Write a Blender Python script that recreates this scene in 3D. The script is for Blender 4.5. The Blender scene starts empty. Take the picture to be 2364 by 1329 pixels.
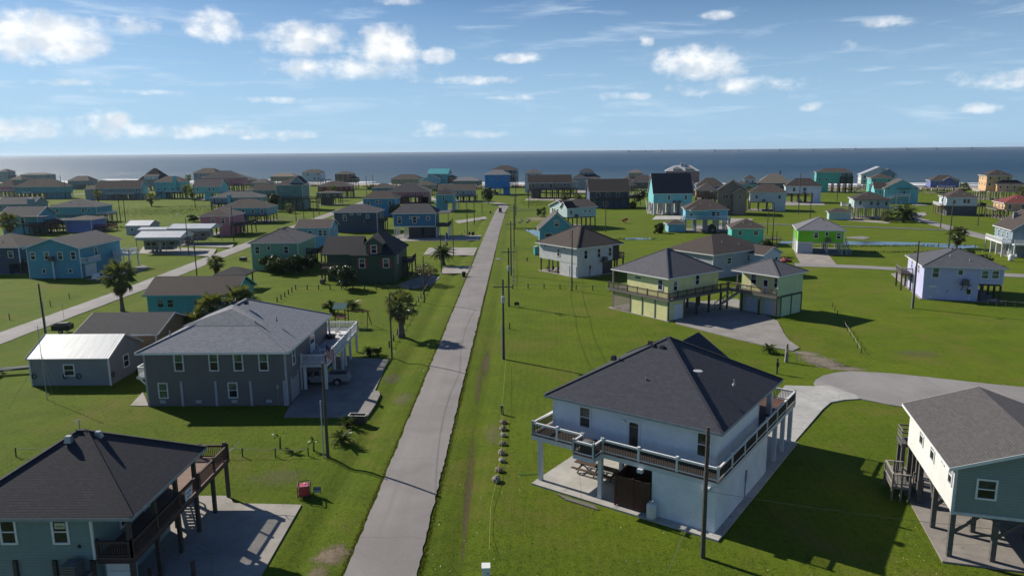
import bpy, math, random
import numpy as np
from mathutils import Vector, Matrix

scene = bpy.context.scene
rad = math.radians

# ------------------------------------------------------------------ camera
# metres; +Y runs along the main street, the ground is z = 0, the drone hovers at 26 m
cam_data = bpy.data.cameras.new('camera')
cam = bpy.data.objects.new('camera', cam_data)
scene.collection.objects.link(cam)
PITCH, YAW, ROLL = rad(10.69), rad(0.64), rad(0.53)
fw = Vector((-math.sin(YAW) * math.cos(PITCH), math.cos(YAW) * math.cos(PITCH), -math.sin(PITCH)))
r0 = Vector((math.cos(YAW), math.sin(YAW), 0.0))
u0 = r0.cross(fw)
rt = r0 * math.cos(ROLL) - u0 * math.sin(ROLL)
up = u0 * math.cos(ROLL) + r0 * math.sin(ROLL)
cam.matrix_world = Matrix(((rt.x, up.x, -fw.x, 0), (rt.y, up.y, -fw.y, 0), (rt.z, up.z, -fw.z, 26.0), (0, 0, 0, 1)))
cam_data.sensor_width = 36.0
cam_data.lens = 25.43
cam_data.clip_start = 0.5
cam_data.clip_end = 200000.0
scene.camera = cam

# ------------------------------------------------------------------ exposure
scene.view_settings.view_transform = 'Standard'
scene.view_settings.look = 'None'
scene.view_settings.gamma = 1.0
scene.view_settings.exposure = 0.24
scene.view_settings.use_curve_mapping = False

# ------------------------------------------------------------------ sun
SUN_AZ, SUN_EL = rad(-55.0), rad(33.5)          # azimuth from +Y, negative = towards -X
sun_dir = Vector((math.sin(SUN_AZ) * math.cos(SUN_EL), math.cos(SUN_AZ) * math.cos(SUN_EL), math.sin(SUN_EL)))
sun_data = bpy.data.lights.new('sun', 'SUN')
sun_data.energy = 5.0
sun_data.angle = rad(0.53)
sun_data.color = (1.0, 0.93, 0.81)
sun = bpy.data.objects.new('sun', sun_data)
sun.rotation_euler = (-sun_dir).to_track_quat('-Z', 'Y').to_euler()
sun.location = sun_dir * 300
scene.collection.objects.link(sun)

# ------------------------------------------------------------------ world: Nishita sky with fair-weather clouds
world = bpy.data.worlds.new('World')
scene.world = world
world.use_nodes = True
wt = world.node_tree
wt.nodes.clear()


class NT:
    """small helper to wire node trees"""
    def __init__(s, tree):
        s.t = tree

    def n(s, kind, **kw):
        nd = s.t.nodes.new(kind)
        for k, v in kw.items():
            setattr(nd, k, v)
        return nd

    def set(s, sock, v):
        if isinstance(v, bpy.types.NodeSocket):
            s.t.links.new(v, sock)
        else:
            sock.default_value = v

    def math(s, op, a, b=0.0, c=0.0, clamp=False):
        nd = s.n('ShaderNodeMath', operation=op, use_clamp=clamp)
        s.set(nd.inputs[0], a)
        s.set(nd.inputs[1], b)
        if len(nd.inputs) > 2:
            s.set(nd.inputs[2], c)
        return nd.outputs[0]

    def smooth(s, x, lo, hi, a=0.0, b=1.0):
        nd = s.n('ShaderNodeMapRange', interpolation_type='SMOOTHSTEP')
        s.set(nd.inputs[0], x)
        s.set(nd.inputs[1], lo)
        s.set(nd.inputs[2], hi)
        s.set(nd.inputs[3], a)
        s.set(nd.inputs[4], b)
        return nd.outputs[0]

    def noise(s, vec, scale, detail=4.0, rough=0.55, dist=0.0):
        nd = s.n('ShaderNodeTexNoise')
        if vec is not None:
            s.set(nd.inputs['Vector'], vec)
        s.set(nd.inputs['Scale'], scale)
        s.set(nd.inputs['Detail'], detail)
        s.set(nd.inputs['Roughness'], rough)
        s.set(nd.inputs['Distortion'], dist)
        return nd.outputs['Fac']

    def mixc(s, f, a, b, blend='MIX'):
        nd = s.n('ShaderNodeMix', data_type='RGBA', blend_type=blend)
        s.set(nd.inputs[0], f)
        s.set(nd.inputs[6], a if isinstance(a, bpy.types.NodeSocket) else (*a, 1.0) if len(a) == 3 else a)
        s.set(nd.inputs[7], b if isinstance(b, bpy.types.NodeSocket) else (*b, 1.0) if len(b) == 3 else b)
        return nd.outputs[2]

    def comb(s, x, y, z=0.0):
        nd = s.n('ShaderNodeCombineXYZ')
        s.set(nd.inputs[0], x)
        s.set(nd.inputs[1], y)
        s.set(nd.inputs[2], z)
        return nd.outputs[0]

    def vmap(s, vec, scale=(1, 1, 1), loc=(0, 0, 0), rot=(0, 0, 0)):
        nd = s.n('ShaderNodeMapping')
        s.set(nd.inputs['Vector'], vec)
        nd.inputs['Scale'].default_value = scale
        nd.inputs['Location'].default_value = loc
        nd.inputs['Rotation'].default_value = rot
        return nd.outputs[0]


W = NT(wt)
sky = W.n('ShaderNodeTexSky')
sky.sky_type = 'NISHITA'
sky.sun_disc = False
sky.sun_elevation = SUN_EL
sky.sun_rotation = SUN_AZ
sky.altitude = 20.0
sky.air_density = 0.85
sky.dust_density = 0.75
sky.ozone_density = 3.0
tc = W.n('ShaderNodeTexCoord')
sep = W.n('ShaderNodeSeparateXYZ')
wt.links.new(tc.outputs['Generated'], sep.inputs[0])
az = W.math('ARCTAN2', sep.outputs[0], sep.outputs[1])
el = W.math('ARCSINE', sep.outputs[2])
# cumulus clumps: azimuth, elevation, half width, half height (radians), weight
CLUMPS = [(-0.5647, 0.1303, 0.0719, 0.0311, 1.25),
          (-0.5146, 0.1242, 0.0269, 0.0132, 0.80),
          (-0.3842, 0.1520, 0.0371, 0.0216, 1.00),
          (-0.4746, 0.1455, 0.0299, 0.0132, 0.75),
          (-0.2721, 0.1412, 0.0569, 0.0216, 1.10),
          (-0.1741, 0.1348, 0.0467, 0.0263, 1.35),
          (-0.2252, 0.1074, 0.1198, 0.0156, 0.75),
          (-0.1097, 0.1235, 0.0311, 0.0120, 0.95),
          (-0.0009, 0.1210, 0.0371, 0.0078, 0.95),
          (0.2331, 0.1080, 0.0599, 0.0251, 1.10),
          (0.2773, 0.0787, 0.0838, 0.0120, 0.55),
          (0.2575, 0.1650, 0.0251, 0.0066, 0.75),
          (0.4373, 0.1452, 0.0329, 0.0072, 0.60),
          (0.4062, 0.1211, 0.0156, 0.0084, 0.70),
          (-0.5079, 0.0368, 0.0299, 0.0192, 0.90),
          (-0.5901, 0.0306, 0.0659, 0.0144, 0.85),
          (-0.4239, 0.0286, 0.0898, 0.0102, 0.75),
          (-0.3168, 0.0232, 0.0539, 0.0072, 0.60),
          (-0.1210, 0.0337, 0.0168, 0.0108, 0.60),
          (-0.0689, 0.0231, 0.0659, 0.0060, 0.55),
          (0.3767, 0.0518, 0.0144, 0.0066, 0.80),
          (0.5521, 0.0432, 0.0216, 0.0066, 0.75),
          (0.5649, 0.0733, 0.0569, 0.0120, 0.50),
          (-0.3192, 0.0665, 0.0569, 0.0048, 0.65),
          (-0.4723, 0.0739, 0.0449, 0.0036, 0.55),
          (-0.0675, 0.0929, 0.0659, 0.0066, 0.60),
          (0.1455, 0.0702, 0.0599, 0.0054, 0.55),
          (-0.0042, 0.0707, 0.0299, 0.0048, 0.50),
          (-0.5845, 0.0807, 0.0359, 0.0036, 0.40),
          (-0.5341, 0.0827, 0.0359, 0.0042, 0.40),
          (0.1647, 0.1384, 0.0072, 0.0072, 0.60),
          (-0.1497, 0.1890, 0.0359, 0.0060, 0.70),
          (0.3661, 0.0626, 0.0299, 0.0054, 0.50)]
vec_ae = W.comb(az, W.math('MULTIPLY', el, 1.35), 0.0)
vec_ae2 = W.vmap(vec_ae, loc=(0.010, -0.012, 0.0))
warp = W.noise(vec_ae, 26.0, 2.0, 0.5)
waz = W.math('ADD', az, W.math('MULTIPLY', W.math('SUBTRACT', warp, 0.5), 0.05))
wpos = W.comb(waz, el, 0.0)


def vec(op, a, b, c=None):
    nd = W.n('ShaderNodeVectorMath', operation=op)
    W.set(nd.inputs[0], a)
    W.set(nd.inputs[1], b)
    if c is not None:
        W.set(nd.inputs[2], c)
    return nd


mask = None
for (a, e, rx, ry, wgt) in CLUMPS:
    p = vec('MULTIPLY_ADD', wpos, (1 / rx, 1 / ry, 0), (-a / rx, -e / ry, 0)).outputs[0]
    dd = vec('DOT_PRODUCT', p, p).outputs['Value']
    m = W.math('MULTIPLY_ADD', dd, -0.8 * wgt, wgt)
    mask = m if mask is None else W.math('MAXIMUM', mask, m)
mask = W.math('MAXIMUM', mask, -1.0)
# the same kind of cloud goes on all round, outside the photograph's frame too
broad = W.noise(W.comb(az, W.math('MULTIPLY', el, 2.2), 3.1), 5.0, 2.0, 0.5)
mask = W.math('MAXIMUM', mask, W.smooth(broad, 0.74, 0.92, -1.0, 0.35))


f = W.noise(vec_ae, 30.0, 7.0, 0.62)
dens = W.math('MULTIPLY_ADD', W.math('SUBTRACT', f, 0.5), 1.7, W.math('MULTIPLY', mask, 0.66))
soft = W.math('SUBTRACT', W.noise(vec_ae, 26.0, 2.0, 0.5), W.noise(vec_ae2, 26.0, 2.0, 0.5))
cover = W.smooth(dens, 0.0, 0.88)
# thin high streaks
streak = W.noise(W.vmap(vec_ae, scale=(1.0, 5.5, 1.0), loc=(0.3, 0.7, 0)), 7.0, 6.0, 0.6, 0.4)
lowband = W.math('MULTIPLY', W.smooth(el, 0.0, 0.03), W.smooth(el, 0.10, 0.45, 1.0, 0.35))
veil = W.math('MULTIPLY', W.math('MULTIPLY', W.smooth(streak, 0.50, 0.76), 0.45), lowband)
above = W.smooth(el, 0.002, 0.012)
cover = W.math('MULTIPLY', cover, above)
lit = W.smooth(soft, -0.14, 0.10)
cloud_col = W.mixc(lit, (13.0, 13.8, 14.8), (18.0, 18.0, 17.8))
tint = W.mixc(1.0, sky.outputs[0], (0.66, 0.95, 1.26), 'MULTIPLY')
# moist sea air pales the sky just above the horizon all round
hz = W.math('MULTIPLY', W.smooth(el, 0.0, 0.27, 1.0, 0.0), 0.80)
c0 = W.mixc(hz, tint, (7.4, 11.4, 15.4))
c1 = W.mixc(veil, c0, (12.6, 14.6, 16.6))
c2 = W.mixc(W.math('MULTIPLY', cover, 0.92), c1, cloud_col)
bg = W.n('ShaderNodeBackground')
wt.links.new(c2, bg.inputs[0])
bg.inputs[1].default_value = 0.052
wo = W.n('ShaderNodeOutputWorld')
wt.links.new(bg.outputs[0], wo.inputs[0])

scene.cycles.max_bounces = 6
scene.cycles.diffuse_bounces = 2
scene.cycles.glossy_bounces = 3
scene.cycles.transparent_max_bounces = 6
scene.cycles.caustics_reflective = False
scene.cycles.caustics_refractive = False
world.cycles.sampling_method = 'MANUAL'
world.cycles.sample_map_resolution = 512

# ------------------------------------------------------------------ materials
MATS = {}


def new_mat(key):
    m = bpy.data.materials.new(key)
    m.use_nodes = True
    t = m.node_tree
    t.nodes.clear()
    k = NT(t)
    b = k.n('ShaderNodeBsdfPrincipled')
    o = k.n('ShaderNodeOutputMaterial')
    t.links.new(b.outputs[0], o.inputs[0])
    MATS[key] = m
    return m, k, b


def C4(c):
    return (c[0], c[1], c[2], 1.0)


def sc(c, f):
    return (min(c[0] * f, 1), min(c[1] * f, 1), min(c[2] * f, 1))


def key_of(kind, c, *a):
    return kind + '_' + '_'.join('%.3f' % v for v in c) + ''.join('_%s' % v for v in a)


def bump(k, b, h, strength=0.5, dist=0.02):
    bp = k.n('ShaderNodeBump')
    bp.inputs['Strength'].default_value = strength
    bp.inputs['Distance'].default_value = dist
    k.set(bp.inputs['Height'], h)
    k.set(b.inputs['Normal'], bp.outputs[0])


def m_plain(c, rough=0.7, var=0.12, scale=3.0, metal=0.0):
    key = key_of('plain', c, rough, var, scale, metal)
    if key in MATS:
        return MATS[key]
    m, k, b = new_mat(key)
    pos = k.n('ShaderNodeNewGeometry').outputs['Position']
    f = k.noise(pos, scale, 5.0, 0.6)
    k.set(b.inputs['Base Color'], k.mixc(k.smooth(f, 0.3, 0.7), sc(c, 1 - var), sc(c, 1 + var)))
    b.inputs['Roughness'].default_value = rough
    b.inputs['Metallic'].default_value = metal
    return m


def m_wall(c, lap=0.19, vert=False):
    """painted lap siding (or vertical battens)"""
    key = key_of('siding', c, lap, vert)
    if key in MATS:
        return MATS[key]
    m, k, b = new_mat(key)
    uv = k.n('ShaderNodeUVMap').outputs[0]
    s = k.n('ShaderNodeSeparateXYZ')
    k.set(s.inputs[0], uv)
    fr = k.math('FRACT', k.math('DIVIDE', s.outputs[0 if vert else 1], lap))
    pos = k.n('ShaderNodeNewGeometry').outputs['Position']
    f = k.noise(pos, 0.6, 6.0, 0.65)
    f2 = k.noise(k.vmap(uv, scale=(3.2, 0.35, 1)), 1.0, 5.0, 0.65)
    col = k.mixc(k.smooth(f, 0.35, 0.75), sc(c, 0.90), sc(c, 1.06))
    col = k.mixc(k.smooth(f2, 0.50, 0.78, 0.0, 0.45), col, sc(c, 0.76))
    groove = k.smooth(fr, 0.0, 0.26, 0.55, 0.0)
    col = k.mixc(groove, col, sc(c, 0.55))
    k.set(b.inputs['Base Color'], col)
    b.inputs['Roughness'].default_value = 0.62
    bump(k, b, k.math('SUBTRACT', 1.0, fr) if not vert else k.smooth(fr, 0.0, 0.12), 0.7, 0.018)
    return m


def m_shingle(c, seed=0.0):
    key = key_of('shingle', c, seed)
    if key in MATS:
        return MATS[key]
    m, k, b = new_mat(key)
    uv = k.n('ShaderNodeUVMap').outputs[0]
    br = k.n('ShaderNodeTexBrick')
    k.set(br.inputs['Vector'], uv)
    br.inputs['Scale'].default_value = 1.0
    br.inputs['Brick Width'].default_value = 0.34
    br.inputs['Row Height'].default_value = 0.17
    br.inputs['Mortar Size'].default_value = 0.018
    br.inputs['Mortar Smooth'].default_value = 0.4
    br.inputs['Bias'].default_value = -0.1
    br.inputs['Color1'].default_value = C4(sc(c, 0.76))
    br.inputs['Color2'].default_value = C4(sc(c, 1.26))
    br.inputs['Mortar'].default_value = C4(sc(c, 0.42))
    f = k.noise(k.vmap(uv, loc=(seed, seed * 2, 0)), 0.45, 6.0, 0.65)
    f3 = k.noise(uv, 9.0, 5.0, 0.7)
    f4 = k.noise(k.vmap(uv, scale=(1.6, 0.14, 1), loc=(seed, 0, 0)), 1.0, 4.0, 0.6)
    col = k.mixc(k.smooth(f, 0.3, 0.72, 0.0, 0.45), br.outputs[0], sc(c, 0.85))
    col = k.mixc(k.smooth(f3, 0.3, 0.8, 0.0, 0.5), col, sc(c, 1.3))
    col = k.mixc(k.smooth(f4, 0.58, 0.85, 0.0, 0.45), col, sc(c, 0.6))
    k.set(b.inputs['Base Color'], col)
    b.inputs['Roughness'].default_value = 0.93
    sp = k.n('ShaderNodeSeparateXYZ')
    k.set(sp.inputs[0], uv)
    fr = k.math('FRACT', k.math('DIVIDE', sp.outputs[1], 0.17))
    bump(k, b, k.math('ADD', k.math('MULTIPLY', k.math('SUBTRACT', 1.0, fr), 0.7), k.math('MULTIPLY', br.outputs['Fac'], -0.5)), 0.9, 0.02)
    return m


def m_wood(c, rough=0.8):
    key = key_of('wood', c, rough)
    if key in MATS:
        return MATS[key]
    m, k, b = new_mat(key)
    uv = k.n('ShaderNodeUVMap').outputs[0]
    s = k.n('ShaderNodeSeparateXYZ')
    k.set(s.inputs[0], uv)
    plank = k.math('FLOOR', k.math('DIVIDE', s.outputs[1], 0.14))
    wn = k.n('ShaderNodeTexWhiteNoise', noise_dimensions='1D')
    k.set(wn.inputs['W'], plank)
    g = k.noise(k.vmap(uv, scale=(1.2, 14, 1)), 2.0, 5.0, 0.65)
    col = k.mixc(k.smooth(g, 0.3, 0.75), sc(c, 0.65), sc(c, 1.25))
    col = k.mixc(k.math('MULTIPLY', wn.outputs[0], 0.45), col, sc(c, 1.5))
    fr = k.math('FRACT', k.math('DIVIDE', s.outputs[1], 0.14))
    col = k.mixc(k.smooth(fr, 0.0, 0.1, 0.7, 0.0), col, sc(c, 0.35))
    k.set(b.inputs['Base Color'], col)
    b.inputs['Roughness'].default_value = rough
    bump(k, b, g, 0.4, 0.01)
    return m


def m_concrete(c=(0.32, 0.295, 0.265), scale=0.35, crack=0.35):
    key = key_of('concrete', c, scale, crack)
    if key in MATS:
        return MATS[key]
    m, k, b = new_mat(key)
    pos = k.n('ShaderNodeNewGeometry').outputs['Position']
    f = k.noise(pos, scale, 8.0, 0.68)
    f2 = k.noise(pos, 14.0, 4.0, 0.7)
    f3 = k.noise(pos, 1.7, 5.0, 0.6, 0.5)
    col = k.mixc(k.smooth(f, 0.3, 0.7), sc(c, 0.78), sc(c, 1.16))
    col = k.mixc(k.smooth(f2, 0.3, 0.75, 0.0, 0.4), col, sc(c, 0.8))
    col = k.mixc(k.smooth(f3, 0.55, 0.75, 0.0, 0.6), col, sc(c, 0.58))
    f5 = k.noise(k.vmap(pos, loc=(9, 4, 0)), 0.7, 3.0, 0.5)
    col = k.mixc(k.smooth(f5, 0.64, 0.74, 0.0, 0.55), col, sc(c, 0.38))
    vo = k.n('ShaderNodeTexVoronoi', feature='DISTANCE_TO_EDGE')
    k.set(vo.inputs['Vector'], pos)
    vo.inputs['Scale'].default_value = 0.21
    wv = k.math('ADD', vo.outputs['Distance'], k.math('MULTIPLY', k.math('SUBTRACT', f3, 0.5), 0.05))
    col = k.mixc(k.smooth(wv, 0.0, 0.012, crack, 0.0), col, sc(c, 0.4))
    k.set(b.inputs['Base Color'], col)
    b.inputs['Roughness'].default_value = 0.88
    bump(k, b, f2, 0.25, 0.01)
    return m


def m_metal_roof(c):
    key = key_of('metalroof', c)
    if key in MATS:
        return MATS[key]
    m, k, b = new_mat(key)
    uv = k.n('ShaderNodeUVMap').outputs[0]
    f = k.noise(k.vmap(uv, scale=(2.0, 0.25, 1)), 1.0, 5.0, 0.6)
    k.set(b.inputs['Base Color'], k.mixc(k.smooth(f, 0.35, 0.8), sc(c, 1.05), sc(c, 0.8)))
    b.inputs['Roughness'].default_value = 0.42
    b.inputs['Metallic'].default_value = 0.15
    return m


def m_glass(c=(0.018, 0.022, 0.028)):
    key = key_of('pane', c)
    if key in MATS:
        return MATS[key]
    m, k, b = new_mat(key)
    pos = k.n('ShaderNodeNewGeometry').outputs['Position']
    f = k.noise(pos, 0.9, 2.0)
    k.set(b.inputs['Base Color'], k.mixc(k.smooth(f, 0.35, 0.7), sc(c, 0.6), sc(c, 1.6)))
    b.inputs['Roughness'].default_value = 0.06
    bump(k, b, k.noise(pos, 1.2, 2.0), 0.08, 0.03)
    return m


def m_leaf(c, trans=0.35):
    key = key_of('leaf', c, trans)
    if key in MATS:
        return MATS[key]
    m = bpy.data.materials.new(key)
    m.use_nodes = True
    t = m.node_tree
    t.nodes.clear()
    k = NT(t)
    pos = k.n('ShaderNodeNewGeometry').outputs['Position']
    oi = k.n('ShaderNodeObjectInfo').outputs['Random']
    f = k.noise(pos, 2.2, 4.0, 0.7)
    col = k.mixc(k.smooth(f, 0.3, 0.72), sc(c, 0.55), sc(c, 1.5))
    col = k.mixc(k.math('MULTIPLY', oi, 0.3), col, (c[0] * 1.5, c[1] * 1.15, c[2] * 0.8))
    b = k.n('ShaderNodeBsdfPrincipled')
    k.set(b.inputs['Base Color'], col)
    b.inputs['Roughness'].default_value = 0.38
    tr = k.n('ShaderNodeBsdfTranslucent')
    k.set(tr.inputs[0], k.mixc(1.0, col, (1.3, 1.25, 0.5), 'MULTIPLY'))
    mx = k.n('ShaderNodeMixShader')
    mx.inputs[0].default_value = trans
    t.links.new(b.outputs[0], mx.inputs[1])
    t.links.new(tr.outputs[0], mx.inputs[2])
    o = k.n('ShaderNodeOutputMaterial')
    t.links.new(mx.outputs[0], o.inputs[0])
    MATS[key] = m
    return m


WHITE = m_plain((0.72, 0.72, 0.72), 0.5, 0.05)
DARKWOOD = m_wood((0.07, 0.055, 0.045))
GREYWOOD = m_wood((0.17, 0.155, 0.14))
POLEWOOD = m_wood((0.075, 0.062, 0.052))
REDWOOD = m_wood((0.15, 0.06, 0.035))
BLACK = m_plain((0.02, 0.02, 0.022), 0.5)
STEEL = m_plain((0.32, 0.33, 0.35), 0.4, 0.08, 3.0, 0.5)
CONC = m_concrete()
CONC_D = m_concrete((0.235, 0.22, 0.205))
GLASS = m_glass()
BLIND = m_glass((0.11, 0.15, 0.115))
CURTAIN = m_glass((0.16, 0.17, 0.18))

# ------------------------------------------------------------------ mesh builder
col = scene.collection


class MB:
    def __init__(s):
        s.v = []
        s.f = []

    def poly(s, pts):
        i = len(s.v)
        s.v.extend(tuple(p) for p in pts)
        s.f.append(tuple(range(i, i + len(pts))))
        return s

    def hexa(s, c):
        """8 corners: bottom 4 counter-clockwise, top 4 counter-clockwise"""
        i = len(s.v)
        s.v.extend(tuple(p) for p in c)
        for q in ((3, 2, 1, 0), (4, 5, 6, 7), (0, 1, 5, 4), (1, 2, 6, 5), (2, 3, 7, 6), (3, 0, 4, 7)):
            s.f.append(tuple(i + a for a in q))
        return s

    def box(s, x0, x1, y0, y1, z0, z1):
        return s.hexa([(x0, y0, z0), (x1, y0, z0), (x1, y1, z0), (x0, y1, z0), (x0, y0, z1), (x1, y0, z1), (x1, y1, z1), (x0, y1, z1)])

    def fbox(s, fc, u0, u1, z0, z1, d0, d1):
        """box on a wall face fc = (ox, oy, tx, ty, nx, ny)"""
        ox, oy, tx, ty, nx, ny = fc

        def p(u, d, z):
            return (ox + tx * u + nx * d, oy + ty * u + ny * d, z)
        return s.hexa([p(u0, d1, z0), p(u1, d1, z0), p(u1, d0, z0), p(u0, d0, z0), p(u0, d1, z1), p(u1, d1, z1), p(u1, d0, z1), p(u0, d0, z1)])

    def beam(s, p, q, a, b=None):
        p, q = Vector(p), Vector(q)
        b = b or a
        d = (q - p).normalized()
        h = d.cross(Vector((0, 0, 1)))
        h = h.normalized() if h.length > 1e-4 else Vector((1, 0, 0))
        w = h.cross(d)
        h, w = h * a / 2, w * b / 2
        return s.hexa([p - h - w, p + h - w, q + h - w, q - h - w, p - h + w, p + h + w, q + h + w, q - h + w])

    def tube(s, p, q, r0, r1=None, n=8, caps=True):
        p, q = Vector(p), Vector(q)
        r1 = r0 if r1 is None else r1
        d = (q - p).normalized()
        a = d.orthogonal().normalized()
        b = d.cross(a)
        i = len(s.v)
        for c, r in ((p, r0), (q, r1)):
            for k in range(n):
                t = 2 * math.pi * k / n
                s.v.append(tuple(c + a * math.cos(t) * r + b * math.sin(t) * r))
        for k in range(n):
            k2 = (k + 1) % n
            s.f.append((i + k, i + k2, i + n + k2, i + n + k))
        if caps:
            s.f.append(tuple(i + k for k in reversed(range(n))))
            s.f.append(tuple(i + n + k for k in range(n)))
        return s

    def path(s, pts, r, n=5):
        for a, b in zip(pts[:-1], pts[1:]):
            s.tube(a, b, r, r, n, False)
        return s

    def lathe(s, prof, n=16, c=(0, 0)):
        """prof = [(r, z), ...] from bottom to top"""
        i = len(s.v)
        for r, z in prof:
            for k in range(n):
                t = 2 * math.pi * k / n
                s.v.append((c[0] + r * math.cos(t), c[1] + r * math.sin(t), z))
        for j in range(len(prof) - 1):
            for k in range(n):
                k2 = (k + 1) % n
                s.f.append((i + j * n + k, i + j * n + k2, i + (j + 1) * n + k2, i + (j + 1) * n + k))
        s.f.append(tuple(i + k for k in reversed(range(n))))
        s.f.append(tuple(i + (len(prof) - 1) * n + k for k in range(n)))
        return s

    def prism(s, pts, z0, z1):
        ar = sum(a[0] * b[1] - b[0] * a[1] for a, b in zip(pts, pts[1:] + pts[:1]))
        if ar < 0:
            pts = pts[::-1]
        n = len(pts)
        i = len(s.v)
        s.v.extend((x, y, z0) for x, y in pts)
        s.v.extend((x, y, z1) for x, y in pts)
        s.f.append(tuple(i + k for k in reversed(range(n))))
        s.f.append(tuple(i + n + k for k in range(n)))
        for k in range(n):
            k2 = (k + 1) % n
            s.f.append((i + k, i + k2, i + n + k2, i + n + k))
        return s

    def mesh(s, name, mat, smooth=False):
        me = bpy.data.meshes.new(name)
        me.from_pydata(s.v, [], s.f)
        uvl = me.uv_layers.new(name='UVMap')
        uv = []
        V = s.v
        for f in s.f:
            nx = ny = nz = 0.0
            for a, b in zip(f, f[1:] + f[:1]):
                p, q = V[a], V[b]
                nx += (p[1] - q[1]) * (p[2] + q[2])
                ny += (p[2] - q[2]) * (p[0] + q[0])
                nz += (p[0] - q[0]) * (p[1] + q[1])
            h = math.hypot(nx, ny)
            ln = math.sqrt(h * h + nz * nz) or 1.0
            if h < 1e-6 * ln or h == 0:
                for a in f:
                    uv.extend((V[a][0], V[a][1]))
            else:
                tx, ty = -ny / h, nx / h
                nx, ny, nz = nx / ln, ny / ln, nz / ln
                bx, by, bz = -nz * ty, nz * tx, nx * ty - ny * tx
                for a in f:
                    p = V[a]
                    uv.extend((p[0] * tx + p[1] * ty, p[0] * bx + p[1] * by + p[2] * bz))
        uvl.data.foreach_set('uv', uv)
        if smooth:
            me.polygons.foreach_set('use_smooth', [True] * len(me.polygons))
        me.materials.append(mat)
        me.update()
        return me

    def build(s, name, mat, parent=None, smooth=False):
        return link(name, s.mesh(name, mat, smooth), parent)


def link(name, me, parent=None, loc=None, rot=None, scale=None):
    o = bpy.data.objects.new(name, me)
    col.objects.link(o)
    if parent is not None:
        o.parent = parent
    if loc is not None:
        o.location = loc
    if rot is not None:
        o.rotation_euler = rot
    if scale is not None:
        o.scale = scale
    return o


def tag(o, label, cat, group=None):
    o['label'] = label
    o['category'] = cat
    if group:
        o['group'] = group
    return o


def thing(name, label, cat, x=0.0, y=0.0, z=0.0, rot=0.0, group=None):
    o = bpy.data.objects.new(name, None)
    o.empty_display_size = 0.3
    col.objects.link(o)
    o.location = (x, y, z)
    o.rotation_euler = (0, 0, rad(rot))
    return tag(o, label, cat, group)


def struct(o):
    o['kind'] = 'structure'
    return o


def copy_tree(o, parent=None):
    c = o.copy()
    col.objects.link(c)
    c.parent = parent
    for ch in list(o.children):
        copy_tree(ch, c)
    return c


def grp(v, c, i):
    return v


def noisepts(pts, step, amp, rng):
    """resample a closed polygon with a ragged edge"""
    out = []
    n = len(pts)
    for i in range(n):
        a, b = pts[i], pts[(i + 1) % n]
        L = math.hypot(b[0] - a[0], b[1] - a[1])
        k = max(1, int(L / step))
        for j in range(k):
            t = j / k
            out.append((a[0] + (b[0] - a[0]) * t + rng.uniform(-amp, amp), a[1] + (b[1] - a[1]) * t + rng.uniform(-amp, amp)))
    return out

# ------------------------------------------------------------------ the setting
rng = random.Random(7)


def shore(x):
    return 588.0 - 0.30 * x


def ground_h(x, y):
    fade = np.clip((330.0 - y) / 40.0, 0, 1)
    h = -0.30 * np.exp(-((x + 14.3) / 1.0) ** 2) * fade - 0.20 * np.exp(-((x + 3.9) / 0.9) ** 2) * fade
    h = h - 0.30 * np.exp(-((x + 82.0) / 1.2) ** 2) * fade - 0.28 * np.exp(-((x + 69.4) / 1.2) ** 2) * fade
    h = h - 0.035 + 0.018 * np.sin(x * 0.31 + 1.3 * np.sin(y * 0.11)) + 0.014 * np.sin(y * 0.23 + x * 0.05)
    return h


def make_ground():
    xs = np.concatenate([np.arange(-760, -120, 20), np.arange(-120, -30, 2.5), np.arange(-30, 6, 0.5), np.arange(6, 140, 4), np.arange(140, 761, 20)])
    N = 200
    ts = (np.arange(N + 1) / N) ** 1.5
    X = np.repeat(xs[None, :], N + 1, 0)
    Y = -90 + (shore(X) - 18 + 90) * ts[:, None]
    Z = ground_h(X, Y)
    Z[-4:] -= 0.02
    v = np.stack([X, Y, Z], -1).reshape(-1, 3)
    nx = len(xs)
    i = np.arange(N)[:, None] * nx + np.arange(nx - 1)[None, :]
    f = np.stack([i, i + 1, i + 1 + nx, i + nx], -1).reshape(-1, 4)
    me = bpy.data.meshes.new('ground')
    me.from_pydata(v.tolist(), [], f.tolist())
    me.polygons.foreach_set('use_smooth', [True] * len(me.polygons))
    return me


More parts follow.
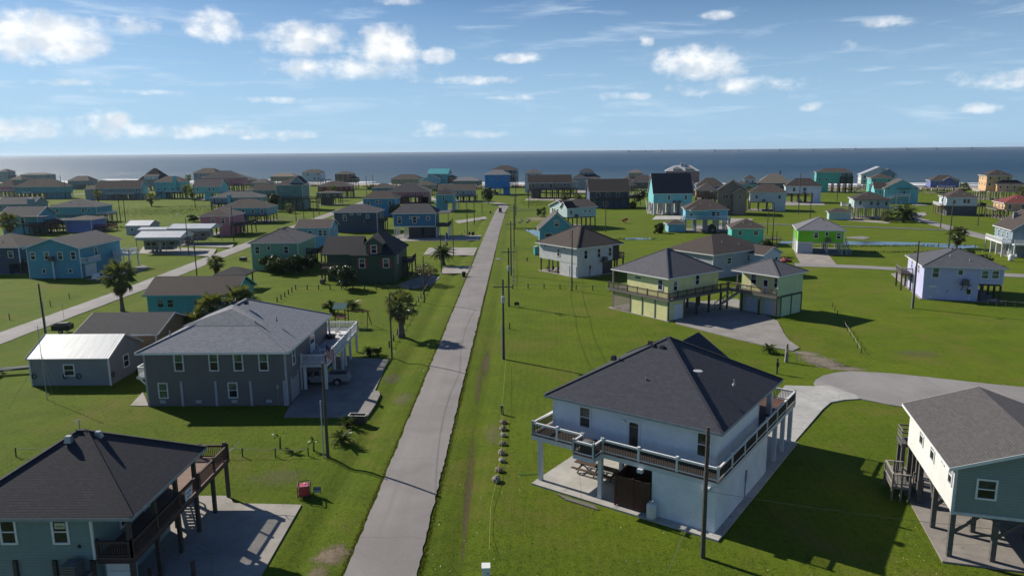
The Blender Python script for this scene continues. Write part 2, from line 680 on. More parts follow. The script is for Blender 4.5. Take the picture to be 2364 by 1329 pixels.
def m_grass():
    m, k, b = new_mat('lawn')
    pos = k.n('ShaderNodeNewGeometry').outputs['Position']
    sp = k.n('ShaderNodeSeparateXYZ')
    k.set(sp.inputs[0], pos)
    flat = k.comb(sp.outputs[0], sp.outputs[1], 0.0)
    big = k.noise(flat, 0.028, 5.0, 0.6)
    mid = k.noise(flat, 0.22, 6.0, 0.65, 0.6)
    pat = k.noise(k.vmap(flat, scale=(1.0, 0.45, 1.0), rot=(0, 0, 0.25)), 0.9, 6.0, 0.7)
    fine = k.noise(flat, 7.0, 4.0, 0.75)
    blade = k.noise(flat, 34.0, 3.0, 0.7)
    c = k.mixc(k.smooth(big, 0.32, 0.68), (0.084, 0.128, 0.009), (0.120, 0.158, 0.011))
    c = k.mixc(k.smooth(mid, 0.35, 0.70, 0.0, 0.75), c, (0.066, 0.102, 0.009))
    c = k.mixc(k.smooth(pat, 0.48, 0.75, 0.0, 0.65), c, (0.108, 0.128, 0.013))
    c = k.mixc(k.smooth(mid, 0.62, 0.80, 0.0, 0.55), c, (0.135, 0.130, 0.030))
    tuft = k.noise(flat, 1.9, 5.0, 0.7, 0.8)
    c = k.mixc(k.smooth(tuft, 0.48, 0.70, 0.0, 0.85), c, k.mixc(1.0, c, (0.50, 0.62, 0.50), 'MULTIPLY'))
    straw = k.noise(k.vmap(flat, loc=(31.0, 17.0, 0)), 0.11, 6.0, 0.72, 0.9)
    c = k.mixc(k.smooth(straw, 0.48, 0.68, 0.0, 0.80), c, (0.125, 0.122, 0.026))
    c = k.mixc(k.smooth(straw, 0.60, 0.76, 0.0, 0.65), c, (0.160, 0.138, 0.055))
    mow = k.n('ShaderNodeTexWave', wave_type='BANDS', bands_direction='X')
    k.set(mow.inputs['Vector'], k.vmap(flat, rot=(0, 0, 0.04)))
    mow.inputs['Scale'].default_value = 0.42
    mow.inputs['Distortion'].default_value = 2.2
    mow.inputs['Detail'].default_value = 2.0
    mow.inputs['Detail Scale'].default_value = 0.25
    c = k.mixc(k.smooth(mow.outputs['Fac'], 0.35, 0.75, 0.0, 0.28), c, k.mixc(1.0, c, (0.72, 0.80, 0.75), 'MULTIPLY'))
    c = k.mixc(k.smooth(fine, 0.40, 0.68, 0.0, 0.85), c, k.mixc(1.0, c, (0.52, 0.58, 0.45), 'MULTIPLY'))
    c = k.mixc(k.smooth(blade, 0.42, 0.68, 0.0, 0.55), c, k.mixc(1.0, c, (1.75, 1.60, 1.35), 'MULTIPLY'))
    k.set(b.inputs['Base Color'], c)
    b.inputs['Roughness'].default_value = 0.9
    b.inputs['Specular IOR Level'].default_value = 0.08
    b.inputs['Sheen Weight'].default_value = 0.10
    b.inputs['Sheen Roughness'].default_value = 0.5
    b.inputs['Sheen Tint'].default_value = (0.55, 0.70, 0.10, 1)
    hgt = k.math('ADD', k.math('MULTIPLY', fine, 0.6), k.math('MULTIPLY', blade, 0.5))
    hgt = k.math('ADD', hgt, k.math('MULTIPLY', mid, 0.8))
    bump(k, b, hgt, 0.75, 0.09)
    return m


SOIL = (0.20, 0.15, 0.105)
DRY = (0.165, 0.150, 0.075)
WORN = []
for p, rx, ry, a, s, c in [
    ((-4.34, 87.74), 0.55, 6.5, 0.03, 0.75, (0.13, 0.09, 0.045)), ((-4.79, 79.89), 0.35, 9.0, 0.02, 0.6, (0.14, 0.10, 0.05)),
    ((-4.18, 55.02), 0.35, 12.0, 0.03, 0.55, (0.13, 0.10, 0.04)), ((-4.12, 49.25), 0.3, 9.0, 0.05, 0.5, (0.13, 0.10, 0.04)),
    ((-12.55, 43.47), 1.4, 1.5, 0.0, 0.9, SOIL), ((-12.87, 41.48), 1.0, 0.8, 0.0, 0.6, SOIL), ((-12.67, 74.07), 1.2, 2.6, 0.0, 0.5, DRY),
    ((-15.16, 81.72), 1.3, 2.4, 0.0, 0.5, DRY), ((37.27, 88.19), 2.6, 2.0, -0.6, 0.95, (0.24, 0.20, 0.155)), ((37.71, 85.37), 2.2, 1.6, -0.6, 0.9, (0.24, 0.20, 0.155)),
    ((37.03, 90.79), 2.0, 1.4, -0.6, 0.95, (0.24, 0.20, 0.155)), ((37.46, 86.67), 2.6, 1.8, -0.6, 0.95, (0.24, 0.20, 0.155)), ((38.99, 84.09), 2.8, 1.2, -0.2, 0.9, (0.24, 0.20, 0.155)), ((-2.55, 64.22), 1.0, 3.0, 0, 0.4, DRY),
    ((-11.43, 150.19), 1.0, 5.0, 0, 0.45, DRY), ((6.91, 283.01), 6.0, 12.0, 0, 0.75, (0.26, 0.22, 0.13)), ((-157.24, 370.30), 14.0, 10.0, 0, 0.35, DRY),
    ((-96.37, 292.28), 9.0, 8.0, 0, 0.4, DRY), ((85.18, 357.07), 10.0, 8.0, 0, 0.3, DRY), ((51.23, 90.47), 4.0, 2.0, 0, 0.35, DRY), ((-19.99, 55.18), 3.0, 2.0, 0, 0.3, DRY), ((1.16, 325.99), 12.0, 14.0, 0, 0.35, (0.045, 0.10, 0.012)),
]:
    WORN.append((p[0], p[1], rx, ry, a, s, c))


def worn_patch(cx, cy, rx, ry, a, s, c):
    """thin ragged spot of bare soil or dry turf lying on the lawn; grass shows through towards its rim"""
    R, S = 7, 28
    mb = MB()
    ca, sa = math.cos(a), math.sin(a)
    fall = []
    for i in range(R + 1):
        q = i / R * 1.25
        for j in range(S):
            t = 2 * math.pi * j / S
            ux, uy = q * rx * math.cos(t), q * ry * math.sin(t)
            x, y = cx + ux * ca - uy * sa, cy + ux * sa + uy * ca
            mb.v.append((x, y, float(ground_h(np.float64(x), np.float64(y))) + 0.012))
            fall.append(max(0.0, 1 - q / 1.2))
    for i in range(R):
        for j in range(S):
            j2 = (j + 1) % S
            mb.f.append((i * S + j, (i + 1) * S + j, (i + 1) * S + j2, i * S + j2))
    o = mb.build('worn_ground', worn_mat(c, s))
    at = o.data.attributes.new('fall', 'FLOAT', 'POINT')
    at.data.foreach_set('value', fall)
    return struct(o)


def worn_mat(c, s):
    key = key_of('worn', c, s)
    if key in MATS:
        return MATS[key]
    m, k, b = new_mat(key)
    pos = k.n('ShaderNodeNewGeometry').outputs['Position']
    at = k.n('ShaderNodeAttribute', attribute_name='fall').outputs['Fac']
    n1 = k.noise(pos, 1.1, 6.0, 0.7)
    n2 = k.noise(pos, 9.0, 3.0, 0.7)
    q = k.math('ADD', at, k.math('ADD', k.math('MULTIPLY', k.math('SUBTRACT', n1, 0.5), 1.5), k.math('MULTIPLY', k.math('SUBTRACT', n2, 0.5), 0.9)))
    k.set(b.inputs['Alpha'], k.smooth(q, 0.12, 0.75, 0.0, s))
    k.set(b.inputs['Base Color'], k.mixc(k.smooth(n2, 0.3, 0.7), sc(c, 0.75), sc(c, 1.15)))
    b.inputs['Roughness'].default_value = 0.95
    bump(k, b, n2, 0.6, 0.03)
    return m


gme = make_ground()
gme.materials.append(m_grass())
struct(link('ground', gme))
for w_ in WORN:
    worn_patch(*w_)

# ---- sea, beach, surf
m, k, b = new_mat('sea_water')
pos = k.n('ShaderNodeNewGeometry').outputs['Position']
sp = k.n('ShaderNodeSeparateXYZ')
k.set(sp.inputs[0], pos)
lie = k.vmap(pos, scale=(1.0, 1.0, 1.0), rot=(0, 0, 0.29))
wind = k.noise(k.vmap(lie, scale=(0.0012, 0.0045, 1)), 1.0, 5.0, 0.6, 0.4)
swell = k.noise(k.vmap(lie, scale=(0.02, 0.11, 1)), 1.0, 4.0, 0.6, 0.3)
chop = k.noise(k.vmap(lie, scale=(0.25, 0.7, 1)), 1.0, 4.0, 0.65)
dist = k.math('ADD', sp.outputs[1], k.math('MULTIPLY', sp.outputs[0], 0.30))
near = k.smooth(dist, 590.0, 1150.0, 1.0, 0.0)
cw = k.mixc(k.smooth(wind, 0.38, 0.66), (0.010, 0.044, 0.086), (0.020, 0.066, 0.112))
cw = k.mixc(k.math('MULTIPLY', near, 0.85), cw, (0.062, 0.100, 0.115))
k.set(b.inputs['Base Color'], cw)
b.inputs['Roughness'].default_value = 0.42
b.inputs['IOR'].default_value = 1.33
hh = k.math('ADD', k.math('MULTIPLY', swell, 1.0), k.math('MULTIPLY', chop, 0.35))
bp = k.n('ShaderNodeBump')
bp.inputs['Distance'].default_value = 2.6
k.set(bp.inputs['Strength'], k.smooth(wind, 0.35, 0.70, 0.7, 1.0))
k.set(bp.inputs['Height'], hh)
k.set(b.inputs['Normal'], bp.outputs[0])
SEA = m
mb = MB()
mb.poly([(-2500, shore(-2500) - 8, -0.45), (2500, shore(2500) - 8, -0.45), (90000, -20000, -0.45), (90000, 120000, -0.45), (-120000, 120000, -0.45), (-120000, 30000, -0.45)])
struct(mb.build('sea', SEA))

m, k, b = new_mat('beach_sand')
pos = k.n('ShaderNodeNewGeometry').outputs['Position']
sp = k.n('ShaderNodeSeparateXYZ')
k.set(sp.inputs[0], pos)
f = k.noise(pos, 0.08, 6.0, 0.65)
d = k.math('ADD', sp.outputs[1], k.math('MULTIPLY', sp.outputs[0], 0.30))
wet = k.smooth(k.math('ADD', d, k.math('MULTIPLY', f, 10.0)), 582.0, 592.0)
cs = k.mixc(k.smooth(f, 0.35, 0.7), (0.30, 0.24, 0.175), (0.40, 0.335, 0.25))
k.set(b.inputs['Base Color'], k.mixc(wet, cs, (0.16, 0.135, 0.11)))
b.inputs['Roughness'].default_value = 0.8
SAND = m
mb = MB()
xs = list(range(-760, 761, 8))
rows = [(-46, -0.03), (-42, 0.02), (-30, 0.10), (-14, 0.05), (-4, -0.25), (10, -0.9)]
for x in xs:
    for j, (o, z) in enumerate(rows):
        w = 5.0 * math.sin(x * 0.045) + 3.5 * math.sin(x * 0.11 + 1) if j < 3 else 1.5 * math.sin(x * 0.05)
        mb.v.append((x, shore(x) + o + w, z))
n = len(rows)
for i in range(len(xs) - 1):
    for j in range(n - 1):
        mb.f.append((i * n + j, (i + 1) * n + j, (i + 1) * n + j + 1, i * n + j + 1))
struct(mb.build('beach', SAND, None, True))

FOAM = m_plain((0.80, 0.80, 0.80), 0.6, 0.06, 0.3)
mb = MB()
for (o, wd, pr) in [(-3, 3.4, 1.0), (7, 2.4, 0.55), (17, 3.6, 0.8), (33, 2.2, 0.35), (48, 2.2, 0.28), (70, 1.6, 0.14)]:
    x = -760.0
    while x < 760:
        L = rng.uniform(14, 60)
        if rng.random() < pr:
            pts = []
            ks = max(3, int(L / 5))
            base = shore(x)
            jit = rng.uniform(-3, 3)
            lo, hi = [], []
            for i in range(ks + 1):
                t = i / ks
                xx = x + L * t
                c = shore(xx) + o + jit + 1.6 * math.sin(xx * 0.07 + o)
                hw = wd * 0.5 * (math.sin(math.pi * t) ** 0.6 + 0.04) * rng.uniform(0.6, 1.35)
                lo.append((xx, c - hw, -0.40))
                hi.append((xx, c + hw, -0.30 + 0.35 * (o > 10)))
            for i in range(ks):
                mb.poly([lo[i], lo[i + 1], hi[i + 1], hi[i]])
        x += L * rng.uniform(0.7, 1.15)
fo = mb.build('surf_foam', FOAM)
fo['kind'] = 'stuff'
tag(fo, 'white surf breaking in rows along the beach', 'surf')


# ---- roads
def road(name, pts, width, mat, z=0.05, amp=0.10, step=1.2, seed=1):
    rg = random.Random(seed)
    # resample the centre line
    P = []
    for a, b in zip(pts[:-1], pts[1:]):
        L = math.hypot(b[0] - a[0], b[1] - a[1])
        kk = max(1, int(L / step))
        for j in range(kk):
            t = j / kk
            P.append((a[0] + (b[0] - a[0]) * t, a[1] + (b[1] - a[1]) * t))
    P.append(pts[-1])
    mb = MB()
    n = len(P)
    lo, ri = [], []
    el_ = er_ = 0.0
    for i in range(n):
        a, b = P[max(0, i - 2)], P[min(n - 1, i + 2)]
        dx, dy = b[0] - a[0], b[1] - a[1]
        L = math.hypot(dx, dy)
        nx, ny = -dy / L, dx / L
        el_ = 0.35 * el_ + rg.uniform(-amp, amp)
        er_ = 0.35 * er_ + rg.uniform(-amp, amp)
        wl, wr = width / 2 + el_, width / 2 + er_
        lo.append((P[i][0] + nx * wl, P[i][1] + ny * wl))
        ri.append((P[i][0] - nx * wr, P[i][1] - ny * wr))
    for i in range(n):
        mx, my = (lo[i][0] + ri[i][0]) / 2, (lo[i][1] + ri[i][1]) / 2
        mb.v += [(lo[i][0], lo[i][1], -0.08), (lo[i][0], lo[i][1], z), (mx, my, z + 0.04), (ri[i][0], ri[i][1], z), (ri[i][0], ri[i][1], -0.08)]
    for i in range(n - 1):
        for j in range(4):
            mb.f.append((i * 5 + j, i * 5 + j + 5, i * 5 + j + 6, i * 5 + j + 1))
    return struct(mb.build(name, mat))


def m_road(c):
    m, k, b = new_mat(key_of('chipseal', c))
    pos = k.n('ShaderNodeNewGeometry').outputs['Position']
    along = k.noise(k.vmap(pos, scale=(1.4, 0.05, 1)), 1.0, 5.0, 0.6)
    patch = k.noise(pos, 0.16, 6.0, 0.62, 0.5)
    grit = k.noise(pos, 9.0, 5.0, 0.75)
    gr2 = k.noise(pos, 45.0, 2.0, 0.7)
    cc = k.mixc(k.smooth(patch, 0.3, 0.7), sc(c, 0.80), sc(c, 1.12))
    cc = k.mixc(k.smooth(along, 0.45, 0.75, 0.0, 0.6), cc, sc(c, 0.80))
    cc = k.mixc(k.smooth(grit, 0.35, 0.75, 0.0, 0.45), cc, sc(c, 1.25))
    cc = k.mixc(k.smooth(gr2, 0.5, 0.75, 0.0, 0.4), cc, sc(c, 0.62))
    # hairline cracks across and along the old surface
    wob = k.math('MULTIPLY', k.math('SUBTRACT', k.noise(pos, 0.8, 3.0), 0.5), 0.9)
    sp = k.n('ShaderNodeSeparateXYZ')
    k.set(sp.inputs[0], pos)
    fr = k.math('ABSOLUTE', k.math('SUBTRACT', k.math('FRACT', k.math('DIVIDE', k.math('ADD', sp.outputs[1], wob), 13.0)), 0.5))
    cc = k.mixc(k.smooth(fr, 0.0, 0.006, 0.45, 0.0), cc, sc(c, 0.45))
    stain = k.noise(k.vmap(pos, scale=(0.8, 0.35, 1)), 0.35, 4.0, 0.6, 0.3)
    cc = k.mixc(k.smooth(stain, 0.62, 0.78, 0.0, 0.5), cc, (c[0] * 0.78, c[1] * 0.66, c[2] * 0.56))
    k.set(b.inputs['Base Color'], cc)
    b.inputs['Roughness'].default_value = 0.85
    bump(k, b, k.math('ADD', grit, gr2), 0.4, 0.012)
    return m


ROAD = m_road((0.218, 0.200, 0.192))
ROAD2 = m_road((0.255, 0.238, 0.230))
LANE = m_road((0.12, 0.12, 0.125))
road('road', [(-8.85, -60), (-8.85, 120), (-8.75, 240), (-8.3, 320), (-7.4, 345), (-8.2, 362), (-12, 374), (-20, 381), (-34, 384)], 4.55, ROAD, 0.05, 0.07, 0.45, 3)
road('side_road', [(-73.5, -40), (-73.7, 60), (-75.5, 100), (-76.0, 140), (-78.6, 196), (-80.5, 260), (-82, 330), (-83, 400), (-84, 450)], 4.7, ROAD2, 0.05, 0.10, 1.6, 4)
road('back_road', [(62.75, 163.76), (76.89, 159.33), (103.11, 146.84), (150, 131)], 4.6, ROAD2, 0.05, 0.08, 2.0, 5)
road('beach_road', [(158.09, 298.48), (147.89, 272.13), (141.66, 239.73), (136.27, 211.99), (134.5, 190), (131, 168)], 5.0, ROAD2, 0.05, 0.10, 2.0, 6)
road('back_lane', [(49.10, 255.85), (68.52, 254.27), (85.73, 255.93), (103.95, 248.42), (125.26, 238.27), (137.20, 232.05)], 3.4, LANE, 0.045, 0.10, 2.0, 7)
road('beach_lane', [(174.58, 494.68), (196.67, 473.98), (207.66, 432.51), (183.18, 331.58)], 5.0, ROAD2, 0.05, 0.1, 3.0, 8)
road('far_road', [(-304.18, 475.42), (-298.21, 499.24), (-298.70, 538.43), (-298.94, 557.14)], 5.0, ROAD2, 0.05, 0.1, 4.0, 9)
road('middle_road', [(-74.40, 242.52), (-72.98, 290.18), (-76.18, 376.26), (-77.63, 443.32), (-82.00, 503.35)], 4.6, ROAD2, 0.05, 0.1, 3.0, 10)


def slab(name, pts, mat=None, z=0.06, amp=0.0, seed=1):
    if amp:
        pts = noisepts(pts, 0.9, amp, random.Random(seed))
    return struct(MB().prism(list(pts), -0.1, z).build(name, mat or CONC))


slab('turning_circle', [(32.93, 78.26), (33.85, 79.81), (35.23, 81.25), (36.90, 82.23), (39.22, 82.86), (42.26, 82.29), (45.25, 81.23), (50.63, 78.56), (55.33, 76.65), (90, 66.5), (86, 56.0), (47.52, 65.17), (43.68, 67.84), (39.51, 70.34), (37.21, 71.92), (35.50, 73.56), (34.46, 75.40), (33.37, 76.74), (32.86, 77.35)], ROAD2, 0.05, 0.06, 2)
slab('driveway', [(-22.6, 51.8), (-21.8, 50.6), (-16.55, 50.3), (-16.2, 34.0), (-31.5, 34.0), (-31.5, 51.8)], CONC)
slab('driveway', [(-23.79, 68.69), (-15.40, 68.33), (-15.27, 72.09), (-15.37, 75.53), (-15.76, 76.56), (-16.17, 76.71), (-16.85, 88.97), (-24.92, 90.74), (-24.81, 77.16)], CONC_D)
slab('path', [(-41.19, 72.23), (-39.20, 72.20), (-42.12, 76.71)])
slab('driveway', [(29.53, 77.71), (32.67, 77.35), (34.46, 77.62), (35.87, 74.39), (35.76, 73.15), (34.07, 72.90), (32.29, 72.13), (30.70, 70.22), (24.71, 61.82), (21.23, 56.82), (20.95, 62.87)], m_concrete((0.42, 0.41, 0.39)))
slab('driveway', [(23.68, 107.45), (25.65, 104.65), (30.10, 97.99), (33.91, 93.38), (35.64, 91.85), (37.09, 93.30), (37.11, 97.11), (37.77, 100.96), (39.52, 108.42), (38.25, 125.69), (26.85, 122.36)], m_concrete((0.27, 0.25, 0.235)), 0.055)
slab('driveway', [(69.34, 181.13), (76.77, 179.17), (72.10, 163.30), (64.74, 165.61)], m_concrete((0.32, 0.29, 0.26)))
slab('driveway', [(-24.89, 184.72), (-25.11, 198.37), (-11.64, 197.57), (-11.67, 182.43)])
slab('driveway', [(-17.33, 154.85), (-17.42, 165.08), (-11.19, 164.78), (-11.41, 155.15)])
slab('driveway', [(-24.47, 142.14), (-20.19, 154.41), (-16.85, 150.43), (-17.58, 140.45), (-21.77, 136.96)], CONC_D)
slab('driveway', [(-37.08, 213.83), (-36.00, 226.01), (-11.99, 227.91), (-12.08, 214.33)])
slab('driveway', [(-24.76, 276.81), (-13.95, 294.49), (-12.65, 284.77), (-22.26, 266.46)])
slab('driveway', [(50.35, 275.52), (54.53, 290.07), (73.38, 292.26), (67.55, 274.00)], m_concrete((0.45, 0.43, 0.41)), 0.07)
slab('driveway', [(72.94, 265.00), (81.47, 278.13), (88.95, 275.65), (78.42, 251.96)])
slab('driveway', [(56.12, 236.83), (60.04, 250.46), (73.18, 249.41), (67.81, 230.81)])
slab('driveway', [(131.97, 363.65), (150.39, 361.38), (142.17, 338.96), (124.26, 341.02)])
slab('driveway', [(151.33, 288.79), (165.62, 297.72), (159.00, 284.11), (144.27, 268.94)])
slab('driveway', [(-102.21, 191.43), (-108.12, 205.20), (-84.38, 199.13), (-79.48, 184.52)])
slab('driveway', [(-100.52, 207.64), (-103.65, 217.05), (-83.20, 208.56), (-81.15, 201.70)])
slab('path', [(77.96, 150.61), (80.11, 151.62), (71.02, 126.46), (70.49, 126.48)])
slab('driveway', [(-59.26, 416.12), (-50.58, 426.88), (-44.98, 399.34), (-53.96, 386.59)])
slab('driveway', [(3.88, 403.95), (31.24, 400.34), (32.42, 385.96), (3.04, 389.69)])
slab('driveway', [(37.96, 506.42), (45.36, 505.17), (45.56, 447.85), (36.36, 449.23)])
slab('driveway', [(-80.06, 229.03), (-78.05, 240.14), (-70.58, 234.48), (-71.49, 223.78)])
slab('driveway', [(123.12, 270.83), (133.32, 259.85), (128.82, 253.91), (119.84, 265.96)])
slab('patio', [(94.78, 213.71), (102.94, 217.59), (103.41, 213.13), (99.64, 209.12)], CONC_D)
slab('driveway', [(-93.46, 152.08), (-90.57, 153.59), (-90.33, 170.57), (-86.69, 166.46), (-84.63, 145.53)], CONC_D, 0.05)

# ---- canal and ponds
m, k, b = new_mat('pond_water')
pos = k.n('ShaderNodeNewGeometry').outputs['Position']
b.inputs['Base Color'].default_value = (0.02, 0.03, 0.035, 1)
b.inputs['Roughness'].default_value = 0.05
bump(k, b, k.noise(k.vmap(pos, scale=(0.4, 1.6, 1)), 1.0, 4.0), 0.15, 0.05)
POND = m


def pond(pts, seed):
    o = MB().prism(noisepts(list(pts), 1.5, 0.35, random.Random(seed)), -0.09, 0.02).build('canal', POND)
    return struct(o)


pond([(0.99, 247.86), (4.76, 243.38), (8.64, 230.10), (17.43, 222.34), (16.83, 214.58), (8.16, 217.33), (5.43, 223.16), (3.17, 234.25)], 1)
pond([(31.33, 216.88), (35.36, 217.72), (40.48, 215.72), (39.48, 213.09), (34.59, 212.88), (30.87, 213.65)], 2)
pond([(92.43, 205.49), (100.75, 204.95), (111.00, 201.33), (122.65, 194.94), (121.31, 190.55), (115.21, 188.32), (107.09, 194.07), (89.31, 198.39)], 3)
pond([(73.95, 206.68), (78.29, 206.40), (76.50, 201.57), (72.73, 201.80)], 4)

# ------------------------------------------------------------------ house kit
def face(x0, x1, y0, y1, side):
    if side == 'F':
        return ((x0 + x1) / 2, y0, 1, 0, 0, -1)
    if side == 'B':
        return ((x0 + x1) / 2, y1, -1, 0, 0, 1)
    if side == 'L':
        return (x0, (y0 + y1) / 2, 0, -1, -1, 0)
    return (x1, (y0 + y1) / 2, 0, 1, 1, 0)


def window(par, fc, u, z, w=0.95, h=1.45, trim=None, lod=1, panes=None, t=0.12, shutter=None):
    """double-hung window: proud frame with meeting rail, two panes set back in it"""
    mb = MB()
    u0, u1, z0, z1 = u - w / 2, u + w / 2, z - h / 2, z + h / 2
    mb.fbox(fc, u0 - t, u0, z0 - t, z1 + t, 0, 0.07)
    mb.fbox(fc, u1, u1 + t, z0 - t, z1 + t, 0, 0.07)
    mb.fbox(fc, u0, u1, z1, z1 + t, 0, 0.07)
    mb.fbox(fc, u0, u1, z0 - t, z0, 0, 0.085)
    if h > 0.9:
        mb.fbox(fc, u0, u1, z - 0.035, z + 0.035, 0, 0.05)
    fr = mb.build('window', trim or WHITE, par)
    pu, pl = panes or (rng.choice((BLIND, GLASS, GLASS, CURTAIN)), GLASS)
    if lod < 2 and h > 0.9:
        MB().fbox(fc, u0, u1, z + 0.035, z1, 0.002, 0.02).build('pane', pu, fr)
        MB().fbox(fc, u0, u1, z0, z - 0.035, 0.002, 0.02).build('pane', pl, fr)
    else:
        MB().fbox(fc, u0, u1, z0, z1, 0.002, 0.02).build('pane', pl, fr)
    if shutter:
        for s in (-1, 1):
            mb = MB().fbox(fc, u + s * (w / 2 + t + 0.24) - 0.2, u + s * (w / 2 + t + 0.24) + 0.2, z0 - t, z1 + t, 0.0, 0.05)
            mb.build('shutter', shutter, par)
    return fr


def door(par, fc, u, z0, w=0.95, h=2.1, mat=None, trim=None, name='door', glass=True):
    mb = MB()
    t = 0.1
    mb.fbox(fc, u - w / 2 - t, u - w / 2, z0, z0 + h + t, 0, 0.07)
    mb.fbox(fc, u + w / 2, u + w / 2 + t, z0, z0 + h + t, 0, 0.07)
    mb.fbox(fc, u - w / 2, u + w / 2, z0 + h, z0 + h + t, 0, 0.07)
    fr = mb.build(name, trim or WHITE, par)
    MB().fbox(fc, u - w / 2, u + w / 2, z0 + 0.02, z0 + h, 0.002, 0.03).build('door_leaf', mat or WHITE, fr)
    if glass:
        MB().fbox(fc, u - w / 2 + 0.15, u + w / 2 - 0.15, z0 + 1.0, z0 + h - 0.15, 0.03, 0.04).build('pane', GLASS, fr)
    return fr


def garage_door(par, fc, u, z0, w, h, mat=None):
    mb = MB()
    n = 4
    for i in range(n):
        a, b = z0 + h * i / n, z0 + h * (i + 1) / n - 0.025
        mb.fbox(fc, u - w / 2, u + w / 2, a, b, 0.0, 0.05)
    return mb.build('garage_door', mat or WHITE, par)


def hip_roof(par, x0, x1, y0, y1, ze, zr, mat, oh=0.5, trim=None, caps=False, name='roof', rl=None, th=0.17):
    """hip roof over the wall rectangle, eave underside at ze"""
    X0, X1, Y0, Y1 = x0 - oh, x1 + oh, y0 - oh, y1 + oh
    w, d = X1 - X0, Y1 - Y0
    cx, cy = (X0 + X1) / 2, (Y0 + Y1) / 2
    L = (max(w, d) - min(w, d)) if rl is None else rl
    if w >= d:
        a, b = (cx - L / 2, cy, zr), (cx + L / 2, cy, zr)
    else:
        a, b = (cx, cy - L / 2, zr), (cx, cy + L / 2, zr)
    zt = ze + th
    e = [(X0, Y0, zt), (X1, Y0, zt), (X1, Y1, zt), (X0, Y1, zt)]
    g = [(p[0], p[1], ze) for p in e]
    mb = MB()
    if L < 0.05:
        for i in range(4):
            mb.poly([e[i], e[(i + 1) % 4], a])
    elif w >= d:
        mb.poly([e[0], e[1], b, a]).poly([e[1], e[2], b]).poly([e[2], e[3], a, b]).poly([e[3], e[0], a])
    else:
        mb.poly([e[0], e[1], a]).poly([e[1], e[2], b, a]).poly([e[2], e[3], b]).poly([e[3], e[0], a, b])
    mb.poly(g[::-1])
    for i in range(4):
        j = (i + 1) % 4
        mb.poly([g[i], g[j], e[j], e[i]])
    rf = mb.build(name, mat, par)
    t = MB()
    f = 0.03
    t.box(X0 - f, X1 + f, Y0 - f, Y0 - 0.003, ze - 0.05, zt - 0.02).box(X0 - f, X1 + f, Y1 + 0.003, Y1 + f, ze - 0.05, zt - 0.02)
    t.box(X0 - f, X0 - 0.003, Y0 - 0.002, Y1 + 0.002, ze - 0.05, zt - 0.02).box(X1 + 0.003, X1 + f, Y0 - 0.002, Y1 + 0.002, ze - 0.05, zt - 0.02)
    t.build('fascia', trim or WHITE, rf)
    if caps:
        c = MB()
        up_ = Vector((0, 0, 0.02))
        for i in range(4):
            if L < 0.05:
                q = a
            elif w >= d:
                q = a if i in (0, 3) else b
            else:
                q = a if i in (0, 1) else b
            c.beam(Vector(e[i]) + up_, Vector(q) + up_, 0.26, 0.035)
        if L > 0.05:
            c.beam(Vector(a) + up_, Vector(b) + up_, 0.26, 0.035)
        c.build('ridge_cap', mat, rf)
    return rf


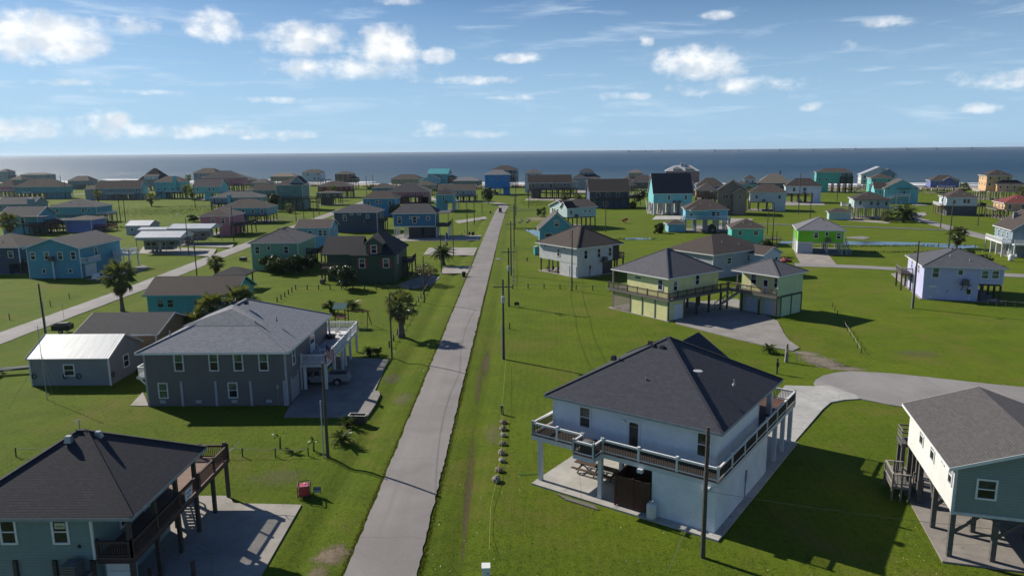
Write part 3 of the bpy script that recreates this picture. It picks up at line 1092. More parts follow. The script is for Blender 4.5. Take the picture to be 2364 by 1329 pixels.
def gable_roof(par, x0, x1, y0, y1, ze, zr, mat, wallmat, ax='x', oh=0.45, trim=None, name='roof', th=0.17, gables=True, ribs=0.0):
    """ridge along ax; gable triangles in the wall material"""
    def T(u, v, z):
        return (u, v, z) if ax == 'x' else (v, u, z)
    if ax == 'x':
        u0, u1, v0, v1 = x0, x1, y0, y1
    else:
        u0, u1, v0, v1 = y0, y1, x0, x1
    U0, U1, V0, V1 = u0 - oh, u1 + oh, v0 - oh, v1 + oh
    vm = (v0 + v1) / 2
    slope = (zr - ze) / (vm - V0)
    mb = MB()
    for s in (0, 1):
        ve = V0 if s == 0 else V1
        c = [T(U0, ve, ze), T(U1, ve, ze), T(U1, vm, zr), T(U0, vm, zr)]
        t = [T(U0, ve, ze + th), T(U1, ve, ze + th), T(U1, vm, zr + th), T(U0, vm, zr + th)]
        if (s == 0) != (ax == 'y'):
            mb.hexa(c + t)
        else:
            mb.hexa(c[::-1] + t[::-1])
        if ribs:
            n = int((U1 - U0) / ribs)
            for i in range(n + 1):
                uu = U0 + 0.04 + (U1 - U0 - 0.08) * i / n
                mb.beam(Vector(T(uu, ve, ze + th + 0.012)), Vector(T(uu, vm, zr + th + 0.012)), 0.055, 0.045)
    rf = mb.build(name, mat, par)
    if gables:
        zt = ze + slope * (v0 - V0) + 0.02
        i0 = 0.004
        for uu, n in ((u0 + i0, -1), (u1 - i0, 1)):
            g = MB()
            a, b = (uu, uu + 0.1) if n < 0 else (uu - 0.1, uu)
            tri = [(v0 + i0, ze - 0.3), (v1 - i0, ze - 0.3), (v1 - i0, zt), (vm, zr), (v0 + i0, zt)]
            A = [T(a, v, z) for v, z in tri]
            B = [T(b, v, z) for v, z in tri]
            k = len(g.v)
            g.v += A + B
            m_ = len(tri)
            fl = (ax == 'y')
            fa = tuple(k + i for i in range(m_))
            fb = tuple(k + m_ + i for i in reversed(range(m_)))
            if not fl:
                fa, fb = fa[::-1], fb[::-1]
            g.f += [fa, fb]
            for i in range(m_):
                j = (i + 1) % m_
                q = (k + i, k + j, k + m_ + j, k + m_ + i)
                g.f.append(q if not fl else q[::-1])
            g.build('gable', wallmat, par)
    t = MB()
    for uu in (U0, U1):
        a, b = (uu - 0.03, uu - 0.003) if uu == U0 else (uu + 0.003, uu + 0.03)
        um = (a + b) / 2
        for ve in (V0, V1):
            t.beam(Vector(T(um, ve, ze + 0.06)), Vector(T(um, vm, zr + 0.06)), 0.03, 0.2)
    for ve, s in ((V0, -1), (V1, 1)):
        a, b = sorted((ve + s * 0.003, ve + s * 0.03))
        p, q = T(U0, a, ze - 0.04), T(U1, b, ze + th - 0.02)
        t.box(min(p[0], q[0]), max(p[0], q[0]), min(p[1], q[1]), max(p[1], q[1]), p[2], q[2])
    t.build('fascia', trim or WHITE, rf)
    return rf


def post(par, x, y, z0, z1, s=0.28, mat=None, name='post'):
    return MB().box(x - s / 2, x + s / 2, y - s / 2, y + s / 2, z0, z1).build(name, mat or GREYWOOD, par)


_bal = {}


def railing(par, p, q, z, mat=None, bmat=None, h=1.0, lod=1, ps=2.2, bs=0.13, tip=True):
    """rail run from p to q on a deck at z"""
    mat = mat or WHITE
    bmat = bmat or mat
    p, q = Vector((p[0], p[1], 0)), Vector((q[0], q[1], 0))
    L = (q - p).length
    d = (q - p) / L
    mb = MB()
    mb.beam(p + Vector((0, 0, z + h)), q + Vector((0, 0, z + h)), 0.14, 0.06)
    mb.beam(p + Vector((0, 0, z + 0.12)), q + Vector((0, 0, z + 0.12)), 0.06, 0.09)
    if lod < 2:
        mb.beam(p + Vector((0, 0, z + h - 0.1)), q + Vector((0, 0, z + h - 0.1)), 0.05, 0.09)
    n = max(1, int(round(L / ps)))
    if lod > 0:
        for i in range(n + 1):
            c = p + d * (L * i / n)
            mb.box(c.x - 0.06, c.x + 0.06, c.y - 0.06, c.y + 0.06, z, z + h + 0.08)
    nb = int(L / (bs if lod < 2 else 0.42))
    if lod > 0:
        for i in range(1, nb):
            c = p + d * (L * i / nb)
            r = 0.02 if lod < 2 else 0.035
            mb.box(c.x - r, c.x + r, c.y - r, c.y + r, z + 0.12, z + h - 0.02)
        return mb.build('railing', mat, par)
    rl = mb.build('railing', mat, par)
    if 'b' not in _bal:
        _bal['b'] = {}
    kb = (bmat.name, round(h, 2))
    if kb not in _bal['b']:
        _bal['b'][kb] = MB().box(-0.02, 0.02, -0.02, 0.02, 0.165, h - 0.145).mesh('baluster', bmat)
        _bal['b'][(mat.name, h, 'p')] = MB().box(-0.075, 0.075, -0.075, 0.075, 0, h + 0.10).box(-0.1, 0.1, -0.1, 0.1, h + 0.10, h + 0.14).mesh('rail_post', mat)
    for i in range(n + 1):
        c = p + d * (L * i / n)
        link('rail_post', _bal['b'][(mat.name, h, 'p')], rl, (c.x, c.y, z), (0, 0, math.atan2(d.y, d.x)))
    for i in range(1, nb):
        c = p + d * (L * i / nb)
        link('baluster', _bal['b'][kb], rl, (c.x, c.y, z))
    return rl


def stairs(par, p, q, z0, z1, w=1.1, mat=None, lod=1):
    """open flight from ground point p (x, y) at z0 up to q at z1"""
    mat = mat or GREYWOOD
    p, q = Vector((p[0], p[1], z0)), Vector((q[0], q[1], z1))
    d = Vector((q.x - p.x, q.y - p.y, 0)).normalized()
    s = Vector((-d.y, d.x, 0)) * (w / 2)
    mb = MB()
    for k in (-1, 1):
        mb.beam(p + s * k, q + s * k, 0.07, 0.28)
        u = Vector((0, 0, 0.95))
        mb.beam(p + s * k + u, q + s * k + u, 0.07, 0.09)
        n = max(2, int((q - p).length / 1.3))
        for i in range(n + 1):
            c = p + (q - p) * (i / n) + s * k
            mb.box(c.x - 0.045, c.x + 0.045, c.y - 0.045, c.y + 0.045, c.z, c.z + 0.95)
    n = max(4, int((z1 - z0) / 0.2))
    for i in range(n):
        c = p + (q - p) * ((i + 0.5) / n)
        mb.beam(c - s, c + s, 0.26, 0.045)
    return mb.build('stairs', mat, par)


def deck(par, x0, x1, y0, y1, z, rails='', mat=None, rmat=None, bmat=None, posts=True, pmat=None, lod=1, th=0.28, wood=None, ps=3.2, bs=0.13):
    mat = mat or GREYWOOD
    dk = MB().box(x0, x1, y0, y1, z - th, z - 0.04).build('deck', mat, par)
    MB().box(x0 - 0.02, x1 + 0.02, y0 - 0.02, y1 + 0.02, z - 0.04, z).build('deck_boards', wood or mat, dk)
    i = 0.08
    R = {'F': ((x0 + i, y0 + i), (x1 - i, y0 + i)), 'B': ((x0 + i, y1 - i), (x1 - i, y1 - i)), 'L': ((x0 + i, y0 + i), (x0 + i, y1 - i)), 'R': ((x1 - i, y0 + i), (x1 - i, y1 - i))}
    for c in rails:
        railing(par, *R[c], z, rmat or WHITE, bmat, lod=lod, bs=bs)
    if posts:
        nx = max(1, int((x1 - x0) / ps))
        ny = max(1, int((y1 - y0) / ps))
        done = set()
        for a in range(nx + 1):
            for b_ in range(ny + 1):
                if 0 < a < nx and 0 < b_ < ny:
                    continue
                px = x0 + 0.2 + (x1 - x0 - 0.4) * a / nx
                py = y0 + 0.2 + (y1 - y0 - 0.4) * b_ / ny
                post(par, px, py, 0, z - th, 0.26, pmat or mat)
    return dk


def ac_unit(par, x, y, z, platform=True, s=0.85):
    g = MB().box(x - s / 2, x + s / 2, y - s / 2, y + s / 2, z, z + 0.85)
    g.lathe([(s * 0.42, z + 0.85), (s * 0.42, z + 0.90), (s * 0.1, z + 0.93)], 12, (x, y))
    o = g.build('air_conditioner', m_plain((0.13, 0.13, 0.13), 0.6), par)
    mb = MB()
    for i in range(5):
        zz = z + 0.12 + i * 0.15
        mb.box(x - s / 2 - 0.015, x + s / 2 + 0.015, y - s / 2 - 0.015, y + s / 2 + 0.015, zz, zz + 0.04)
    mb.build('grille', BLACK, o)
    if platform:
        MB().box(x - 0.75, x + 0.75, y - 0.6, y + 0.6, z - 0.14, z - 0.005).build('platform', GREYWOOD, par)
    return o


def vents(par, pts):
    for (x, y, z) in pts:
        MB().tube((x, y, z - 0.25), (x, y, z + 0.35), 0.06, 0.06, 8).lathe([(0.16, z - 0.12), (0.07, z + 0.06)], 8, (x, y)).build('vent_pipe', STEEL, par)


def box_vents(par, pts, mat=None):
    for (x, y, z) in pts:
        mb = MB().hexa([(x - 0.22, y - 0.2, z - 0.15), (x + 0.22, y - 0.2, z - 0.15), (x + 0.22, y + 0.2, z - 0.15), (x - 0.22, y + 0.2, z - 0.15),
                        (x - 0.15, y - 0.12, z + 0.26), (x + 0.15, y - 0.12, z + 0.26), (x + 0.15, y + 0.12, z + 0.26), (x - 0.15, y + 0.12, z + 0.26)])
        mb.build('roof_vent', mat or BLACK, par)


SH = {
    'char': (0.037, 0.037, 0.044), 'dark': (0.031, 0.030, 0.037), 'brown': (0.065, 0.050, 0.044), 'dbrown': (0.044, 0.034, 0.033), 'grey': (0.078, 0.078, 0.087), 'lgrey': (0.184, 0.184, 0.202),
    'tan': (0.202, 0.170, 0.138), 'red': (0.184, 0.041, 0.037), 'slate': (0.052, 0.052, 0.063), 'taupe': (0.092, 0.078, 0.074),
}
PAINT = {
    'white': (0.66, 0.67, 0.68), 'teal': (0.10, 0.36, 0.43), 'aqua': (0.18, 0.54, 0.58), 'blue': (0.035, 0.165, 0.31), 'sky': (0.17, 0.42, 0.62), 'navy': (0.045, 0.075, 0.125), 'bright': (0.02, 0.24, 0.66),
    'purple': (0.17, 0.23, 0.52), 'green': (0.22, 0.40, 0.25), 'dgreen': (0.045, 0.085, 0.05), 'sage': (0.12, 0.25, 0.22), 'seag': (0.10, 0.50, 0.44), 'pink': (0.58, 0.20, 0.24), 'red': (0.30, 0.04, 0.03),
    'grey': (0.22, 0.23, 0.25), 'lgrey': (0.38, 0.41, 0.44), 'beige': (0.42, 0.36, 0.26), 'yellow': (0.76, 0.74, 0.36), 'tan': (0.30, 0.22, 0.145), 'brown': (0.22, 0.13, 0.08), 'peach': (0.68, 0.42, 0.22),
    'lav': (0.52, 0.52, 0.78), 'lime': (0.22, 0.52, 0.02), 'mint': (0.48, 0.62, 0.60), 'pteal': (0.19, 0.27, 0.26), 'dteal': (0.05, 0.22, 0.24), 'cornf': (0.16, 0.19, 0.48), 'bluew': (0.58, 0.66, 0.76), 'dusk': (0.22, 0.30, 0.36), 'ltblue': (0.20, 0.50, 0.64),
}


def W_(c):
    return m_wall(PAINT[c] if isinstance(c, str) else c)


def S_(c):
    return m_shingle(SH[c] if isinstance(c, str) else c)


def house(label, x, y, rot, w, d, zf, ze, zr, wall, roof, kind='hip', lower='open', win=None, decks=(), stair=(), vols=(), oh=0.5, lod=2,
          trim=None, lowwall=None, pmat=None, rl=None, name='beach_house', cat='house', chimney=None, acs=(), slabm=None, pipes=True, doors=(), gar=(), metal=False, caps=False, wpanes=None, shutter=None, psz=0.30, grid=None):
    """stilt house: upper storey zf..ze over an open or closed ground level, roof to zr"""
    h = thing(name, label, cat, x, y, 0, rot)
    x0, x1, y0, y1 = -w / 2, w / 2, -d / 2, d / 2
    wm = W_(wall)
    rm = m_metal_roof(roof) if metal else S_(roof)
    pm = pmat or GREYWOOD
    if lower == 'full':
        MB().box(x0, x1, y0, y1, 0, ze + 0.02).build('wall', wm, h)
    else:
        MB().box(x0, x1, y0, y1, zf, ze + 0.02).build('wall', wm, h)
        MB().box(x0 + 0.2, x1 - 0.2, y0 + 0.2, y1 - 0.2, zf - 0.32, zf).build('floor_beam', pm, h)
    if lod < 2 or lower == 'full':
        zb = 0.02 if lower == 'full' else zf
        for cx, sx in ((x0, -1), (x1, 1)):
            for cy, sy in ((y0, -1), (y1, 1)):
                t = MB().box(min(cx - sx * 0.13, cx + sx * 0.025), max(cx - sx * 0.13, cx + sx * 0.025), min(cy - sy * 0.13, cy + sy * 0.025), max(cy - sy * 0.13, cy + sy * 0.025), zb, ze + 0.005)
                t.build('corner_trim', trim or WHITE, h)
    zs = ze
    if kind == 'hip':
        hip_roof(h, x0, x1, y0, y1, ze, zr, rm, oh, trim, caps, rl=rl)
        slope = (zr - ze) / (min(w, d) / 2 + oh)
    else:
        gable_roof(h, x0, x1, y0, y1, ze - 0.0, zr, rm, wm, kind[1], oh, trim)
        slope = (zr - ze) / ((d if kind[1] == 'x' else w) / 2 + oh)
    rects = [] if lower in ('open', 'full') else lower
    lm = W_(lowwall) if lowwall else wm
    for (a, b_, c, e) in rects:
        MB().box(a, b_, c, e, 0, zf - 0.004).build('ground_room', lm, h)
    if lower != 'full':
        nx, ny = grid or (max(1, int(round(w / 3.3))), max(1, int(round(d / 3.6))))
        for i in range(nx + 1):
            for j in range(ny + 1):
                px, py = x0 + psz * 0.7 + (w - psz * 1.4) * i / nx, y0 + psz * 0.7 + (d - psz * 1.4) * j / ny
                if any(a - 0.25 < px < b_ + 0.25 and c - 0.25 < py < e + 0.25 for a, b_, c, e in rects):
                    continue
                post(h, px, py, 0, zf - 0.32, psz, pm)
        MB().box(x0 - 0.3, x1 + 0.3, y0 - 0.3, y1 + 0.3, -0.1, 0.09).build('slab', slabm or CONC_D, h)
    for dk in decks:
        (a, b_, c, e, rails) = dk[:5]
        o = dk[5] if len(dk) > 5 else {}
        deck(h, a, b_, c, e, o.get('z', zf), rails, o.get('mat', pm), o.get('rmat', WHITE), o.get('bmat'), True, o.get('pmat', pm), lod=max(1, lod))
        if o.get('cover'):
            for px in (a + 0.15, b_ - 0.15):
                post(h, px, c + 0.15, o.get('z', zf), ze, 0.16, o.get('rmat', WHITE), 'column')
            MB().box(a - 0.3, b_ + 0.3, c - 0.4, e + 0.02, ze - 0.02, ze + 0.14).build('porch_roof', rm, h)
    for s in stair:
        stairs(h, s[0], s[1], s[2] if len(s) > 2 else 0, s[3] if len(s) > 3 else zf, 1.1, s[4] if len(s) > 4 else pm)
    for v in vols:
        vx, vy, vw, vd, z0, z1, z2, vk, vc, vr = v
        MB().box(vx - vw / 2, vx + vw / 2, vy - vd / 2, vy + vd / 2, z0, z1 + 0.02).build('wing_wall', W_(vc), h)
        if vk == 'hip':
            hip_roof(h, vx - vw / 2, vx + vw / 2, vy - vd / 2, vy + vd / 2, z1, z2, S_(vr), 0.4, trim, name='wing_roof')
        else:
            gable_roof(h, vx - vw / 2, vx + vw / 2, vy - vd / 2, vy + vd / 2, z1, z2, S_(vr), W_(vc), vk[1], 0.4, trim, name='wing_roof')
        if vw > 2.4 and z1 - z0 > 1.6:
            fcv = face(vx - vw / 2, vx + vw / 2, vy - vd / 2, vy + vd / 2, 'F')
            nw = max(1, int(vw / 3.0))
            for i in range(nw):
                window(h, fcv, -vw / 2 + vw * (i + 0.5) / nw, (max(z0, z1 - 2.7) + z1) / 2 + 0.05, 0.85, 1.15, trim, 2)
    # windows
    if win is None:
        win = {}
        two = ze - zf > 4.6
        vis = 'R' if x < -8 else 'L'
        for sd, span in (('F', w), (vis, d)):
            n = max(2, int(span / 3.6))
            L = []
            for i in range(n):
                u = -span / 2 + span * (i + 0.5) / n + rng.uniform(-0.35, 0.35)
                big = rng.random() < 0.65
                L.append((u, ze - 1.25, 0.95 if big else 0.75, 1.4 if big else 0.7))
                if two and rng.random() < 0.85:
                    L.append((u, ze - 4.1, 0.95, 1.35))
            win[sd] = L
    for sd, L in win.items():
        fc = face(x0, x1, y0, y1, sd[0])
        for it in L:
            window(h, fc, it[0], it[1], it[2], it[3], trim, lod, wpanes, shutter=shutter if len(it) < 5 else None)
    for (sd, u, z, dw, dh) in doors:
        door(h, face(x0, x1, y0, y1, sd), u, z, dw, dh, None, trim)
    for (sd, u, gw, gh) in gar:
        garage_door(h, face(x0 - 0.01, x1 + 0.01, y0 - 0.01, y1 + 0.01, sd), u, 0.08, gw, gh)
    if chimney:
        cx, cy, cw, z0, z1, cc = chimney
        ch = MB().box(cx - cw / 2, cx + cw / 2, cy - cw / 2, cy + cw / 2, z0, z1).build('chimney', W_(cc), h)
        MB().box(cx - cw / 2 - 0.08, cx + cw / 2 + 0.08, cy - cw / 2 - 0.08, cy + cw / 2 + 0.08, z1, z1 + 0.12).build('chimney_cap', STEEL, ch)
    for (ax_, ay_, az_) in acs:
        ac_unit(h, ax_, ay_, az_)
    if pipes and kind == 'hip':
        for q in ((0.2, 0.35), (-0.25, 0.55)):
            vy = y0 - oh + (min(w, d) / 2 + oh) * q[1]
            vents(h, [(w * q[0] * 0.5, vy, ze + 0.17 + slope * (vy - y0 + oh))])
    return h

# ------------------------------------------------------------------ houses in the middle and far distance
GW, DW = GREYWOOD, DARKWOOD
FH = house
# --- left of the main street, far rows
FH('teal stilt house with brown hip roof and long white railed porch, far left', -293.0, 446.9, 0, 28.2, 12, 3.6, 7.3, 12.0, 'teal', 'brown', rl=13, lower=[(4, 13.6, -5, 5)], decks=[(-8.5, -1.5, -8.4, -6, 'FLR')], stair=[((5, -9), (-1, -7.4))])
FH('tall grey house with low roof behind the teal stilt house, far left', -398.3, 601.9, -10, 24.7, 10, 3.5, 10.5, 12.1, 'lgrey', 'taupe')
FH('narrow grey lookout house with small peaked roof at the left edge by the sea', -444.5, 631.3, -10, 9.2, 8, 4, 12.5, 15.0, 'lgrey', 'slate', decks=[(4.6, 6.6, -4, 4, 'FR', {'z': 9.5})])
FH('plain grey house next to the narrow lookout house', -385.8, 562.6, -10, 10.8, 10, 3.5, 8, 11.1, 'dusk', 'brown')
FH('pink house with dark brown roof at the left edge', -333.4, 474.8, 0, 11.9, 10, 3.4, 6.5, 10.6, 'pink', 'dbrown', decks=[(-6, 6, -8, -5, 'FR')])
FH('low blue-grey house with brown roof standing alone near the beach', -341.1, 568.3, 0, 16.6, 12, 3.5, 6.5, 10.2, 'dusk', 'taupe', kind='hip', rl=8, lower=[(-7.5, -1, -4, 4)])
FH('long grey house with white stairs and open ground floor behind the left meadow', -236.0, 431.2, 0, 26.0, 10, 3.3, 6.6, 11.0, 'dusk', 'brown', kind='gx', lower=[(-12.5, 0.5, -4.5, 4.5), (6, 12.5, -4.5, 4.5)], decks=[(-6, 11, -7.5, -5, 'F')], stair=[((4.5, -9.5), (0.5, -7.5))], vols=[(-15.5, -0.5, 8, 9, 0, 6.2, 8.6, 'hip', 'dusk', 'brown')])
FH('grey house with very steep brown hip roof and white dormer near the beach', -268.9, 538.7, -10, 21.3, 12, 3.5, 7.0, 16.2, 'dusk', 'brown', rl=2.0, vols=[(0.5, -4.0, 11, 4, 7.2, 10.4, 11.6, 'gx', 'bluew', 'dbrown')])
FH('aqua house with brown roof and tall aqua chimney behind the meadow palm', -209.1, 438.1, 0, 16.7, 10, 3.9, 9.8, 13.1, 'aqua', 'brown', rl=7, lower=[(-8, -2.5, -4.5, 4.5)], decks=[(-1, 8, -7, -5, 'FR')], stair=[((-8.5, -8), (-3.0, -7.6))], chimney=(4.4, -5.6, 1.9, 3.6, 13.3, 'aqua'), pmat=DW)
FH('two-tier white house with brown roofs by the sea, left of the grey and pink house', -239.4, 563.1, -10, 19.7, 11, 4, 11.5, 15.4, 'lgrey', 'brown', vols=[(5, -7, 12, 4, 3.5, 8.5, 9.8, 'hip', 'lgrey', 'dbrown')])
FH('pink house with broad grey hip roof close to the beach', -209.2, 518.5, 0, 27.6, 12, 4.2, 9.5, 14.3, 'pink', 'grey', rl=9, decks=[(4, 15, -9, -6, 'FR', {'rmat': DW})], pmat=DW)
FH('aqua stilt house with grey gable roof and white porch truss', -178.1, 419.7, 0, 15.4, 12, 4.2, 7.6, 11.7, 'aqua', 'slate', kind='gx', lower=[(-1.5, 2.2, -5.8, -2)], decks=[(7.7, 11.5, -6, 4, 'FR')], win={'F': [(-5.2, 6.2, 0.9, 1.5), (1.6, 6.2, 0.9, 1.5), (3.9, 6.2, 0.9, 1.5)]})
FH('small grey house right of the broad grey roof by the sea', -199.2, 538.1, 0, 8.9, 9, 3.5, 7, 9.3, 'dusk', 'slate')
FH('wide house under two joined grey hip roofs with pale blue chimney', -134.4, 348.5, 0, 23.5, 11, 2.9, 5.6, 8.3, 'dusk', 'grey', rl=10, chimney=(-2.6, -6.2, 1.5, 0.2, 7.0, 'ltblue'), decks=[(-11, -3, -8, -5.5, 'FL', {'rmat': DW})], pmat=DW)
FH('teal house with dark brown hip roof behind the salmon pink house', -104.7, 279.5, 0, 18.1, 12, 3.1, 5.8, 8.9, 'teal', 'dbrown', rl=5, decks=[(-3, 9, -8.5, -6, 'FR', {'rmat': DW})], pmat=DW, lower=[(-8.5, -2, -5, 5)])
FH('salmon pink house with brown hip roof and pink closed ground floor by the side road', -98.0, 237.8, 0, 9.6, 12, 3.4, 6.3, 8.6, 'pink', 'brown', rl=5.5, lower=[(1.2, 4.75, -5.95, 4)], win={'F': [(-0.6, 5.0, 1.0, 1.0), (2.6, 4.85, 1.0, 1.5)]}, lod=1, decks=[(4.8, 9.0, -6, 6, 'FR', {'rmat': DW})], pmat=DW, acs=[(-2.6, -6.5, 3.5)])
FH('small hip-roofed grey house half hidden right of the grey and pink roofs', -149.5, 413.8, 0, 6.9, 9, 3, 5.6, 7.8, 'lgrey', 'taupe')
FH('cream house with tan hip roof beside the tall white house on the beach', -190.8, 595.5, -10, 20.8, 11, 4, 7.5, 10.4, 'beige', 'tan')
FH('tall narrow white house with brown hip roof on the beach', -164.8, 586.1, -10, 16.0, 9, 4.5, 10.6, 13.2, 'bluew', 'brown', decks=[(8, 13, -6, 3, 'FR', {'rmat': GW})], win={'F': [(-3.0, 9.2, 1.2, 1.6), (6.0, 9.6, 1.2, 1.2), (2.5, 6.0, 1.2, 1.4), (6.0, 6.2, 1.2, 1.2)]})
FH('teal house under brown gable roof left of the tall sage green house', -139.5, 405.7, 0, 14.4, 10, 3, 6, 9.3, 'dteal', 'dbrown', kind='gx')
FH('tall sage green house with brown roof and dark dormer', -106.9, 343.4, 0, 12.2, 11, 5.4, 11.4, 14.6, 'sage', 'dbrown', lower='full', vols=[(3.5, -1.5, 6, 6, 11.2, 12.0, 15.4, 'gy', 'dusk', 'dbrown')], decks=[(-6.6, 13, -8.0, -5.5, 'FR', {'rmat': DW, 'z': 5.3})], pmat=DW, win={'F': [(-3.5, 9.5, 1.0, 1.1), (-4.8, 6.4, 1.3, 0.7), (2.4, 6.5, 0.9, 0.9), (4.0, 2.0, 1.0, 1.6)]}, lod=1)
FH('brown tower house with wrap deck on tall stilts by the beach', -126.9, 532.8, -10, 12.0, 9, 5.3, 10.9, 12.9, 'brown', 'brown', decks=[(4, 12, -8, -4.5, 'FR', {'rmat': GW})], vols=[(8.2, -2.5, 5, 6, 5.2, 7.4, 9.6, 'hip', 'brown', 'dbrown')], pmat=DW)
FH('red house with brown hip roof on dark stilts', -108.9, 433.0, 0, 19.2, 10, 4.1, 6.6, 9.6, 'red', 'brown', rl=6, pmat=DW, decks=[(4, 12, -7.5, -5, 'FR', {'rmat': DW})])
FH('dark weathered house on stilts with low roof in front of the red house', -96.8, 371.0, 0, 11.4, 8, 4.1, 6.1, 7.1, (0.09, 0.085, 0.085), 'dbrown', pmat=DW, lower=[(-4, 1, -3.5, 3)], slabm=CONC)
FH('navy house with grey roof and closed ground floor', -54.2, 244.4, 0, 14.3, 11, 3.3, 6.6, 9.0, 'navy', 'slate', rl=4, lower='full', lod=1, win={'F': [(-3.6, 4.9, 1.0, 1.7), (-1.3, 6.05, 0.9, 0.4), (1.2, 6.05, 0.9, 0.4), (4.0, 5.3, 0.8, 1.0)], 'R': [(1, 4.9, 1, 1.6)]}, decks=[(7.2, 8.8, -3, 5, 'FR', {'rmat': DW})], acs=[(3.1, -6.2, 3.5)], pmat=DW)
FH('bright blue house with brown hip roof behind the navy house', -57.7, 304.2, 0, 13.5, 10, 3.4, 7.3, 10.3, (0.04, 0.25, 0.44), 'brown', rl=6, lower='full', win={'F': [(-4.6, 5.4, 1.0, 1.8), (-1.0, 6.0, 0.9, 0.9), (0.4, 6.0, 0.9, 0.9), (4.4, 5.5, 1.1, 1.8)]}, decks=[(6.8, 9.6, -5, 2, 'FR')], acs=[(-1.6, -5.7, 3.2)])
FH('deep blue house with dark roof on white pillars beside the street, dark panels below', -32.2, 226.6, 0, 13.0, 10, 3.7, 7.5, 10.2, 'blue', 'slate', rl=8, lower=[(-1.9, 2.2, -4.7, 0), (2.7, 6.3, -4.7, 0)], lowwall=(0.05, 0.045, 0.05), lod=1, pmat=WHITE, trim=WHITE, win={'F': [(-4.6, 5.6, 1.0, 1.9), (-1.2, 6.3, 0.5, 0.5), (0.0, 5.6, 1.0, 1.9), (1.2, 6.3, 0.5, 0.5), (4.2, 6.1, 1.0, 1.0)]}, decks=[(6.5, 10.5, -4.8, 4.8, 'FR', {'rmat': DW, 'mat': DW, 'pmat': WHITE, 'cover': True})])
FH('pink house with broad grey hip roof and brown ground level, left of the street', -57.5, 381.3, 0, 21.3, 12, 3.4, 6.0, 10.6, 'pink', 'grey', rl=3, pmat=DW, lowwall='brown', lower=[(-6, -1, -5, 5), (5, 10.4, -5.5, 5)], decks=[(-3, 7.5, -8.2, -6, 'FR', {'rmat': DW})], vols=[(8.6, -0.5, 4.5, 10, 0.1, 5.9, 7.4, 'hip', 'beige', 'grey')])
FH('cream house with brown hip roof near the beach, left of the teal metal-roofed house', -81.5, 533.5, -10, 21.3, 11, 3.6, 6.8, 10.3, 'beige', 'brown')
FH('tall turquoise house with turquoise metal roof by the sea', -57.2, 527.2, -10, 14.4, 11, 4, 10.5, 14.0, 'aqua', (0.10, 0.42, 0.44), kind='gx', metal=True, vols=[(-2.6, -8.0, 12, 6, 3.5, 7.3, 9.8, 'gy', 'ltblue', 'dark'), (9.5, -1, 5, 7, 4, 8.0, 9.6, 'hip', 'brown', 'dbrown')])
FH('grey-green house with pale hip roof at the end of the street', -36.6, 518.1, -10, 18.8, 10, 3, 5.8, 8.3, 'pteal', 'lgrey')
FH('brown-roofed house behind the turquoise hip-roofed house', -33.0, 389.4, 0, 19.2, 11, 3, 6, 8.8, 'lgrey', 'brown', kind='gx', pmat=DW, decks=[(2, 11, -8, -5.5, 'FR', {'rmat': DW})])
FH('turquoise house with dark hip roof on pale stilts left of the golf cart', -33.0, 327.3, 0, 7.3, 14, 4.0, 7.4, 10.1, 'teal', 'dark', lower=[(-3.6, 0.8, -6.9, -2)], pmat=m_plain((0.45, 0.52, 0.55)), decks=[(3.7, 5.4, 3, 9, 'FR'), (-4.6, -3.65, -7, -3, 'FL')], win={'F': [(-0.4, 6.0, 0.8, 1.6)], 'R': [(-4, 6.0, 0.9, 1.2), (1, 6.2, 0.8, 0.8)]}, acs=[(0.8, -7.6, 4.1)])
# --- far end of the street and the right-hand far rows
FH('tall bright blue house with grey hip roof at the end of the street', -13.3, 450.0, 0, 15.1, 12, 3.9, 12.0, 14.9, 'bright', 'lgrey', rl=5.5, win={'F': [(-3.5, 9.7, 1.0, 1.2), (0.3, 9.7, 0.9, 2.0), (5.4, 9.7, 0.9, 2.0)], 'R': [(0, 9.8, 0.9, 1.6)]}, lower=[(3.6, 7.4, -5.8, 0)], pmat=m_plain((0.2, 0.33, 0.5)), acs=[(5.2, -6.7, 4.0)])
FH('dark house with brown hip roof rising behind the bright blue house', -10.5, 541.4, -10, 18.1, 12, 4, 12.5, 15.8, 'navy', 'dbrown', decks=[(3, 9, -8, -6, 'FR', {'z': 9})])
FH('narrow tall pale blue house right of the street end', 9.4, 467.3, -10, 10.0, 9, 3.5, 12.3, 14.6, 'bluew', 'taupe', lower='full')
FH('long weathered brown house on many dark stilts', 17.1, 412.5, 0, 24.0, 10, 4.8, 8.4, 12.7, (0.20, 0.19, 0.19), 'brown', kind='gx', pmat=DW, lower=[(-10.5, -5, -3, 4)], decks=[(-12.5, 13.5, -7.2, -5, 'FLR', {'rmat': DW})], gar=[], win={'F': [(-9.3, 6.9, 1.6, 1.6), (-4.2, 6.9, 1.8, 1.6), (0.6, 6.9, 1.8, 1.6), (8.5, 7.3, 1.6, 0.8)]})
FH('blue-grey house with dark cupola roof near the sea', 45.6, 494.1, -10, 17.7, 12, 3.5, 8.1, 12.0, 'dusk', 'slate', lower='full', vols=[(0, 0, 9, 6, 9.5, 12.0, 14.2, 'hip', 'dusk', 'slate')], gar=[('F', 2.5, 5, 3)])
FH('blue two-storey house with brown gable roof and upper porch', 41.0, 338.7, 0, 18.0, 12, 4.6, 7.5, 12.9, (0.055, 0.10, 0.20), 'brown', kind='gx', lower='full', win={'F': [(-5, 6.0, 1.6, 1.6), (-0.5, 6.0, 1.6, 1.6), (4, 6.0, 1.4, 1.6), (-6, 2.0, 2.0, 1.6), (-1.5, 2.1, 2.0, 1.6)]}, decks=[(-9, 9, -8.6, -6, 'F', {'cover': True, 'rmat': DW}), (9, 12.5, -6, 3, 'FR', {'rmat': DW})], pmat=DW)
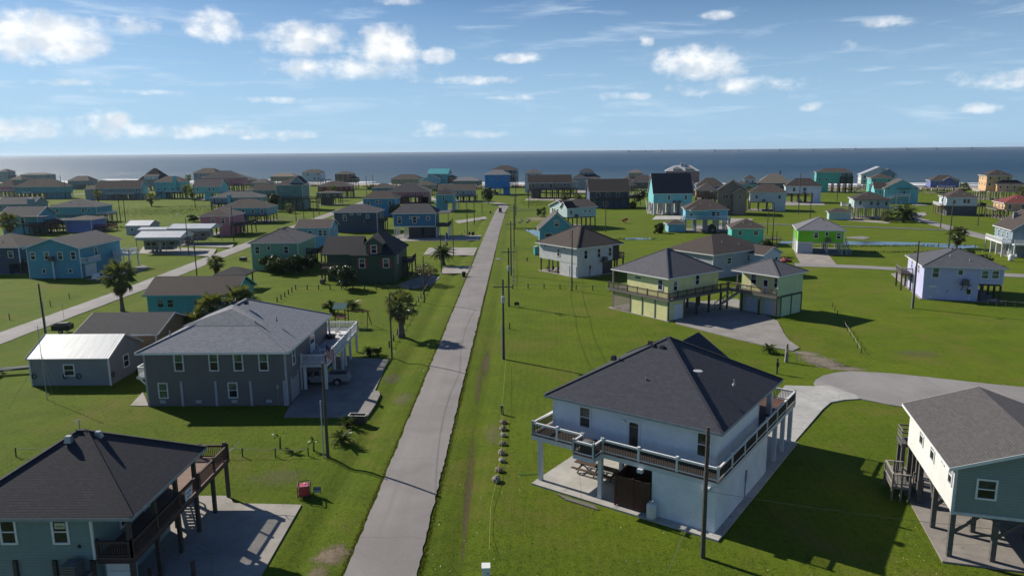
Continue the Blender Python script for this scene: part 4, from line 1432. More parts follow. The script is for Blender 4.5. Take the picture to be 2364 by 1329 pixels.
FH('cream house with brown roof peeking out left of the blue two-storey house', 42.6, 413.9, -10, 9.2, 10, 3.6, 9.0, 11.5, 'beige', 'taupe')
FH('beige house with small square upper storey near the sea', 75.7, 482.0, -10, 15.5, 10, 3.6, 7.2, 10.0, 'beige', 'taupe', vols=[(1, 0, 8.9, 7, 8.5, 11.4, 13.6, 'hip', 'beige', 'tan')])
FH('brown house with grey-brown hip roof left of the tall aqua house', 75.2, 443.8, -10, 13.9, 10, 3.4, 7.0, 11.2, (0.17, 0.16, 0.15), 'taupe', rl=5)
FH('aqua house with very tall dark gable roof on thick white columns', 62.4, 302.1, 0, 15.7, 12, 4.8, 8.4, 16.4, 'aqua', 'slate', kind='gx', oh=0.35, pmat=m_plain((0.55, 0.55, 0.55)), psz=1.0, grid=(4, 2), lower=[(4.2, 7.8, -5.9, 4)], win={'F': [(-1.6, 6.9, 0.9, 1.6), (5.2, 6.9, 0.9, 1.6)]}, stair=[((-9.2, -4), (-8.6, 4.5))], acs=[(0.6, -6.6, 4.9), (2.6, -6.6, 4.9)], slabm=CONC)
FH('large pink house with white metal roof, twin dormers and cupola by the sea', 113.2, 509.7, -10, 22.6, 13, 4, 11.5, 15.4, (0.46, 0.22, 0.24), (0.55, 0.55, 0.55), metal=True, rl=11, vols=[(-3.8, -5.0, 5, 3.5, 11.4, 13.0, 14.4, 'hip', 'lgrey', 'lgrey'), (4.2, -5.0, 5, 3.5, 11.4, 13.0, 14.4, 'hip', 'lgrey', 'lgrey'), (0, 0, 2.6, 2.6, 14.8, 16.6, 17.6, 'hip', 'white', 'lgrey')])
FH('house with brown hip roof behind the brown timber house', 103.3, 396.8, -10, 14.6, 12, 3.4, 6.8, 11.0, 'cornf', 'brown', rl=4)
FH('brown timber house with taupe hip roof right of the tall aqua house', 90.9, 356.0, -10, 9.5, 10, 3.6, 6.6, 10.2, 'brown', 'taupe', pmat=DW, decks=[(-5, 6, -8, -5, 'FR', {'rmat': REDWOOD})], win={'F': [(-2.4, 5.2, 1.1, 1.4), (2.6, 5.2, 1.1, 1.4)]})
FH('tall tan two-gabled house with paired windows', 87.3, 299.9, -16, 10.9, 12, 3.4, 9.5, 13.6, (0.24, 0.19, 0.145), 'dbrown', kind='gy', lower='full', vols=[(3.1, -7.2, 5.0, 2.6, 0.1, 8.6, 10.8, 'gy', (0.26, 0.21, 0.17), 'dbrown')], win={'F': [(-2.9, 7.2, 0.9, 1.2), (-1.9, 7.2, 0.9, 1.2), (-0.2, 7.2, 0.8, 1.6), (-3.0, 3.0, 1.2, 1.0), (-1.4, 3.0, 1.0, 1.2)]}, trim=m_plain((0.5, 0.45, 0.38)))
FH('pale blue house with small square lookout tower', 133.0, 428.0, -16, 12.0, 10, 3.4, 6.0, 8.4, 'ltblue', 'brown', vols=[(1.5, -1, 6.4, 6.0, 6.0, 9.0, 11.2, 'hip', 'bluew', 'brown')])
FH('dark house with wide tan roof by the beach', 146.6, 421.9, -16, 17.6, 12, 3.4, 6.8, 12.0, (0.10, 0.11, 0.14), 'tan', rl=5, chimney=(3.2, 1.5, 0.7, 9, 13.6, 'navy'))
FH('white house with brown hip roof and grey closed ground floor, far right of the lane', 107.0, 315.0, -16, 14.4, 12, 3.9, 7.8, 11.2, 'bluew', 'brown', rl=5, lower=[(2.4, 7.1, -5.9, 5.5)], win={'F': [(-4.6, 6.0, 1.0, 1.3), (4.6, 6.0, 1.0, 1.3)], 'L': [(0, 6.0, 1, 1.3)]}, acs=[(-1.6, -6.7, 4.2)], lod=1)
FH('white stilt house with dark hip roof and white closet below', 139.4, 360.3, -16, 16.2, 10, 4.6, 8.0, 11.8, 'bluew', 'dbrown', rl=6.5, pmat=DW, lower=[(4.6, 8.0, -4.9, 4)], win={'F': [(-4.2, 6.4, 1.2, 1.7), (0.6, 6.6, 1.5, 1.3)], 'L': [(0, 6.4, 1.1, 1.5)]}, acs=[(0.6, -5.7, 4.7)])
FH('sea green two-storey house with dark balconies by the beach', 189.6, 443.6, -16, 19.9, 10, 5.6, 11.9, 14.3, 'seag', 'brown', pmat=DW, lower=[(-9.8, -3, -4.9, 4)], vols=[(6.8, -1, 6.4, 8, 5.6, 11.6, 12.8, 'hip', 'pteal', 'taupe')], decks=[(3.2, 10.2, -7.5, -5, 'FR', {'z': 8.8, 'rmat': DW}), (3.2, 10.2, -7.5, -5, 'FR', {'rmat': GW})])
FH('white gabled house with grey metal roof behind the sea green one', 225.0, 462.0, -16, 20.0, 12, 4, 9.6, 14.4, 'white', (0.42, 0.42, 0.44), kind='gy', metal=True, vols=[(5, -3, 8, 8, 9, 10.2, 13.2, 'gy', 'dusk', 'taupe')])
FH('sea green house with brown hip roof and long white side stairs', 216.0, 440.0, -16, 11.4, 14, 4.0, 8.3, 11.0, 'seag', 'brown', lower='full', stair=[((-14, -1), (-6.5, 3))])
FH('turquoise house with broad gambrel-like gable front and white two-level porch', 181.5, 350.4, -16, 14.4, 12, 3.8, 7.1, 11.2, 'aqua', 'taupe', kind='gy', lower='full', win={'F': [(-5.6, 7.0, 1.1, 0.6), (1.2, 5.4, 1.0, 1.6), (5.8, 7.0, 1.0, 0.6)], 'L': [(-2, 5.6, 0.9, 1.6), (1, 5.6, 0.9, 1.6)]}, decks=[(-2.2, 3.6, -7.6, -6, 'F', {'cover': True})], stair=[((-9.5, -7), (-2.3, -7))], vols=[(-8.6, 1.0, 5.0, 9.0, 0.1, 6.6, 9.6, 'gx', 'aqua', 'dbrown')], pmat=WHITE, lod=1)
FH('pale house on stilts with brown hip roof and long white porch stair', 132.3, 276.5, -16, 11.9, 12, 4.3, 7.2, 10.0, 'mint', 'dbrown', lod=1, pmat=m_plain((0.42, 0.38, 0.36)), decks=[(-6, 9.5, -8.0, -6, 'FR', {'rmat': m_plain((0.5, 0.55, 0.6)), 'cover': True}), (-9.0, -6, 2.0, 6.0, 'FL')], stair=[((1.0, -9.4), (8.6, -8.8))], win={'F': [(-3.8, 5.8, 0.9, 1.6), (0, 5.8, 1, 1.4), (2.2, 5.8, 1, 1.4), (5, 5.8, 0.8, 1.4)], 'L': [(2, 5.8, 0.7, 0.9)]}, acs=[(-6.7, -1.5, 4.4)])
FH('cornflower blue house with brown roof and white railed porch by the sea', 245.7, 426.3, -16, 14.6, 10, 3.5, 7.2, 10.2, 'cornf', 'brown', decks=[(-4, 5, -7.6, -5, 'FLR')], stair=[((-13, -2), (-7.4, 3))], vols=[(2, -4.4, 5, 3, 6.8, 7.6, 9.2, 'gy', 'cornf', 'brown')])
FH('white stilt house with brown hip roof and solid white balcony', 172.3, 287.3, -16, 10.4, 11, 3.7, 6.9, 9.8, 'bluew', 'brown', lod=1, pmat=m_wood((0.24, 0.19, 0.15)), lower=[(-4.8, 5.1, -5.4, 0)], lowwall=(0.09, 0.10, 0.13), decks=[(-7.2, -5.2, -5, 6, 'FL'), (5.2, 8.5, -5, 2, 'FR', {'rmat': DW})], win={'F': [(-2.6, 5.3, 0.9, 1.2), (0.9, 5.5, 0.9, 1.4), (2.2, 5.5, 0.9, 1.4)], 'L': [(-1, 5.5, 1.8, 1.4), (3, 5.5, 1.2, 1.4)]})
FH('peach three-level house with brown roofs and white wrap balcony at the right', 240.2, 371.2, -16, 10.9, 12, 4.3, 11.8, 14.8, 'peach', 'dbrown', lod=2, vols=[(4.5, -6.0, 12, 6, 4.3, 7.6, 9.8, 'hip', 'peach', 'dbrown')], decks=[(-8, -5.45, -6, 6, 'FL'), (-5.4, 14, -11.5, -9, 'FR', {'rmat': GW})], pmat=m_plain((0.45, 0.38, 0.34)))
FH('orange house with red hip roof at the right edge', 182.5, 268.0, -16, 11.5, 12, 3.6, 5.9, 8.9, 'peach', 'red', lod=2, pmat=m_wood((0.20, 0.17, 0.14)), decks=[(-8.2, -5.8, -6, 6, 'FL', {'rmat': GW}), (-5.8, 7, -8.2, -6, 'F', {'rmat': GW})])
FH('sky blue house with brown hip roof and railed deck beside the small blue shed', 60.5, 237.2, -8, 13.1, 10, 4.3, 7.1, 10.1, 'ltblue', 'brown', rl=4, lod=1, pmat=m_plain((0.30, 0.38, 0.45)), decks=[(-7.0, 7.2, -7.4, -5, 'FLR', {'rmat': m_plain((0.42, 0.56, 0.66))})], win={'F': [(-4.7, 5.7, 0.9, 1.3), (2.2, 5.7, 1.0, 1.5), (3.6, 5.7, 1.0, 1.5)]}, stair=[((-9.2, -6), (-7.0, -2.5))], vols=[(-2.5, -6.0, 5, 3.6, 6.4, 7.0, 8.4, 'hip', 'ltblue', 'brown')])
sh = FH('small blue shed with brown hip roof by the sky blue house', 50.5, 234.8, 0, 5.4, 5, 0.1, 2.5, 3.9, 'ltblue', 'brown', name='garden_shed', cat='shed', lower='full', win={}, lod=1, pipes=False)
FH('white lock-up shed with brown hip roof below the pale stilt house', 119.0, 271.0, -16, 7.4, 5.6, 0.1, 2.7, 4.2, 'mint', 'brown', name='garden_shed', cat='shed', lower='full', win={}, lod=1, pipes=False)
FH('teal cottage with brown hip roof and open carport end, below the sky blue house', 63.3, 202.6, -10, 8.5, 9, 1.6, 4.6, 7.0, 'seag', 'brown', rl=0.5, lod=1, lower='full', win={'F': [(-2.0, 3.4, 1.0, 1.0), (2.2, 3.4, 1.0, 1.0)]})
# --- left, nearer rows
FH('periwinkle blue cabin with porch and timber decks at both ends', -151.0, 250.6, 0, 8.8, 9, 0.8, 4.2, 5.5, 'purple', 'brown', oh=0.7, lod=1, lower='full', win={}, decks=[(-11, -4.4, -4.6, 2, 'FL', {'rmat': REDWOOD, 'mat': REDWOOD, 'cover': True, 'z': 1.5}), (4.4, 9.2, -3, 3, 'FR', {'rmat': REDWOOD, 'mat': REDWOOD, 'z': 1.5})], pipes=False)
FH('aqua house with dark hip roof behind the periwinkle cabin', -173.5, 285.6, 0, 18.6, 11, 3.2, 6.2, 9.1, 'teal', 'slate', rl=2.5, lod=1, lower=[(-9, 4, -5, 4)], decks=[(9.3, 12.5, -5, 3, 'FR')], win={'F': [(4.0, 4.9, 0.9, 1.4), (6.2, 5.0, 0.8, 0.8), (-6, 4.9, 1, 1.4)]})
FH('aqua house with dark gable roof and dark timber deck at the left edge', -168.4, 246.8, 0, 12.5, 10, 3.2, 6.0, 8.8, 'teal', 'slate', kind='gx', lod=1, pmat=DW, lower=[(-6, 3.6, -4.8, 4)], decks=[(3, 10.5, -8, -5, 'FR', {'rmat': DW, 'cover': True}), (6.2, 10.5, -5, 2, 'R', {'rmat': DW})], win={'F': [(-3.5, 4.6, 1.0, 1.5), (1.2, 4.6, 1.2, 1.9)]}, stair=[((9, -11), (6, -8))])
FH('dark blue house with brown roof cut by the left edge of the photo', -117.0, 164.4, 0, 11.5, 12, 2.6, 6.0, 8.6, 'navy', 'dbrown', lod=1, lower=[(-5.7, 3.0, -5.9, 4)], win={'F': [(0.8, 4.4, 0.9, 0.5), (3.8, 4.5, 1.0, 1.3)]}, decks=[(5.8, 8.6, -5, 3, 'FR', {'rmat': GW})], pmat=DW)
FH('grey house with grey gable roof and stout chimney at the left edge', -212.5, 308.5, 0, 15.6, 10, 3.2, 6.0, 8.6, 'dusk', 'slate', kind='gx', chimney=(7.4, -5.2, 2.0, 0.2, 8.3, 'dusk'), pmat=DW)
FH('blue cottage with brown gable roof between the pale green and navy houses', -56.7, 201.9, 0, 9.1, 9, 2.8, 5.8, 7.7, 'sky', 'brown', kind='gx', lod=1, lower='full', win={'F': [(-0.8, 4.6, 0.9, 0.9), (2.0, 4.45, 0.9, 1.4), (3.3, 4.45, 0.9, 1.4)], 'R': [(-2, 4.5, 0.9, 1.4), (1.5, 4.5, 0.9, 1.3)]}, vols=[(7.5, -2, 5.5, 5, 0.1, 1.9, 2.6, 'gx', 'brown', 'red')])
FH('teal gable-front cottage with steep brown roof by the canal', 10.2, 203.6, 0, 9.4, 10, 1.0, 4.5, 9.2, 'teal', 'taupe', kind='gy', lod=1, lower='full', win={'F': [(0.0, 6.4, 1.1, 1.5), (-2.2, 3.2, 1.8, 0.9)]}, oh=0.5, decks=[(4.7, 9.0, 2, 5, 'FR')])
FH('pale mint house with cross gable on slim stilts above the canal', 18.5, 252.0, 25, 11.0, 13.0, 3.9, 7.0, 9.2, 'mint', 'dbrown', kind='gx', lod=1, pmat=DW, win={'F': [(1.2, 5.8, 0.6, 0.6), (3.0, 5.8, 0.6, 0.6)], 'L': [(-4.4, 5.6, 0.9, 1.4), (-3.1, 5.6, 0.9, 1.4), (-0.8, 5.6, 0.9, 1.3)]}, vols=[(-4.4, -4.5, 3.0, 4.6, 4.0, 6.9, 9.0, 'gx', 'mint', 'dbrown')], acs=[(-2.4, -7.2, 4.0)])
FH('grey house with brown hip roof and cross wing behind the yellow house', 42.5, 155.0, 36, 17.2, 12, 2.2, 5.0, 8.2, 'lgrey', 'brown', rl=4, lod=1, lower='full', win={'F': [(-3.5, 3.4, 1.3, 1.1), (3, 3.4, 1.2, 1.1)], 'L': [(1, 3.4, 1.2, 1.1)]}, vols=[(6.0, -7.5, 6.0, 4.0, 0.1, 4.3, 5.8, 'gy', 'bluew', 'brown')])

# --- the aqua gable-front house by the side road
h = FH('aqua gable-front house with corner balcony and garage door by the side road', -99.9, 160.6, 0, 11.4, 16, 3.4, 6.4, 8.5, (0.085, 0.31, 0.42), 'slate', kind='gy', lod=0, lower='full', win={'F': [(-4.4, 4.9, 0.9, 1.5), (-1.4, 4.9, 0.9, 1.5), (1.5, 4.9, 0.9, 1.5), (4.3, 4.9, 0.9, 1.5), (-2.4, 1.6, 0.6, 0.8), (3.3, 1.6, 0.6, 0.8)], 'R': [(-2, 5.0, 0.9, 1.9)]}, acs=[(-0.1, -8.7, 4.0)])
fcR = face(-5.72, 5.72, -8.0, 8.0, 'R')
garage_door(h, fcR, -4.6, 0.08, 4.2, 2.6)
deck(h, 5.75, 7.2, -8.0, -2.6, 3.4, 'FRB', m_plain((0.35, 0.5, 0.58)), WHITE, lod=1, posts=False)
deck(h, 5.75, 9.6, 4.4, 8.6, 3.4, 'FRB', WHITE, WHITE, lod=1, pmat=WHITE)
stairs(h, (7.0, 0.4), (7.4, 4.4), 0, 3.4, 1.1, WHITE)
MB().box(-0.12, 0.12, -8.6, -8.36, 0, 3.85).build('platform_post', WHITE, h)

# --- pale green house with dark shrubs
h = FH('pale green house with grey hip roof and dark shrubs along its front', -55.1, 167.9, 0, 10.6, 14, 3.2, 6.2, 9.0, 'green', 'grey', rl=4.5, lod=0, lower='full', caps=True, win={'F': [(-3.9, 4.7, 0.9, 1.5), (-1.3, 5.1, 0.6, 0.9), (2.6, 4.7, 0.9, 1.5)]}, decks=[(5.3, 8.0, -1, 6, 'FR', {'rmat': DW})], pmat=DW)
box_vents(h, [(-0.6, -1.6, 8.75), (0.5, -1.2, 8.85)])

# --- navy/dark green house with red shutters
h = thing('beach_house', 'dark green house with red shutters, front gable dormer and white-flowered bush', 'house', -31.6, 150.5, 0, 0)
DG = W_('dgreen')
RS = m_plain((0.30, 0.035, 0.035), 0.6)
roofm = S_('dark')
MB().box(-1.9, 6.4, -7.2, 8.5, 0, 5.72).build('wall', DG, h)
MB().box(-8.0, -1.9, -3.4, 6.0, 0, 5.5).build('wing_wall', DG, h)
for cx, cy in ((-1.9, -7.2), (6.4, -7.2), (-8.0, -3.4), (6.4, 8.5)):
    t = MB().box(cx - 0.1, cx + 0.1, cy - 0.03, cy + 0.12, 0.02, 5.4)
    t.build('corner_trim', m_plain((0.06, 0.10, 0.065)), h)
hip_roof(h, -1.9, 6.4, -7.2, 8.5, 5.7, 9.9, roofm, 0.55, m_plain((0.05, 0.08, 0.055)), False, rl=4.5)
gable_roof(h, -8.6, -1.5, -3.6, 6.0, 5.4, 8.6, roofm, DG, 'x', 0.45, m_plain((0.05, 0.08, 0.055)), 'wing_roof')
MB().box(0.9, 4.0, -7.25, -3.0, 5.5, 7.9).build('dormer_wall', DG, h)
gable_roof(h, 0.9, 4.0, -7.25, -2.0, 7.9, 9.2, roofm, DG, 'y', 0.3, m_plain((0.05, 0.08, 0.055)), 'dormer_roof')
fc = face(-1.9, 6.4, -7.2, 8.5, 'F')
window(h, fc, -2.3, 4.2, 1.0, 1.7, None, 0, shutter=RS)
window(h, fc, 2.55, 4.2, 1.0, 1.7, None, 0, shutter=RS)
window(h, face(0.9, 4.0, -7.25, -3, 'F'), 0.0, 7.0, 1.0, 1.5, None, 0, shutter=RS)
window(h, face(-1.9, 6.4, -7.2, 8.5, 'R'), -3.5, 4.3, 1.0, 1.5, None, 0)
deck(h, 6.4, 8.6, 3.0, 8.6, 3.0, 'FR', DW, DW, lod=1, pmat=DW)
stairs(h, (7.6, -1.8), (7.6, 3.0), 0, 3.0, 1.1, DW)
deck(h, -8.8, -3.0, -6.2, -3.45, 3.0, 'FL', DW, DW, lod=1, pmat=DW)
stairs(h, (-3.6, -8.8), (-6.4, -6.2), 0, 3.0, 1.1, DW)
ac_unit(h, -8.3, -6.9, 0.1, False)

# --- teal house with long brown roof behind the palms
h = FH('turquoise house with long brown gable roof behind the cluster of palms', -50.6, 112.5, 0, 13.4, 8.2, 1.6, 4.7, 6.9, (0.06, 0.36, 0.40), 'brown', kind='gx', lod=0, lower='full', win={'F': [(-4.7, 3.5, 0.85, 1.1), (-3.2, 3.5, 0.85, 1.1), (1.0, 3.5, 0.9, 0.9)]}, trim=m_plain((0.10, 0.40, 0.44)), acs=[(0.9, -4.75, 1.3)])
MB().fbox(face(-6.7, 6.7, -4.1, 4.1, 'F'), 4.2, 5.4, 2.3, 4.0, 0.0, 0.06).build('boarded_window', m_plain((0.45, 0.42, 0.40)), h)
g = thing('gazebo', 'open square shelter with dark hip roof behind the turquoise house', 'gazebo', *(-55.97, 139.63), 0, 0)
for px in (-2.6, 2.6):
    for py in (-2.2, 2.2):
        post(g, px, py, 0, 2.9, 0.22, DW)
hip_roof(g, -2.8, 2.8, -2.4, 2.4, 2.9, 4.3, S_('dark'), 0.4, DW, rl=1.0)
MB().box(-2.8, 2.8, -2.4, 2.4, -0.05, 0.1).build('slab', CONC_D, g)

# --- tan house behind the grey workshop
FH('tan house with weathered dark gable roof behind the grey workshop', -51.3, 93.4, 0, 9.9, 9, 0.2, 3.55, 5.3, 'tan', 'char', kind='gx', lod=0, lower='full', win={'F': [(-2.5, 2.0, 1, 1.2)]}, oh=0.5)

# --- grey workshop with white ribbed metal roof
h = thing('workshop', 'grey workshop with white ribbed metal roof', 'shed', -51.6, 82.4, 0, 0)
gm = W_((0.24, 0.25, 0.27))
MB().box(-4.5, 4.5, -3.2, 4.0, 0, 3.25).build('wall', gm, h)
gable_roof(h, -4.5, 4.5, -3.2, 4.0, 3.2, 5.1, m_metal_roof((0.66, 0.67, 0.68)), gm, 'x', 0.28, m_plain((0.5, 0.5, 0.5)), ribs=0.3, th=0.08)
window(h, face(-4.5, 4.5, -3.2, 4.0, 'F'), -0.1, 1.85, 1.05, 1.15, None, 0)
window(h, face(-4.5, 4.5, -3.2, 4.0, 'R'), 0.0, 1.9, 1.0, 1.3, None, 0)
for (sd, u) in (('F', -0.6), ('F', 0.95), ('R', -3.1), ('F', -4.2)):
    fcx = face(-4.5, 4.5, -3.2, 4.0, sd)
    mb = MB()
    for q in range(3):
        pts = []
        for i in range(17):
            a = 2 * math.pi * i / 16
            uu, dd = u + (0.2 + 0.02 * q) * math.cos(a), 0.06 + 0.035 * q
            pts.append((fcx[0] + fcx[2] * uu + fcx[4] * dd, fcx[1] + fcx[3] * uu + fcx[5] * dd, 1.15 + (0.28 + 0.02 * q) * math.sin(a)))
        mb.path(pts, 0.025, 5)
    mb.build('hose_coil', BLACK, h)
MB().box(4.45, 4.6, -3.3, -3.15, 0, 3.15).build('downpipe', WHITE, h)
MB().box(-4.62, -4.48, -3.3, -3.15, 0, 3.15).build('downpipe', WHITE, h)

# --- white sheds and carports by the side road
h = thing('workshop', 'white metal shed with white gable roof beside the carports', 'shed', -126.0, 240.5, 0, 0)
MB().box(-3.9, 3.9, -3.5, 3.5, 0, 3.05).build('wall', W_((0.42, 0.46, 0.52)), h)
gable_roof(h, -3.9, 3.9, -3.5, 3.5, 3.0, 4.4, m_metal_roof((0.66, 0.67, 0.68)), W_((0.42, 0.46, 0.52)), 'x', 0.25, m_plain((0.5, 0.5, 0.5)), ribs=0.6, th=0.08)
window(h, face(-3.9, 3.9, -3.5, 3.5, 'F'), -1.9, 1.7, 0.8, 0.7, None, 1)
window(h, face(-3.9, 3.9, -3.5, 3.5, 'F'), 2.4, 1.7, 0.8, 0.7, None, 1)


def carport(label, x, y, w, d, ze, zr):
    c = thing('carport', label, 'carport', x, y, 0, 0)
    mt = m_metal_roof((0.64, 0.65, 0.66))
    gable_roof(c, -w / 2, w / 2, -d / 2, d / 2, ze, zr, mt, m_plain((0.5, 0.52, 0.55)), 'x', 0.3, m_plain((0.55, 0.56, 0.58)), ribs=0.5, th=0.08)
    MB().box(-w / 2, w / 2, -d / 2 - 0.05, -d / 2, ze - 0.75, ze - 0.06).build('side_panel', m_plain((0.42, 0.44, 0.47)), c)
    n = 4
    for i in range(n):
        for s in (-1, 1):
            post(c, -w / 2 + 0.1 + (w - 0.2) * i / (n - 1), s * (d / 2 - 0.15), 0, ze, 0.12, STEEL)
    return c


carport('nearer white-roofed carport over a camper trailer by the side road', -96.3, 194.6, 11.9, 8, 4.3, 5.6)
carport('farther white-roofed carport over a camper trailer, by the salmon pink house', -96.8, 214.6, 12.4, 8, 4.6, 5.6)
carport('small pale-roofed carport between the white shed and the camper shelters', -112.5, 222.5, 8.5, 5, 3.4, 3.9)
# --- roofs crowding the far rows between the larger houses
FH('small slate-roofed house between the long grey house and the steep brown roof', -238.0, 500.0, -10, 11, 9, 3.2, 6.2, 8.8, 'dusk', 'slate', pmat=DW)
FH('grey stilt house between the pink roof and the cream beach house', -176.0, 500.0, -10, 12, 9, 3.6, 6.4, 9.0, 'lgrey', 'brown', pmat=DW, decks=[(-6, 6, -7, -4.5, 'F', {'rmat': DW})])
FH('weathered shed-like house behind the dark weathered stilt house', -122.0, 398.0, 0, 10, 8, 3.2, 5.8, 7.8, (0.16, 0.15, 0.15), 'taupe', pmat=DW)
FH('teal stilt house behind the blue house with brown hip roof', -78.0, 420.0, 0, 12, 9, 3.4, 6.2, 8.6, 'dteal', 'brown', pmat=DW)
FH('tan house between the street end houses and the grey-green one', -58.0, 455.0, -10, 11, 9, 3.2, 6.0, 8.4, 'beige', 'brown', pmat=DW)
FH('grey stilt house behind the long brown stilt house', 30.0, 455.0, -10, 12, 9, 3.4, 7.0, 9.4, 'lgrey', 'slate', pmat=DW)
FH('brown stilt house between the blue-grey cupola house and the beige one', 62.0, 425.0, -10, 11, 9, 3.2, 6.0, 8.8, 'brown', 'dbrown', pmat=DW)
FH('pale house with slate roof behind the tall aqua house', 97.0, 430.0, -16, 12, 9, 3.4, 6.6, 9.4, 'lgrey', 'slate', pmat=DW)
FH('slate-blue house left of the sea green balcony house', 160.0, 455.0, -16, 12, 9, 3.4, 6.6, 9.4, 'dusk', 'brown', pmat=DW)

# ------------------------------------------------------------------ near houses
# --- slate-roofed teal house in the lower left corner, timber porch and deck
h = thing('beach_house', 'pale teal house with black pyramid roof and brown timber deck, lower left corner', 'house', -27.3, 42.25, 0, 0)
TL = W_('pteal')
MB().box(-4.95, 2.75, -4.45, 4.4, 3.15, 5.92).build('wall', TL, h)
MB().box(-4.85, 2.65, -4.35, 4.3, 0, 3.1).build('ground_room', TL, h)
MB().box(2.66, 2.79, -4.49, -4.36, 3.15, 5.86).build('corner_trim', WHITE, h)
MB().box(2.66, 2.79, 4.3, 4.44, 3.15, 5.86).build('corner_trim', WHITE, h)
rf = hip_roof(h, -4.9, 4.9, -4.45, 4.45, 5.85, 9.25, S_((0.033, 0.033, 0.042)), 0.5, m_plain((0.26, 0.28, 0.29)), True, rl=0.45)
fc = face(-4.95, 2.75, -4.45, 4.4, 'F')
wn = window(h, fc, 2.05, 4.9, 0.75, 1.3, None, 0, (GLASS, GLASS))
MB().fbox(fc, 1.75, 2.35, 5.08, 5.45, 0.022, 0.03).build('paper_notice', m_plain((0.45, 0.44, 0.30)), wn)
MB().fbox(fc, 1.82, 2.28, 5.20, 5.25, 0.031, 0.034).build('notice_print', BLACK, wn)
window(h, fc, -0.95, 4.9, 0.75, 1.3, None, 0, (GLASS, GLASS))
window(h, face(-4.95, 2.75, -4.45, 4.4, 'R'), -1.0, 4.6, 1.2, 1.9, None, 0, (GLASS, GLASS))
door(h, face(-4.95, 2.75, -4.45, 4.4, 'R'), 1.6, 3.2, 0.95, 2.1)
for px in (-1.95, 0.35, 2.55):
    post(h, px, -4.42, 0, 3.1, 0.22, DARKWOOD)
RW = m_wood((0.072, 0.042, 0.034))
RWB = m_wood((0.19, 0.115, 0.085))
deck(h, 2.8, 4.95, -4.4, 4.45, 3.2, '', RW, RW, None, False, th=0.35, wood=RWB)
deck(h, 0.6, 4.95, 4.5, 9.6, 3.2, '', RW, RW, None, False, th=0.35, wood=RWB)
railing(h, (2.85, -4.32), (4.87, -4.32), 3.2, RW, RW, lod=0, ps=2.2, bs=0.14)
railing(h, (4.87, -4.32), (4.87, 4.4), 3.2, RW, RW, lod=0, ps=2.9, bs=0.14)
railing(h, (4.87, 4.5), (4.87, 9.52), 3.2, RW, RW, lod=0, ps=2.5, bs=0.14)
railing(h, (0.7, 9.52), (4.87, 9.52), 3.2, RW, RW, lod=0, ps=2.1, bs=0.14)
for px, py, zt in ((4.72, -4.2, 5.85), (4.72, -1.3, 5.85), (4.72, 1.5, 5.85), (4.72, 4.2, 5.85), (4.72, 6.9, 3.0), (4.72, 9.4, 4.5), (0.8, 9.4, 3.0), (2.9, 4.8, 3.0), (0.8, 4.8, 3.0)):
    post(h, px, py, 0, zt, 0.24, DARKWOOD)
garage_door(h, (3.8, -3.9, 1, 0, 0, -1), 0.0, 0.1, 1.6, 2.7)
MB().box(2.8, 4.7, -3.85, -3.7, 0.02, 2.82).build('store_wall', TL, h)
ac_unit(h, 1.85, -5.2, 2.55)
MB().box(1.86, 2.0, -4.52, -4.46, 3.9, 4.1).build('meter_box', BLACK, h)
stairs(h, (1.6, 9.0), (1.6, 5.4), 0.1, 3.0, 1.1, DARKWOOD)
vmat = m_plain((0.34, 0.35, 0.36), 0.4, 0.05, 3, 0.4)
box_vents(h, [(-0.35, -0.75, 8.92), (0.95, 0.15, 8.85)], vmat)
mb = MB().tube((-0.4, 0.5, 9.0), (-0.4, 0.5, 9.75), 0.03).beam((-0.75, 0.5, 9.7), (-0.1, 0.5, 9.7), 0.02).beam((-0.55, 0.3, 9.6), (-0.55, 0.7, 9.6), 0.02)
mb.build('antenna', STEEL, h)
sg = MB().box(4.93, 4.97, 2.2, 3.2, 3.3, 4.0).build('notice_board', WHITE, h)
MB().box(4.971, 4.976, 2.32, 3.08, 3.72, 3.84).build('notice_print', m_plain((0.2, 0.22, 0.3)), sg)
MB().box(4.971, 4.976, 2.4, 3.0, 3.46, 3.56).build('notice_print', m_plain((0.2, 0.22, 0.3)), sg)
mb = MB().beam((4.9, 9.55, 3.6), (5.3, 9.75, 3.9), 0.05).beam((5.3, 9.75, 3.9), (5.25, 9.5, 4.3), 0.04).beam((5.3, 9.75, 3.9), (5.7, 9.9, 4.35), 0.04)
mb.build('flag_bracket', m_plain((0.3, 0.34, 0.3)), h)

# --- large grey two-storey house, white deck on its right
h = thing('beach_house', 'large grey house with grey hip roof and white two-level deck over a pickup truck', 'house', -31.8, 80.4, 0, 0)
GR = W_((0.150, 0.142, 0.150))
MB().box(-7.4, 7.4, -8.25, 8.25, 0, 5.9).build('wall', GR, h)
for cx, sx in ((-7.4, -1), (7.4, 1)):
    t = MB().box(min(cx - sx * 0.16, cx + sx * 0.03), max(cx - sx * 0.16, cx + sx * 0.03), -8.28, -8.1, 0, 5.85)
    t.build('corner_trim', m_plain((0.38, 0.39, 0.42)), h)
GS = S_((0.220, 0.232, 0.268))
hip_roof(h, -7.4, 7.4, -8.25, 8.25, 5.78, 9.45, GS, 0.55, WHITE, True, rl=3.4)
sl = (9.45 - 5.95) / 7.95


def rz(y):
    return 5.95 + (y + 8.8) * (9.45 - 5.95) / 7.1


def rzf(y):
    return 5.95 + (y + 8.8) * sl * 7.95 / (8.8 - 1.7)


